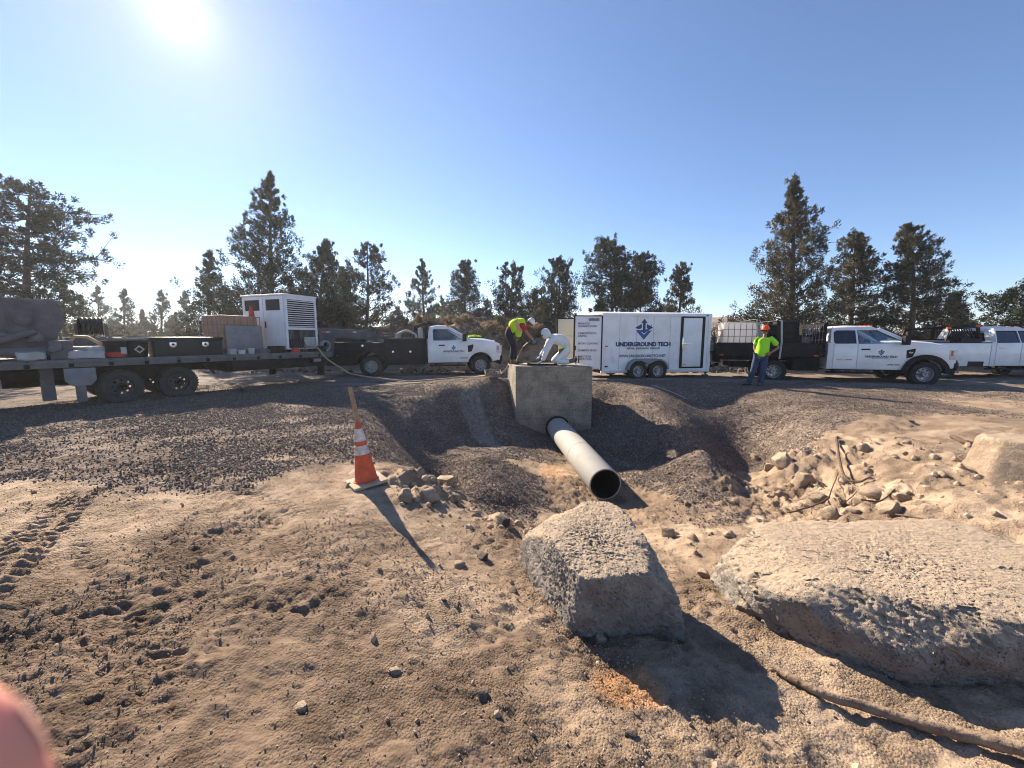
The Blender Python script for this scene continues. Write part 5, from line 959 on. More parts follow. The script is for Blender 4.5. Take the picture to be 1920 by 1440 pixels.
# ---- mortar mixer / pump under caked grey mortar
mx_ = thing('mortar_mixer', 'mortar caked grey mixer and pump at the left end of the trailer', 'mixer', local(G, -6.75, -.25, zd), tG)
MB().box(-1.35, .68, -.6, .6, .24, .56).build('engine_housing', M['cover'], mx_, 40, .04); MB().box(-2.1, -1.05, -.6, .55, .2, .84).build('feed_housing', M['cover'], mx_, 40, .05); MB().box(-1.5, .8, -.75, .75, .12, .28).box(.5, .85, -.8, .8, 0, .42).box(-1.4, -1.2, -.8, .8, 0, .2).build('base_frame', M['cover'], mx_, 40, .02)
hp = [(-.7, .5), (.62, .45), (.78, .75), (.78, 1.1), (.72, 1.3), (-.25, 1.32), (-.62, 1.16), (-1.0, .95)]
MB().prism(hp, -.68, .68).build('hopper_cover', M['cover'], mx_, 40, .03, 3)
MB().prism([(-2.2, .7), (-.9, .95), (-.5, 1.16), (-.3, 1.28), (-.5, 1.2), (-1.1, 1.03), (-2.2, .84)], -.7, .6).build('tarp', M['cover'], mx_, 50, .03)
for i_ in range(5): MB().bar((-.6+.3*i_, -.695, .5), (-.6+.3*i_, -.695, 1.15+.03*i_), .03, .02).build('rib', M['cover'], mx_, 0)
for i_, (px_, pz_, s_) in enumerate(((-.5, .62, .14), (-.75, .45, .12), (.35, .5, .12), (-.1, .55, .1), (.6, .3, .13), (-1.2, .8, .12), (-1.45, .6, .15))): rock('mortar_lump', rplanes(random.Random(i_+50), s_), (px_, -.72, pz_), M['cover'], 3, .12, 3, i_, parent=mx_)
MB().cyl((.2, -.68, .88), (.2, -.78, .88), .13, n=20).cyl((.2, -.78, .88), (.2, -.82, .88), .07, n=14).build('drum_hub', M['cover'], mx_)
MB().cyl((-.9, -.5, .3), (-.5, -.75, .75), .14, n=14).box(-1.3, -.6, -.7, -.2, .28, .66).cyl((-1.5, -.6, .5), (-1.2, -.6, .5), .16, n=14).bar((-.3, -.75, .2), (-.3, -.75, 1.1), .1, .12).bar((-.95, -.75, .25), (.1, -.78, .5), .07, .07).cyl((-.2, -.8, .4), (.35, -.8, .62), .07, n=12).build('pump', M['cover'], mx_, 40, .01)
MB().lathe([(0, .08), (.03, .1), (.05, .08), (.05, 0)], (-.95, -.8, .85), (0, -1, 0), 16).build('work_light', M['lamp'], mx_); MB().box(-1.3, -.7, -.78, -.7, .9, .94).build('light_bar', M['cover'], mx_)
tag(MB().path([local(G, -8.2, -.9, zd+.1), local(G, -7.7, -.95, zd+.22), local(G, -7.2, -.9, zd+.16), local(G, -6.8, -.92, zd+.12), local(G, -6.5, -.8, zd+.05)], .05, 8).build('delivery_hose', M['cover'], None), 'mortar caked hose lying along the trailer edge below the mixer', 'hose')
# small clutter on the deck in front of tote and cabinet
for i, (x, y, sz_, m_, nm, lb) in enumerate(((-2.85, -1.0, (.12, .12, .16), 'bag', 'bucket', 'small white bucket just right of the tool chest'), (-2.6, -1.0, (.1, .09, .12), 'tank', 'jug', 'clear plastic jug beside the small white bucket'), (-2.35, -1.02, (.09, .07, .17), 'bag', 'spray_can', 'slim white can among the clutter under the tote'), (-2.0, -1.0, (.22, .1, .12), 'steelgrey', 'parts_tray', 'grey tray with red edge in front of the tote'), (-.2, -1.0, (.2, .14, .2), 'black', 'battery_box', 'black battery box under the louvred face'))):
    c_ = tag(MB().lathe([(0, 0), (0, sz_[0]*.9), (sz_[2]*.9, sz_[0]), (sz_[2], sz_[0]*.8), (sz_[2], .0)], (0, 0, 0), (0, 0, 1), 14 if i != 3 and i != 4 else 4).build(nm, M[m_], None, 40), lb, nm.replace('_', ' ')); c_.location = local(G, x, y, zd+.004); c_.rotation_euler = (0, 0, tG)
tub = thing('rubber_tub', 'black rubber tub in front of the generator cabinet doors', 'tub', local(G, -1.62, -.95, zd), tG); MB().lathe([(0, 0), (0, .2), (.2, .24), (.22, .25), (.22, .23), (.05, .2), (.03, 0)], (0, 0, 0), (0, 0, 1), 20).build('shell', M['black'], tub, 50)
MB().path([(-.24, 0, .2), (-.3, 0, .1), (-.24, 0, .06)], .012, 6).build('handle', M['blackhose'], tub)
oh = thing('orange_hard_hat', 'orange red helmet lying on the deck between tub and battery box', 'helmet', local(G, -1.1, -1.08, zd+.005), tG)
MB().lathe([(.16, 0), (.155, .05), (.12, .1), (.06, .125), (.01, .13), (0, .16), (.0, .13)], (0, 0, 0), (0, 0, 1), 18).build('shell', M['redplastic'], oh, 60); MB().box(-.02, .02, -.1, .1, .12, .165).build('ridge', M['redplastic'], oh, 40, .01)
fn = thing('round_fan', 'small round blower at the front end of the trailer deck', 'blower', local(G, -.02, -.95, zd), tG+R(14)); MB().lathe([(-.06, .13), (-.06, .19), (.06, .19), (.06, .13)], (0, 0, .2), (0, 1, 0), 22, closed=True).build('housing', M['pale'], fn, 50); MB().cyl((0, -.03, .2), (0, .03, .2), .05, n=12).box(-.015, .015, -.02, .02, .08, .32).box(-.12, .12, -.02, .02, .185, .215).build('impeller', M['chassis'], fn)
# long hose from the trailer to the concrete box
p = [local(G, -.75, -1.05, zd+.2), local(G, -.5, -1.3, zd+.15)]
for u, v in ((612, 672), (640, 690), (668, 703)):
    y = {612: 12.9, 640: 12.95, 668: 13.0}[u]; p.append(PY(u, v, y))
for x, y in ((-3.7, 13.1), (-3.2, 12.95), (-2.7, 12.7), (-2.2, 12.75), (-1.7, 12.85), (-1.2, 12.6), (-.8, 12.0), (-.45, 11.7)): p.append(Vector((x, y, H(x, y)+.03)))
p += [Vector((-.25, 11.55, .55)), Vector((-.02, 11.3, .82)), Vector((.1, 11.15, .83)), Vector((.25, 11.05, 1.2)), Vector((.45, 10.98, 1.42))]
def smooth(p, n=5):
    o = []
    for i in range(len(p)-1):
        p0, p1, p2, p3 = p[max(i-1, 0)], p[i], p[i+1], p[min(i+2, len(p)-1)]
        for k in range(n): t = k/n; o.append(.5*((2*p1)+(p2-p0)*t+(2*p0-5*p1+4*p2-p3)*t*t+(3*p1-p0-3*p2+p3)*t**3))
    return o+[p[-1]]
tag(MB().path(smooth(p), .024, 7).build('long_hose', M['hose'], None), 'long tan hose running from the trailer over the yard up to the workers', 'hose')

# ================================================================== concrete box and pipe
cbx = thing('concrete_manhole', 'square cast concrete manhole box standing at the head of the pit', 'manhole', (1.05, 11, -1.4))
fp = [(.10, 10.38), (2.1, 9.98), (1.98, 11.75), (-.13, 11.55)]; zt = [.80, .81, .80, .81]; ox, oy, oz = cbx.location
b_ = MB(); b_.v = [(x-ox, y-oy, 0) for x, y in fp]+[(x-ox, y-oy, z-oz) for (x, y), z in zip(fp, zt)]
b_.f = [[0, 1, 5, 4], [1, 2, 6, 5], [2, 3, 7, 6], [3, 0, 4, 7], [4, 5, 6, 7], [3, 2, 1, 0]]; b_.m = [0]*6; b_.build('box_wall', M['concrete'], cbx, 40, .018)
fdx = Vector((2.0, -.4, 0)).normalized(); fN = Vector((fdx.y, -fdx.x, 0)); A0 = Vector((.1, 10.38, 0))
for z_ in (.28, -.42):                                                       # board joints left by the formwork
    q0 = A0-fN*0; 
    MB().bar(A0+fN*.001+Vector((-ox, -oy, z_-oz))+fdx*.02, A0+fdx*2.02+fN*.001+Vector((-ox, -oy, z_-oz)), .006, .012).build('form_seam', M['concrete'], cbx, 0)
c0 = Vector((1.22, 10.13, -.84)); c1 = Vector((1.62, 6.42, -.96)); ax = (c1-c0).normalized()
MB().lathe([(-.05, .31), (.05, .33), (.06, .29), (-.05, .29)], c0-Vector(cbx.location), ax, 28).build('pipe_collar', M['chassis'], cbx, 50)
MB().add([Vector((x-ox, y-oy, .812-oz)) for x, y in ((.5, 10.6), (1.15, 10.5), (1.2, 11.1), (.55, 11.2))], [(0, 1, 2, 3)]).build('hatch_dark_sheet', M['pipein'], cbx, 0)  # black sheet on the solid top paints the shade of an opening
MB().bar((.45-ox, 10.62-oy, .835-oz), (1.2-ox, 10.48-oy, .835-oz), .06, .05).bar((1.2-ox, 10.5-oy, .835-oz), (1.25-ox, 11.15-oy, .835-oz), .06, .05).bar((.45-ox, 10.62-oy, .835-oz), (.5-ox, 11.22-oy, .835-oz), .06, .05).build('hatch_frame', M['chassis'], cbx, 40)
pp = thing('drain_pipe', 'large pale plastic pipe running from the concrete box out to its open mouth', 'pipe', tuple(c1)); Lp = (c1-c0).length
MB().lathe([(-Lp+.03, .285), (-1.9, .285), (-1.9, .288), (-1.5, .288), (-1.5, .285), (-.003, .285), (0, .283), (0, .262)], (0, 0, 0), ax, 48).build('pipe_wall', M['pipe'], pp, 50)
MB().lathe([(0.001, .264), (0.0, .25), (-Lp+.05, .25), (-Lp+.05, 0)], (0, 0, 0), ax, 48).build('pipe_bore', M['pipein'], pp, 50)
rb_ = MB().cyl(PY(1193, 822, 9.1), PY(1217, 790, 9.5), .012, n=6).build('rebar', M['rust'] if 'rust' in M else M['twig'], None); tag(rb_, 'thin steel bar sticking out of the gravel right of the pipe', 'bar')
# small metal frame at the lip
mf = thing('metal_grate', 'small pale metal grate lying on the ground left of the concrete box', 'grate', (-.58, 11.75, H(-.58, 11.75)+.1), R(8))
g = MB().bar((-.24, -.25, 0), (.24, -.25, 0), .03, .05).bar((-.24, .25, .1), (.24, .25, .1), .03, .05).bar((-.24, -.25, 0), (-.24, .25, .1), .03, .05).bar((.24, -.25, 0), (.24, .25, .1), .03, .05).build('frame', M['steelgrey'], mf, 40)
gb0 = MB().bar((0, -.24, 0), (0, .24, .1), .012, .03).build('bar', M['chassis'], mf, 0, loc=(-.2, 0, 0))
for i in range(1, 8): share(gb0, 'bar', mf, (-.2+i*.055, 0, 0))

# ================================================================== traffic cone with a lath stuck in it
pc = PZ(688, 912, -.12); pc.z = H(pc.x, pc.y)+.0
cn = thing('traffic_cone', 'dirty orange traffic cone with two scuffed white bands', 'cone', pc, R(38)); cn.rotation_euler = (R(-2), R(-5), R(38))
MB().box(-.19, .19, -.19, .19, 0, .035).build('cone_base', M['conebase'], cn, 40, .012)
def rz_(h): return .125-.098*(h-.035)/.68
MB().lathe([(.03, .14), (.045, .135)]+[(h, rz_(h)) for h in (.05, .2, .36, .5, .6, .705)]+[(.715, .022), (.7, .018), (.1, .1)], (0, 0, 0), (0, 0, 1), 32).build('cone_body', M['orange'], cn, 50)
for a, c_ in ((.35, .45), (.50, .64)): MB().lathe([(a, rz_(a)+.001), (a, rz_(a)+.003), (c_, rz_(c_)+.003), (c_, rz_(c_)+.001)], (0, 0, 0), (0, 0, 1), 32).build('reflective_band', M['reflect'], cn, 50)
tp = pc+Vector((-.05, 0, .62)); tag(MB().bar(tp, PY(656, 726, pc.y+.05), .055, .034).build('wooden_lath', M['wood'], None, 0, .002), 'weathered wooden lath standing up out of the traffic cone', 'stake')

# ================================================================== dead wood
def branch(pts, r0, r1, label, mat='twig', cat='branch', name='dead_branch', wob=.03, seed=1):
    rs = random.Random(seed); P2 = smooth([Vector(q) for q in pts], 6); nn_ = len(P2)
    P2 = [q+Vector((rs.uniform(-1, 1), rs.uniform(-1, 1), rs.uniform(-.5, .5)))*wob*r0*8 for q in P2]
    o = MB().path(P2, [(r0+(r1-r0)*i/(nn_-1))*rs.uniform(.85, 1.15) for i in range(nn_)], 8).build(name, M[mat], None, 60); return tag(o, label, cat)
def gp(u, v, z, dz=.02):
    p = PZ(u, v, z)
    for _ in range(5): p = PZ(u, v, H(p.x, p.y)+dz)
    return Vector((p.x, p.y, H(p.x, p.y)+dz))
branch([gp(1452, 1252, -.4, .03), gp(1540, 1300, -.4, .03), gp(1640, 1330, -.4, .035), gp(1740, 1362, -.45, .04), gp(1850, 1388, -.45, .05), gp(1990, 1425, -.45, .05)], .018, .036, 'long dry log lying across the right foreground below the broad boulder', 'log', 'log', 'dead_log', seed=3)
branch([gp(1568, 822, -.2, .05), gp(1585, 848, -.3, .06), gp(1612, 858, -.3, .05), gp(1636, 855, -.3, .06)], .02, .012, 'dark bent branch half buried on top of the right bank', seed=4)
branch([gp(1476, 962, -.8), gp(1500, 948, -.8, .05), gp(1548, 935, -.7, .08), gp(1562, 908, -.6, .1), gp(1570, 895, -.5, .1)], .012, .006, 'thin forked twig across the sandy hollow', seed=5)
branch([gp(1548, 935, -.7, .06), gp(1580, 930, -.7, .04), gp(1610, 928, -.6, .03)], .008, .005, 'short side twig pointing right from the forked twig', seed=6)
branch([gp(1640, 945, -.5), gp(1672, 958, -.5, .04), gp(1705, 968, -.45, .04), gp(1735, 975, -.45, .03)], .012, .006, 'twig lying over the rounded brown stone', seed=7)
branch([gp(1620, 893, -.4, .04), gp(1660, 895, -.4, .04), gp(1690, 905, -.35, .02)], .012, .006, 'bleached twig on the bank above the stones', seed=8)
branch([gp(1785, 818, 0, .03), gp(1808, 828, 0, .04), gp(1826, 832, 0, .02)], .035, .03, 'short dark stick on the flat sand at the upper right', seed=9)
branch([gp(1826, 833, 0, .01), gp(1850, 836, 0, .01), gp(1880, 840, 0, .01)], .01, .006, 'thin pale twig right of the short dark stick', 'log', seed=10)
branch([gp(1695, 780, 0, .05), gp(1705, 788, 0, .05), gp(1714, 793, 0, .02)], .015, .01, 'tiny dark stick standing on the sand above the bank', seed=11)
branch([gp(1500, 985, -.7), gp(1530, 975, -.7, .03), gp(1560, 985, -.7, .02)], .012, .008, 'dark root piece beside the pointed brown stone', seed=12)
branch([gp(1140, 700, 0, .03), gp(1230, 722, .05, .02), gp(1290, 731, .03, .02)], .01, .01, 'pale strip lying on the gravel in front of the cargo trailer', 'bag', 'strip', 'plastic_strip', wob=0)
# ================================================================== trees and brush
def leafmat(name, cols, trans=.25):
    m = bpy.data.materials.new(name); m.use_nodes = True; nn = m.node_tree.nodes; ll = m.node_tree.links; bb = nn['Principled BSDF']; bb.inputs['Roughness'].default_value = .7; bb.inputs['Specular IOR Level'].default_value = .25
    at = nn.new('ShaderNodeAttribute'); at.attribute_name = 'tone'; r = nn.new('ShaderNodeValToRGB'); ll.new(at.outputs['Fac'], r.inputs[0]); e = r.color_ramp.elements
    while len(e) < len(cols): e.new(.5)
    for i, c in enumerate(cols): e[i].position = i/(len(cols)-1); e[i].color = (*c, 1)
    ll.new(r.outputs[0], bb.inputs['Base Color']); tb = nn.new('ShaderNodeBsdfTranslucent'); ll.new(r.outputs[0], tb.inputs['Color']); ms = nn.new('ShaderNodeMixShader'); ms.inputs[0].default_value = trans
    ll.new(bb.outputs[0], ms.inputs[1]); ll.new(tb.outputs[0], ms.inputs[2]); ll.new(ms.outputs[0], nn['Material Output'].inputs['Surface']); return m
M['leaf'] = leafmat('juniper_foliage', [(.026, .034, .02), (.048, .056, .034), (.08, .084, .05), (.14, .112, .065)])
M['leafg'] = leafmat('greyer_juniper_foliage', [(.03, .04, .026), (.05, .062, .038), (.08, .088, .052), (.12, .11, .065)])
M['leafb'] = leafmat('sunlit_brown_foliage', [(.045, .045, .027), (.085, .08, .046), (.13, .112, .065), (.19, .145, .085)])  # olive brown, brightened to carry the sunlit look of the right-hand junipers
M['sage'] = leafmat('sagebrush', [(.06, .055, .042), (.1, .09, .066), (.16, .13, .09), (.24, .185, .12)], .3)
M['dry'] = leafmat('dry_grass', [(.09, .068, .043), (.155, .118, .076), (.24, .18, .115), (.32, .25, .165)], .4)
def leaves(name, cen, rad, tone, per, ll_, lw, mat, parent, rg, zs=1.25, up=.45, bdir=None):
    n = len(cen)*per; c = np.repeat(cen, per, 0); r = np.repeat(rad, per); t = np.repeat(tone, per)+rg.normal(0, .12, n)
    d = rg.normal(size=(n, 3)); d /= np.linalg.norm(d, axis=1)[:, None]; q = d*(rg.random(n)[:, None]**.45); q[:, 2] *= zs
    p = c+q*r[:, None]; ax = d+rg.normal(0, .5, (n, 3)); ax[:, 2] += up
    if bdir is not None: ax += np.repeat(bdir, per, 0)*.6
    ax /= np.linalg.norm(ax, axis=1)[:, None]; s = np.cross(ax, rg.normal(size=(n, 3))); s /= np.linalg.norm(s, axis=1)[:, None]
    L = (ll_*rg.uniform(.6, 1.3, n))[:, None]; W = (lw*rg.uniform(.6, 1.3, n))[:, None]
    v = np.stack([p-ax*L*.45+s*W*.75, p+ax*L*.55, p-ax*L*.45-s*W*.75], 1).reshape(-1, 3)
    me = bpy.data.meshes.new(name); me.vertices.add(len(v)); me.vertices.foreach_set('co', v.astype(np.float32).ravel()); idx = np.arange(len(v), dtype=np.int32)
    me.loops.add(len(v)); me.loops.foreach_set('vertex_index', idx); me.polygons.add(n); me.polygons.foreach_set('loop_start', np.arange(0, 3*n, 3, dtype=np.int32)); me.update(calc_edges=True)
    a = me.attributes.new('tone', 'FLOAT', 'POINT'); a.data.foreach_set('value', np.clip(np.repeat(t, 3), 0, 1).astype(np.float32)); me.materials.append(mat)
    o = bpy.data.objects.new(name, me); C.objects.link(o); o.parent = parent; return o
def tree(label, u, vtop, y, prof, mat='leaf', seed=0, dens=1.0, lean=0, tk=.021, upa=(15, 50), clump=.26, group='junipers behind the vehicles', stems=1, per=30, t0=.04, drop=None, utop=None, ls=1.0):
    """prof: (height fraction, reach to the left, reach to the right) in metres"""
    rg = np.random.default_rng(seed); d = ray(u, 600); k = y/d.y; x = d.x*k; gz = float(broad(x, y))-.1; top = PY(u, vtop, y).z; h = top-gz
    root = thing('juniper_tree', label, 'tree', (x, y, gz), 0, group); tr = MB(); cen = []; rad = []; bd = []
    T = np.array([p[0] for p in prof]); PL = np.array([p[1] for p in prof]); PR = np.array([p[2] for p in prof]); lx = PY(utop or u, vtop, y).x-x
    def axis(t, s=0): return Vector((lx*t+.12*math.sin(3*t+seed)+(s*.35*t), .1*math.sin(4*t+seed*2)+s*.2*t, h*t))
    for s in range(stems):
        off = 0 if stems == 1 else (s-(stems-1)/2)*1.6; hh = 1 if s == stems//2 else rg.uniform(.78, .93)
        pts = [axis(t*hh, off) for t in np.linspace(0, 1, 9)]; tr.path(pts, [h*tk*(1-.93*t)*(1 if s == stems//2 else .7)+.012 for t in np.linspace(0, 1, 9)], 8)
        cen.append(pts[-1]-Vector((0, 0, .12))); rad.append(clump*.5); bd.append(Vector((0, 0, 1)))
    nl = int(h*12.5*dens)
    for i in range(nl):
        t = t0+(.985-t0)*((i+rg.random())/nl)**.85; az = rg.uniform(0, 2*PI) if i % 3 else (0 if (i//3) % 2 else PI)+rg.normal(0, .3)
        L0 = np.interp(t, T, PL); R0 = np.interp(t, T, PR); cx = math.cos(az); m = (R0 if cx > 0 else L0); side = (L0+R0)/2; Lr = math.sqrt((m*cx)**2+(side*math.sin(az))**2)*rg.uniform(.62, 1.08)
        if Lr < .06: continue
        el = R(rg.uniform(*upa)); s = rg.integers(stems); off = 0 if stems == 1 else (s-(stems-1)/2)*1.6
        o0 = axis(max(t-.03*rg.random()-Lr*.75*math.tan(el)/h, .03), off); dv = Vector((cx*math.cos(el), math.sin(az)*math.cos(el), math.sin(el)))
        n_ = max(3, int(Lr/.3)); pts = []; rise = Lr*math.tan(el)
        for j in range(n_+1):
            f = j/n_; pts.append(o0+Vector((cx*Lr*f, math.sin(az)*Lr*f, rise*(f**.8)*.75))+Vector(rg.normal(0, .035*Lr*f, 3)))
        br = max(.012, Lr*.02); tr.path(pts, [br*(1-.8*j/n_) for j in range(n_+1)], 5)
        for j in range(1, n_+1):
            f = j/n_
            if f < .3 and Lr > .8 and rg.random() < .75: continue
            nk = 1+int(rg.random()*(2.6*f+Lr*.4))
            for q in range(nk):
                sp_ = (.14+.2*Lr*f*.6)*(q > 0); c = pts[j]+Vector(rg.normal(0, sp_, 3)*np.array([1, 1, .7])); rr = clump*(1.12-.5*t)*rg.uniform(.55, 1.15)*(.65+.35*min(1, Lr))
                if q > 0 and rg.random() < .6: tr.path([pts[j-1], c], [br*.4, .006], 4)
                cen.append(c); rad.append(rr); bd.append((c-o0).normalized())
    cen = np.array([tuple(c) for c in cen]); rad = np.array(rad); bd = np.array([tuple(c) for c in bd])
    if drop is not None: kp = np.array([not drop(c[0], c[2]/h) for c in cen]); cen, rad, bd = cen[kp], rad[kp], bd[kp]
    tr.build('trunk', M['bark'], root, 60); tone = np.clip(.35+rg.normal(0, .22, len(cen))+.25*(fbm(cen[:, 0]*1.2+seed, cen[:, 2]*1.2, 2, 3)-.5), 0, 1)
    leaves('crown', cen, rad, tone, int(per*1.3), .125*ls, .037*ls, M[mat], root, rg, 1.3, bdir=bd); return root
con = lambda w, wr=None, b=.25: [(0, w*.5, (wr or w)*.5), (.1, w*.85, (wr or w)*.85), (b, w, wr or w), (.45, w*.74, (wr or w)*.72), (.65, w*.45, (wr or w)*.5), (.82, w*.25, (wr or w)*.24), (.93, w*.12, (wr or w)*.12), (1, .05, .05)]
near_ = [
 ('tall open umbrella crowned juniper at the left edge with flat reaching branches', 28, 338, 19, [(0, .3, .4), (.2, 2.5, 1.2), (.35, 3, 2.2), (.45, 3, 1.2), (.55, 3.2, 2.2), (.62, 2.6, 2.6), (.68, 3, 1.2), (.78, 3, 2.0), (.86, 2.8, 1.8), (.94, 2, 1.2), (1, .8, .5)], dict(mat='leaf', seed=1, dens=.95, upa=(-5, 22), clump=.27, tk=.024, utop=64, t0=.22, per=34)),
 ('bushy low juniper right of the umbrella crowned tree', 118, 520, 25, con(2.2, 1.6, .4), dict(seed=2, mat='leafg')),
 ('tallest pointed juniper behind the generator cabinet', 508, 322, 20, [(0, 1, 1.2), (.1, 2.4, 2.1), (.25, 3.3, 2.6), (.4, 2.6, 2.1), (.52, 2.1, 1.9), (.62, 1.8, 1.3), (.72, 1.25, .95), (.83, .7, .6), (.93, .28, .25), (1, .04, .04)], dict(seed=3, dens=1.25, upa=(20, 55), tk=.019)),
 ('narrower juniper leaning on the left side of the tallest one', 392, 468, 23, con(1.5, 1.5, .3), dict(seed=4, mat='leafg', upa=(30, 60))),
 ('dense dark juniper directly right of the tallest one', 603, 446, 22, con(1.9, 1.9, .35), dict(seed=5, dens=1.5, clump=.3, per=36)),
 ('dense rounded juniper filling the gap behind the cabinet', 640, 500, 24, con(1.5, 1.7, .4), dict(seed=6, dens=1.3)),
 ('juniper with a bent leaning top behind the gooseneck', 682, 453, 24, [(0, .8, .8), (.15, 1.7, 1.8), (.3, 1.3, 1.9), (.42, 1.5, 1.2), (.55, 1.4, 1.5), (.7, 1.3, 1.2), (.83, .8, .9), (.93, .4, .8), (1, .1, .3)], dict(seed=7, dens=1.0, utop=692)),
 ('slender pale juniper behind the cab of the left truck', 793, 484, 33, con(1.9, 1.8, .3), dict(seed=8, mat='leafg', upa=(35, 65), dens=.75, ls=1.2)),
 ('dark column shaped juniper between the left truck and the vest worker', 873, 487, 28, [(0, 1.2, 1.2), (.15, 1.9, 1.5), (.35, 1.6, 1.4), (.55, 1.0, 1.2), (.75, .8, .8), (.9, .6, .6), (1, .2, .2)], dict(seed=9, dens=1.5, clump=.3)),
 ('many tipped juniper right behind the bending worker', 962, 490, 25, con(1.5, 1.3, .3), dict(seed=10, stems=3, upa=(45, 75), dens=1.3)),
 ('many tipped dark juniper left of the cargo trailer', 1048, 478, 26, [(0, 1, 1), (.15, 1.5, 1.3), (.4, 1.4, 1.2), (.6, 1, 1.1), (.8, .6, .6), (1, .1, .1)], dict(seed=11, stems=3, upa=(50, 78), dens=1.5)),
 ('short dense juniper filling between the two many tipped ones', 1006, 540, 27, con(1.3, 1.3, .4), dict(seed=12, stems=2, upa=(45, 75), dens=1.2)),
 ('forked juniper with two round heads above the cargo trailer', 1150, 444, 26, [(0, .2, .2), (.3, .5, .5), (.5, .8, .9), (.58, 1.6, .8), (.66, 2.0, .9), (.75, 1.3, 1.1), (.85, 1.3, 1.2), (.94, .9, .9), (1, .3, .4)], dict(seed=13, dens=1.3, t0=.42, upa=(5, 35), utop=1140, tk=.019)),
 ('right fork of the two headed juniper with its own round head', 1160, 472, 27, [(0, .2, .2), (.45, .3, .5), (.62, .6, .8), (.72, 1.0, 1.3), (.82, 1.0, 1.4), (.92, .7, .9), (1, .3, .3)], dict(seed=14, dens=1.2, t0=.5, upa=(5, 35), utop=1212, tk=.02)),
 ('broad olive bush tree under the left half of the trailer roofline', 1130, 560, 24, con(1.5, 1.4, .5), dict(seed=15, mat='leafb', dens=1.6)),
 ('broad olive bush tree just above the middle of the cargo trailer', 1205, 530, 24.5, [(0, 1.5, 1.5), (.3, 1.9, 1.9), (.6, 1.7, 1.7), (.85, 1.1, 1.1), (1, .3, .3)], dict(seed=16, mat='leafb', dens=1.7, clump=.28)),
 ('small headed juniper above the right end of the cargo trailer', 1276, 490, 27, [(0, 1, 1), (.3, 1.6, 1.5), (.5, 1.4, 1.4), (.65, .9, .6), (.85, .7, .7), (1, .15, .15)], dict(seed=17, mat='leafb', dens=1.2)),
 ('tallest right hand juniper with a spindly pointed top', 1488, 324, 20, [(0, 1.5, 1.2), (.08, 3.0, 1.7), (.2, 3.4, 1.8), (.3, 2.2, 1.9), (.38, 1.7, 1.8), (.5, 1.5, 1.4), (.62, 1.3, 1.25), (.75, .9, 1.1), (.85, .45, .5), (.93, .2, .25), (1, .03, .03)], dict(seed=18, dens=1.5, upa=(15, 55), mat='leafb', tk=.019)),
 ('rounded middle juniper right of the spindly topped one', 1600, 434, 21.5, [(0, 1.2, 1.4), (.2, 1.5, 1.8), (.4, 1.3, 1.7), (.55, 1.0, 1.2), (.68, 1.7, 1.1), (.8, .9, .9), (.92, .7, .65), (1, .2, .2)], dict(seed=19, dens=1.6, mat='leafb', upa=(0, 40))),
 ('broad tiered juniper above the hood of the right truck', 1712, 418, 20.5, [(0, 1.5, 2.0), (.15, 1.9, 2.6), (.35, 1.7, 2.1), (.5, 1.5, 2.0), (.65, 1.1, 1.5), (.8, .8, 1.2), (.92, .5, .6), (1, .15, .2)], dict(seed=20, dens=1.6, mat='leafb', upa=(-5, 30))),
 ('low dark juniper right of the broad tiered one', 1800, 546, 22, con(1.4, 1.2, .45), dict(seed=21, dens=1.5)),
 ('spreading flat branched juniper cut by the right edge', 1930, 528, 20, [(0, .3, .3), (.35, .8, 1), (.5, 1.2, 2), (.62, 1.9, 2), (.72, 1.0, 2), (.85, 1.6, 2), (1, .8, 1)], dict(seed=22, dens=1.2, t0=.35, upa=(-5, 20), mat='leafg')),
]
for lb, u, vt, y, pf, kw in near_: tree(lb, u, vt, y, [(a, b_*1.03, c_*1.03) for a, b_, c_ in pf], **kw)
far_ = [('faint hazy juniper far off left of the pair', 152, 552, 52), ('faint hazy pointed juniper far off, left one of the pair', 183, 535, 56), ('faint hazy broad juniper far off, right one of the pair', 232, 541, 50), ('faint hazy juniper far off on its own left of the tote', 300, 543, 50),
        ('small hazy juniper far off just left of the tote', 347, 545, 46), ('low faint juniper far off between the lone one and the pair', 268, 580, 60), ('low faint juniper far off left of the tote', 325, 590, 60), ('small juniper far off just left of the slender pale one', 745, 575, 46), ('small pale juniper far off right of the slender pale one', 828, 560, 48),
        ('small juniper far off at the right of the column shaped one', 912, 560, 44), ('tiny far juniper on the slope just right of the cargo trailer', 1345, 640, 60), ('tiny far juniper left of the white tote', 1362, 628, 55), ('tiny far juniper in the gap between the right trucks', 1828, 600, 48), ('bushy juniper behind the gooseneck neck', 640, 560, 30), ('bushy small juniper behind the stained tote', 432, 560, 28)]
for i, (lb, u, vt, y) in enumerate(far_):
    top = PY(u, vt, y).z; w_ = max(.8, (top-.3)*.33); tree(lb, u, vt, y, con(w_, w_*1.05, .3), mat='leafg', seed=40+i, dens=.75*5/max(4, top), clump=.034*y**.62, per=22, ls=.024*y+.5, upa=(20, 55), group='far hazy junipers')
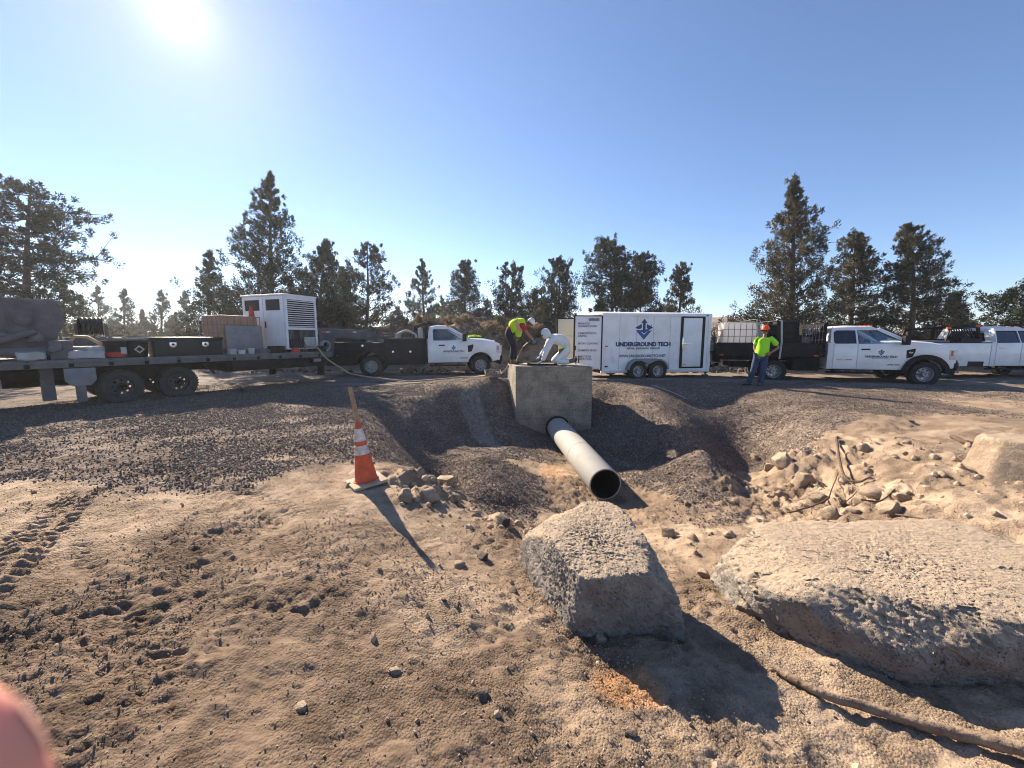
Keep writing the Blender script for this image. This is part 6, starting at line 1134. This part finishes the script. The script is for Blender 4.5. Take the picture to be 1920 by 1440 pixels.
def shrub(label, x, y, w_, h_, mat, seed, nm='shrub', cat='shrub', group=None, n=60, per=26, ls=1):
    rg = np.random.default_rng(seed); z = H(x, y) if abs(x) < 30 else float(broad(x, y)); t = thing(nm, label, cat, (x, y, z-.05), 0, group); st = MB(); cen = []
    for i in range(n):
        a = rg.uniform(0, 2*PI); r = w_*.5*math.sqrt(rg.random()); zz = h_*(1-.75*(r/(w_*.5))**2)*rg.uniform(.35, 1); c = Vector((r*math.cos(a), r*math.sin(a)*.8, zz*.95)); cen.append(c)
        if i % 3 == 0: st.path([(0, 0, 0), c*.5+Vector((0, 0, -.08*h_)), c], [.025*h_+.005, .012*h_+.003, .004], 4)
    cen = np.array([tuple(c) for c in cen]); st.build('stem', M['twig'], t); leaves('foliage', cen, np.full(len(cen), .16*w_**.5*.9), np.clip(rg.normal(.45, .25, len(cen)), 0, 1), per, .12*ls, .03*ls, M[mat], t, rg, .9, .5)
sh = [(-21, 21, 2.2, 1.7, 'sage', 'olive grey bush behind the hose reel'), (-18.5, 21.5, 2.6, 1.9, 'leafb', 'broad olive bush behind the black bins'), (-16.5, 22, 2.6, 2.0, 'leafb', 'green brown bush behind the tool chest'), (-14.4, 22.5, 2.2, 1.5, 'sage', 'tan brush behind the right end of the tool chest'), (-22.8, 20, 2.4, 2.2, 'leafb', 'dark bush behind the mixer'), (-12.4, 21.5, 2.4, 1.4, 'sage', 'grey brush behind the stained tote'),
      (-8.2, 20.8, 2.2, 1.5, 'sage', 'grey brown brush under the gooseneck arm'), (-6.5, 22, 1.8, 1.3, 'sage', 'dead looking brush right of the gooseneck'), (-5.2, 22.6, 1.5, .9, 'dry', 'dry tan brush behind the black headache rack'), (-3.9, 23, 1.6, .9, 'dry', 'dry tan brush above the cab of the left truck'), (-9.6, 22.5, 1.8, 1.6, 'leafb', 'dark bush left of the gooseneck neck'),
      (-.7, 22.6, 1.5, .9, 'sage', 'brush at the foot of the dark boulder pile'), (.3, 21.5, 1.6, 1.0, 'sage', 'brown brush behind the bending worker'), (1.6, 22, 1.8, 1.5, 'leafb', 'dark brush behind the kneeling worker'), (2.6, 21, 1.6, 1.3, 'sage', 'grey brush left of the open trailer doors'), (13.2, 30, 2.5, 1.6, 'leafb', 'olive brush in the gap right of the cargo trailer'), (11.2, 21, 2.4, 1.4, 'sage', 'brown brush behind the white tote'),
      (13.4, 19.8, 2.4, 1.6, 'sage', 'brown brush behind the black power unit'), (15.5, 20, 2.6, 1.8, 'leafb', 'olive brush above the roof of the right truck'), (17.6, 20, 2.4, 1.7, 'sage', 'grey brown brush behind the windscreen of the right truck'), (19.6, 20.4, 2.4, 1.6, 'leafb', 'brown brush behind the hood of the right truck'), (21.6, 20.6, 2.4, 1.5, 'sage', 'grey brush left of the slatted rack'), (23.8, 21, 2.2, 1.5, 'leafb', 'dark brush behind the slatted rack'), (27, 21, 2.4, 1.2, 'sage', 'brush behind the far right pickup')]
for i, (x, y, w_, h_, m_, lb) in enumerate(sh): shrub(lb, x, y, w_, h_, m_, 100+i, group='brush along the bank', n=85, ls=1.1)
for i in range(16):
    x = 10.5+1.15*i+math.sin(i*7)*.3; y = 22.5+1.2*math.sin(i*3.3); lbs = ['above the tote', 'behind the strap', 'over the black unit', 'over the pale crate', 'behind the headboard', 'over the rear window', 'over the cab roof', 'over the right door', 'over the windscreen', 'over the mirror', 'over the hood vent', 'over the hood middle', 'over the hood tip', 'over the bumper', 'left of the beacon', 'right of the beacon']
    shrub('tall brown brush at the feet of the right junipers, '+lbs[i], x, y, 2.3, 1.5+.6*((i*5) % 3)/2, ['leafb', 'sage', 'leafb'][i % 3], 200+i, group='brush along the bank', n=90, ls=1.2)
for i in range(9):
    x = -5.0+.8*i; y = 20.6+.9*math.sin(i*2.7); lbs = ['left of the rack', 'behind the rack', 'above the cab', 'above the windscreen', 'above the hood', 'above the vest on the hood', 'just left of the bending worker', 'behind the vest worker', 'between the two workers']
    shrub('dry tan scrub on the bank, '+lbs[i], x, y, 1.3, .6+.3*((i*4) % 3)/2, ['dry', 'sage', 'dry'][i % 3], 300+i, group='dry scrub on the bank', n=55, ls=1.1)
# dry grass and litter on the bank: nobody could count it
rg = np.random.default_rng(5); n_ = 2600; xx = rg.uniform(-26, 30, n_); yy = 18.5+8*rg.random(n_); kp = fbm(xx*.5, yy*.5, 3, 4) > .45; xx, yy = xx[kp], yy[kp]; zz = height(xx, yy)
o = leaves('dry_grass', np.c_[xx, yy, zz+.08], np.full(len(xx), .16), rg.uniform(.1, .9, len(xx)), 22, .26, .018, M['dry'], None, rg, .6, 1.5); tag(o, 'dry tan grass and litter on the bank behind the vehicles', kind='stuff')
n_ = 5000; xx = rg.uniform(-200, 240, n_); yy = 30+190*rg.random(n_)**1.3; kp = (fbm(xx*.05, yy*.05, 3, 8) > .42); xx, yy = xx[kp], yy[kp]; zz = broad(xx, yy)
o = leaves('distant_brush', np.c_[xx, yy, zz+.45], .6+.5*rg.random(len(xx)), rg.uniform(0, .8, len(xx)), 14, .5, .25, M['leafb'], None, rg, .9, .5); tag(o, 'distant low brush over the plain and hill', kind='stuff')
# rubble behind the cab: pale grey stones on the bank
n_ = 9000; px = rng.uniform(-14, 28, n_); py = rng.uniform(16.8, 24.5, n_); kp = rng.random(n_) < sst(fbm(px*.5, py*.5, 3, 90), .42, .6); px, py = px[kp], py[kp]; sz = .05+.22*rng.random(len(px))**3; pz = height(px, py)+sz*.1
M['rubble'] = stonemat('bank_rubble', [(0, (.07, .06, .055)), (.5, (.16, .135, .115)), (1, (.33, .27, .21))]); scatter('bank_rubble', np.c_[px, py, pz], sz, M['rubble'], 'broken stones and earth on the bank behind the vehicles', 2)
# ================================================================== people
def skin(name, chains, mat, parent, sub=1, loc=None):
    """chains: list of [(x,y,z,r),...]; points that coincide are merged; first point is the root"""
    vs, rs, es = [], [], []
    def idx(p):
        for i, q in enumerate(vs):
            if abs(q[0]-p[0])+abs(q[1]-p[1])+abs(q[2]-p[2]) < 1e-4: return i
        vs.append(tuple(p[:3])); rs.append(p[3]); return len(vs)-1
    for ch in chains:
        ids = [idx(p) for p in ch]; es += [(a, b) for a, b in zip(ids[:-1], ids[1:]) if a != b]
    me = bpy.data.meshes.new(name); me.from_pydata(vs, es, []); o = bpy.data.objects.new(name, me); C.objects.link(o)
    md = o.modifiers.new('k', 'SKIN'); md.use_smooth_shade = True; md.branch_smoothing = .6
    for i, sv in enumerate(me.skin_vertices[0].data):
        r = rs[i]; sv.radius = (r, r) if not hasattr(r, '__len__') else r; sv.use_root = (i == 0)
    s2 = o.modifiers.new('s', 'SUBSURF'); s2.levels = sub; s2.render_levels = sub
    dg = bpy.context.evaluated_depsgraph_get(); dg.update(); m2 = bpy.data.meshes.new_from_object(o.evaluated_get(dg)); m2.name = name; bpy.data.objects.remove(o)
    m2.materials.clear(); m2.materials.append(mat); m2.shade_smooth(); o = bpy.data.objects.new(name, m2); C.objects.link(o); o.parent = parent
    if loc is not None: o.location = loc
    return o
def V3(*a): return Vector(a)
def chain(pts, rad): return [(*p, r) for p, r in zip(pts, rad)]
def head(parent, c, face, up, hat, hair=True):
    """c centre of the head, face: direction the person looks, up: head axis"""
    f = Vector(face).normalized(); u_ = (Vector(up)-f*Vector(up).dot(f)).normalized(); s = f.cross(u_)
    Mx = Matrix((( s.x, f.x, u_.x, c[0]), (s.y, f.y, u_.y, c[1]), (s.z, f.z, u_.z, c[2]), (0, 0, 0, 1)))
    bm = bmesh.new(); bmesh.ops.create_icosphere(bm, subdivisions=4, radius=1)
    for v in bm.verts:
        x, y, z = v.co; zz = z*.118; w_ = .074 if z > 0 else .074-.018*(-z); yy = y*(.094 if y < 0 else .09)
        if y > 0: yy += .022*math.exp(-((x/.16)**2)-((z+.12)/.2)**2)-.008*math.exp(-((abs(x)-.38)/.2)**2-((z-.1)/.12)**2)+.008*math.exp(-((x/.3)**2)-((z+.75)/.16)**2)+.006*math.exp(-((x/.3)**2)-((z+.45)/.07)**2)
        v.co = Vector((x*w_, yy, zz))
    me = bpy.data.meshes.new('head'); bm.transform(Mx); bm.to_mesh(me); bm.free(); me.materials.append(M['skin']); me.shade_smooth(); hd = bpy.data.objects.new('head', me); C.objects.link(hd); hd.parent = parent
    def T(x, y, z): return Mx @ Vector((x, y, z))
    g = MB()
    for sx in (-1, 1): g.lathe([(0, 0), (.004, .022), (.014, .026), (.014, .0)], T(sx*.07, -.005, 0), s*sx, 10)
    g.build('ear', M['skin'], hd, 60)
    if hair: h_ = MB().lathe([(.07, 0), (.06, .05), (.03, .082), (-.02, .087), (-.06, .08), (-.06, 0)], T(0, -.016, .012), u_, 16); h_.build('hair', M['hair'], hd, 60)
    g = MB().path([T(-.068, .05, .012), T(-.045, .085, .012), T(0, .097, .016), T(.045, .085, .012), T(.068, .05, .012)], [.008, .02, .013, .02, .008], 8).path([T(-.068, .05, .012), T(-.074, -.02, .016)], .004, 5).path([T(.068, .05, .012), T(.074, -.02, .016)], .004, 5); g.build('safety_glasses', M['black'], hd, 60)
    MB().path([T(-.022, .091, -.055), T(0, .098, -.055), T(.022, .091, -.055)], [.002, .005, .002], 6).build('mouth', M['redshirt'], hd, 60)
    if hat:
        b_ = MB().lathe([(.03, .112), (.035, .122), (.04, .12), (.05, .11), (.09, .106), (.13, .088), (.155, .05), (.163, 0)], T(0, -.004, 0), u_, 24)
        b_.lathe([(.0, .0), (.0, .11), (.008, .12), (.012, .1)], T(0, .035, .03), (u_-f*.12), 20)
        for x in (-.03, 0, .03): b_.path([T(x, .09, .1), T(x, .04, .155), T(x, -.03, .165), T(x, -.08, .135)], .008, 6)
        hh = b_.build('hard_hat', M[hat], hd, 60)
    return hd
def hand(parent, w_, d, n_, mat, curl=.5, left=1, sc=1.0):
    """w_ wrist, d direction of the fingers, n_ palm normal"""
    d = Vector(d).normalized(); n_ = (Vector(n_)-d*Vector(n_).dot(d)).normalized(); s = d.cross(n_)*left; w_ = Vector(w_); k = sc
    ch = []; pal = MB()
    pts = [w_, w_+d*.045*k, w_+d*.085*k]; pal.add([w_+s*a*k+n_*b*k+d*c_*k for c_, hw in ((-.01, .026), (.04, .04), (.09, .042)) for a, b in ((-hw, -.013), (hw, -.013), (hw, .013), (-hw, .013))], [(0, 1, 5, 4), (1, 2, 6, 5), (2, 3, 7, 6), (3, 0, 4, 7), (4, 5, 9, 8), (5, 6, 10, 9), (6, 7, 11, 10), (7, 4, 8, 11), (0, 3, 2, 1), (8, 9, 10, 11)])
    for i, (o, L_) in enumerate(((-.03, .072), (-.01, .082), (.011, .076), (.031, .058))):
        p = w_+d*.085*k+s*o*k; a = 0; q = [p-d*.02*k, p]
        for j in range(3): a += curl*.75; p = p+(d*math.cos(a)+n_*math.sin(a))*L_*k*(.42, .32, .26)[j]; q.append(p)
        pal.path(q, [.0095*k, .0095*k, .009*k, .008*k, .006*k], 7)
    p = w_+s*-.03*k+d*.02*k; q = [p, p+(s*-.8+d*.7+n_*.2)*.03*k, p+(s*-.9+d*1.5+n_*.5)*.04*k, p+(s*-.6+d*2.1+n_*.9)*.042*k]; pal.path(q, [.012*k, .012*k, .0105*k, .008*k], 7)
    return pal.build('hand', mat, parent, 70, .004)
def boot(parent, a, d, mat, nm='boot', high=.16, L_=.28):
    """a: ankle above the heel, d: toe direction (unit, horizontal), sole at a.z-.09"""
    a = Vector(a); d = Vector(d).normalized(); z = a.z-.09; up = Vector((0, 0, 1))
    o = skin(nm, [[(*(a+up*high*.6), .06), (*(a), .058), (*(a-up*.04+d*.02), .055), (*(Vector((a.x, a.y, z+.05))+d*.1), .047), (*(Vector((a.x, a.y, z+.038))+d*(L_-.1)), .038)], [(*(a-up*.04+d*.02), .055), (*(Vector((a.x, a.y, z+.045))-d*.045), .042)]], mat, parent)
    s = d.cross(up); g = MB(); pr = [(-.085, .032), (-.04, .04), (.08, .042), (.15, .048), (L_-.07, .036), (L_-.055, .0)]
    pts = [(p, q) for p, q in pr]+[(p, -q) for p, q in pr[::-1]]; n0 = len(pts)
    g.v = [tuple(Vector((a.x, a.y, z+h_))+d*p+s*q) for h_ in (0, .024) for p, q in pts]; g.f = [list(range(n0))[::-1], list(range(n0, 2*n0))]+[[i, (i+1) % n0, (i+1) % n0+n0, i+n0] for i in range(n0)]; g.m = [0]*len(g.f)
    g.build('sole', M['chassis'], o, 40); return o
def offs(ch, dr): return [[(x, y, z, (r[0]+dr, r[1]+dr) if hasattr(r, '__len__') else r+dr) for x, y, z, r in c] for c in ch]
# ---- standing man in the lime shirt
pm = Vector((7.42, 11.7, 0)); pm.z = H(pm.x, pm.y)
m1 = thing('person', 'man in orange hard hat, lime T-shirt and jeans standing with a hand on his hip', 'person', pm, R(-28)); m1.scale = (1.0, 1.0, 1.0)
pel = (.12, 0, .95); che = (.17, .0, 1.28); nek = (.18, 0, 1.50); shl = (0.02, .02, 1.44); shr = (.35, -.02, 1.44)
hl = (.03, 0, .9); hr = (.22, 0, .9); kl = (-.04, -.06, .5); kr = (.19, -.05, .5); al = (-.13, 0.02, .1); ar = (.16, 0.03, .1)
el_l = (-.06, .04, 1.15); wr_l = (.0, -.1, .93); el_r = (.55, -.0, 1.16); wr_r = (.34, -.15, 1.0)
body = [[(*pel, .11), (.15, 0, 1.1, .1), (*che, .1), (*nek, .052), (.185, -.01, 1.58, .055)], [(*che, .1), (*shl, .05), (*el_l, .043), (*wr_l, .03)], [(*che, .1), (*shr, .05), (*el_r, .043), (*wr_r, .03)],
        [(*pel, .11), (*hl, .08), (*kl, .055), (*al, .042)], [(*pel, .11), (*hr, .08), (*kr, .055), (*ar, .042)]]
skin('body', body, M['skin'], m1)
mid = lambda a, b_, f: tuple(a[i]+(b_[i]-a[i])*f for i in range(3))
shirt = [[(.125, 0, .84, .2), (.135, 0, 1.0, .215), (.15, 0, 1.14, .21), (*che, .2), (.178, 0, 1.43, .12)], [(*che, .2), (*shl, .095), (*mid(shl, el_l, .45), .088), (*mid(shl, el_l, .8), .085)], [(*che, .2), (*shr, .095), (*mid(shr, el_r, .45), .088), (*mid(shr, el_r, .8), .085)]]
skin('t_shirt', shirt, M['hivis'], m1, 2)
skin('jeans', [[(*pel, .158), (*hl, .118), (*mid(hl, kl, .5), .11), (*kl, .092), (*mid(kl, al, .5), .09), (*al, .085), (al[0], al[1], .05, .075)], [(*pel, .158), (*hr, .118), (*mid(hr, kr, .5), .11), (*kr, .092), (*mid(kr, ar, .5), .09), (*ar, .085), (ar[0], ar[1], .05, .075)]], M['jeans'], m1, 2)
head(m1, (.18, -.03, 1.66), (-.75, -.6, -.12), (0, 0, 1), 'hatorange')
hand(m1, wr_r, (-.75, -.25, -.35), (-.2, .9, 0), M['skin'], .35, -1); hand(m1, wr_l, (.3, -.5, -.5), (.5, .4, 0), M['skin'], .5)
boot(m1, (al[0], al[1], .09), (-.75, -.65, 0), M['shoe'], 'shoe', .1); boot(m1, (ar[0], ar[1], .09), (-.3, -.95, 0), M['shoe'], 'shoe', .1)
MB().cyl((.09, -.135, 1.3), (.09, -.15, 1.3), .012, n=8).build('shirt_badge', M['redplastic'], m1)
# ---- bending worker in the vest
zt_ = .815; w1 = thing('person', 'worker in white hard hat and lime vest bending forward on the concrete box', 'person', (.07, 11.2, zt_), R(0))
hp = (-.2, 0, .93); sp1 = (-.02, -.0, 1.08); ch1 = (.17, -.02, 1.14); nk = (.32, -.03, 1.17); s1 = (.22, -.19, 1.1); s2 = (.22, .17, 1.12)
k1 = (-.03, -.12, .5); k2 = (-.0, .12, .5); a1 = (-.08, -.12, .1); a2 = (.03, .12, .1); e1 = (.36, -.24, .86); wr1 = (.52, -.14, .68); e2 = (.4, .16, .86); wr2 = (.56, .08, .7)
skin('body', [[(*hp, .11), (*sp1, .09), (*ch1, .1), (*nk, .06), (.38, -.03, 1.17, .055)], [(*ch1, .1), (*s1, .055), (*e1, .045), (*wr1, .032)], [(*ch1, .1), (*s2, .055), (*e2, .045), (*wr2, .032)], [(*hp, .14), (-.19, -.09, .87, .1), (*k1, .066), (*a1, .048)], [(*hp, .14), (-.19, .09, .87, .1), (*k2, .066), (*a2, .048)]], M['skin'], w1)
skin('t_shirt', [[(*hp, .115), (*sp1, .1), (*ch1, .12), (.28, -.03, 1.17, .07)], [(*ch1, (.15, .168)), (*s1, .082), (*mid(s1, e1, .7), .076)], [(*ch1, (.15, .168)), (*s2, .082), (*mid(s2, e2, .7), .076)]], M['redshirt'], w1, 2)
skin('trousers', [[(*hp, .153), (-.19, -.09, .87, .125), (*mid((-.19, -.09, .87), k1, .5), .108), (*k1, .085), (*mid(k1, a1, .5), .078), (*a1, .07)], [(*hp, .153), (-.19, .09, .87, .125), (*mid((-.19, .09, .87), k2, .5), .108), (*k2, .085), (*mid(k2, a2, .5), .078), (*a2, .07)], [(*hp, .153), (-.1, -.0, 1.02, .142)]], M['darkpants'], w1, 2)
vst = skin('vest', [[(-.15, 0, 1.02, .18), (*sp1, .21), (.08, 0, 1.11, .215), (*ch1, (.215, .225)), (.27, -.02, 1.16, .17), (.33, -.03, 1.17, .11)], [(.08, 0, 1.11, .2), (.12, -.06, .97, .17), (.12, -.08, .85, .12), (.1, -.1, .75, .06)]], M['vest'], w1, 2)
MB().add([(.02, -.225, 1.24), (.075, -.225, 1.25), (.19, -.255, .92), (.13, -.262, .84), (.10, -.25, .86)], [(0, 1, 2, 3, 4)]).add([(.02, -.22, 1.24), (.075, -.22, 1.25), (.09, 0, 1.3), (.03, 0, 1.3)], [(0, 1, 2, 3)]).build('vest_stripe', M['stripe'], vst, 0)
head(w1, (.44, -.05, 1.16), (.55, -.35, -.62), (.6, -.05, .75), 'hatwhite')
hand(w1, wr1, (.6, .2, -.6), (0, .8, 0), M['glove'], .6); hand(w1, wr2, (.6, -.2, -.6), (0, -.8, 0), M['glove'], .6, -1)
boot(w1, (a1[0], a1[1], .09), (.9, -.4, 0), M['boot']); boot(w1, (a2[0], a2[1], .09), (.95, -.1, 0), M['boot'])
# ---- kneeling worker in white coveralls
w2 = thing('person', 'worker in hooded white coverall kneeling and leaning over the hatch of the concrete box', 'person', (1.1, 10.75, zt_), R(-4)); w2.scale = (1.1, 1.1, 1.05)
hp = (.42, 0, .42); sp1 = (.33, 0, .62); ch1 = (.1, 0, .7); nk = (-.03, 0, .74); s1 = (-.0, -.2, .66); s2 = (.0, .18, .68); k1 = (.08, -.13, .1); k2 = (.02, .14, .1); f1 = (.46, -.17, .09); f2 = (.56, .13, .09)
e1 = (-.13, -.23, .38); wr1 = (-.22, -.2, .11); e2 = (-.14, .16, .42); wr2 = (-.28, .08, .22)
skin('body', [[(*hp, .1), (*sp1, .08), (*ch1, .1), (*nk, .06), (-.1, 0, .79, .05)], [(*ch1, .1), (*s1, .055), (*e1, .042), (*wr1, .032)], [(*ch1, .1), (*s2, .055), (*e2, .042), (*wr2, .032)], [(*hp, .1), (.38, -.1, .36, .08), (*k1, .06), (*f1, .045)], [(*hp, .1), (.38, .1, .36, .08), (*k2, .065), (*f2, .045)]], M['skin'], w2)
skin('coverall', [[(*hp, .2), (*sp1, .21), (.2, 0, .67, .205), (*ch1, (.195, .18)), (-.03, 0, .75, .1), (-.1, 0, .8, .085)], [(*ch1, (.18, .17)), (*s1, .092), (*mid(s1, e1, .5), .085), (*e1, .075), (*mid(e1, wr1, .6), .062), (*wr1, .045)], [(*ch1, (.18, .17)), (*s2, .092), (*e2, .075), (*wr2, .05)],
     [(*hp, .18), (.38, -.12, .34, .14), (.22, -.13, .2, .125), (*k1, .105), (.25, -.15, .09, .09), (*f1, .07)], [(*hp, .18), (.38, .12, .34, .14), (.2, .13, .2, .125), (*k2, .105), (.3, .14, .09, .09), (*f2, .07)]], M['coverall'], w2, 2)
MB().add([(.18, -.185, .42), (.42, -.2, .5), (.36, -.215, .35), (.26, -.225, .26), (.16, -.2, .22)], [(0, 1, 2, 3, 4)]).build('dark_pocket', M['boot'], w2, 0)
MB().add([(.2, -.19, .44), (.42, -.2, .535), (.43, -.205, .5), (.2, -.2, .41)], [(0, 1, 2, 3)]).build('lime_hem', M['vest'], w2, 0)
head(w2, (-.16, -.02, .82), (-.7, -.1, -.65), (-.5, 0, .8), None, False)
bm_ = MB().lathe([(-.14, .05), (-.11, .1), (-.04, .118), (.03, .118), (.09, .1), (.13, .06), (.145, 0)], (-.145, -.015, .82), (-.35, 0, .9), 20); bm_.build('hood', M['coverall'], w2, 60)
hand(w2, wr1, (-.5, -.1, -.25), (0, 0, -1), M['glove'], .25); hand(w2, wr2, (-.6, -.1, -.4), (0, 0, -1), M['glove'], .5, -1)
for f_, dd in ((f1, (.0, -.05)), (f2, (.06, .0))):       # boots lie toe down behind the knees
    p = Vector(f_); skin('boot', [[(*(p-Vector((.04, 0, 0))), .06), (*p, .06), (*(p+Vector((.06, dd[1], .02))), .058), (*(p+Vector((.1, dd[1], -.0))), .045)], [(*(p+Vector((.06, dd[1], .02))), .058), (*(p+Vector((.09, dd[1], .1))), .045)]], M['boot'], w2)
    MB().box(p.x+.13, p.x+.155, p.y-.04, p.y+.04, .03, .24).build('sole', M['chassis'], w2, 40, .01)
# a tool handle between the two workers
tag(MB().path([Vector((.6, 11.1, 1.52)), Vector((.45, 11.0, 1.4)), Vector((.32, 10.9, 1.28))], .012, 6).build('spray_wand', M['chassis'], None), 'short dark wand held by the bending worker above the hatch', 'tool')

# ================================================================== the photographer's finger at the lens edge
fg = thing('finger', 'blurred pink fingertip of the photographer poking in at the bottom left corner', 'finger', PY(-95, 1500, .052))
d_ = (ray(28, 1300).normalized()*1.0); tip = PY(-103, 1330, .05)-Vector(fg.location); basep = PY(-5, 1710, .05)-Vector(fg.location)
ax_ = (tip-basep).normalized(); Lf = .075; q = [tip-ax_*t for t in (0, .004, .010, .018, .03, .045, .06, .085)]
MB().path([tip+ax_*.003]+q, [.0012, .0045, .0062, .0075, .0082, .0084, .0088, .0092, .0098], 24).build('finger_skin', M['fingerskin'], fg, 80)
bk = Vector((0, 1, 0)); bk = (bk-ax_*bk.dot(ax_)).normalized(); sd0 = ax_.cross(bk); b_ = MB()
for i in range(6):
    for j in range(7): t = .003+.011*i/5; a = -1+2*j/6; rr = np.interp(t, [0, .004, .01, .018], [.0045, .0062, .0075, .0082])+.0003; b_.v.append(tuple(tip-ax_*t+bk*rr*math.cos(a*.9)+sd0*rr*math.sin(a*.9)))
for i in range(5):
    for j in range(6): b_.f.append([i*7+j, i*7+j+1, (i+1)*7+j+1, (i+1)*7+j]); b_.m.append(0)
b_.build('nail', M['nail'], fg, 80)
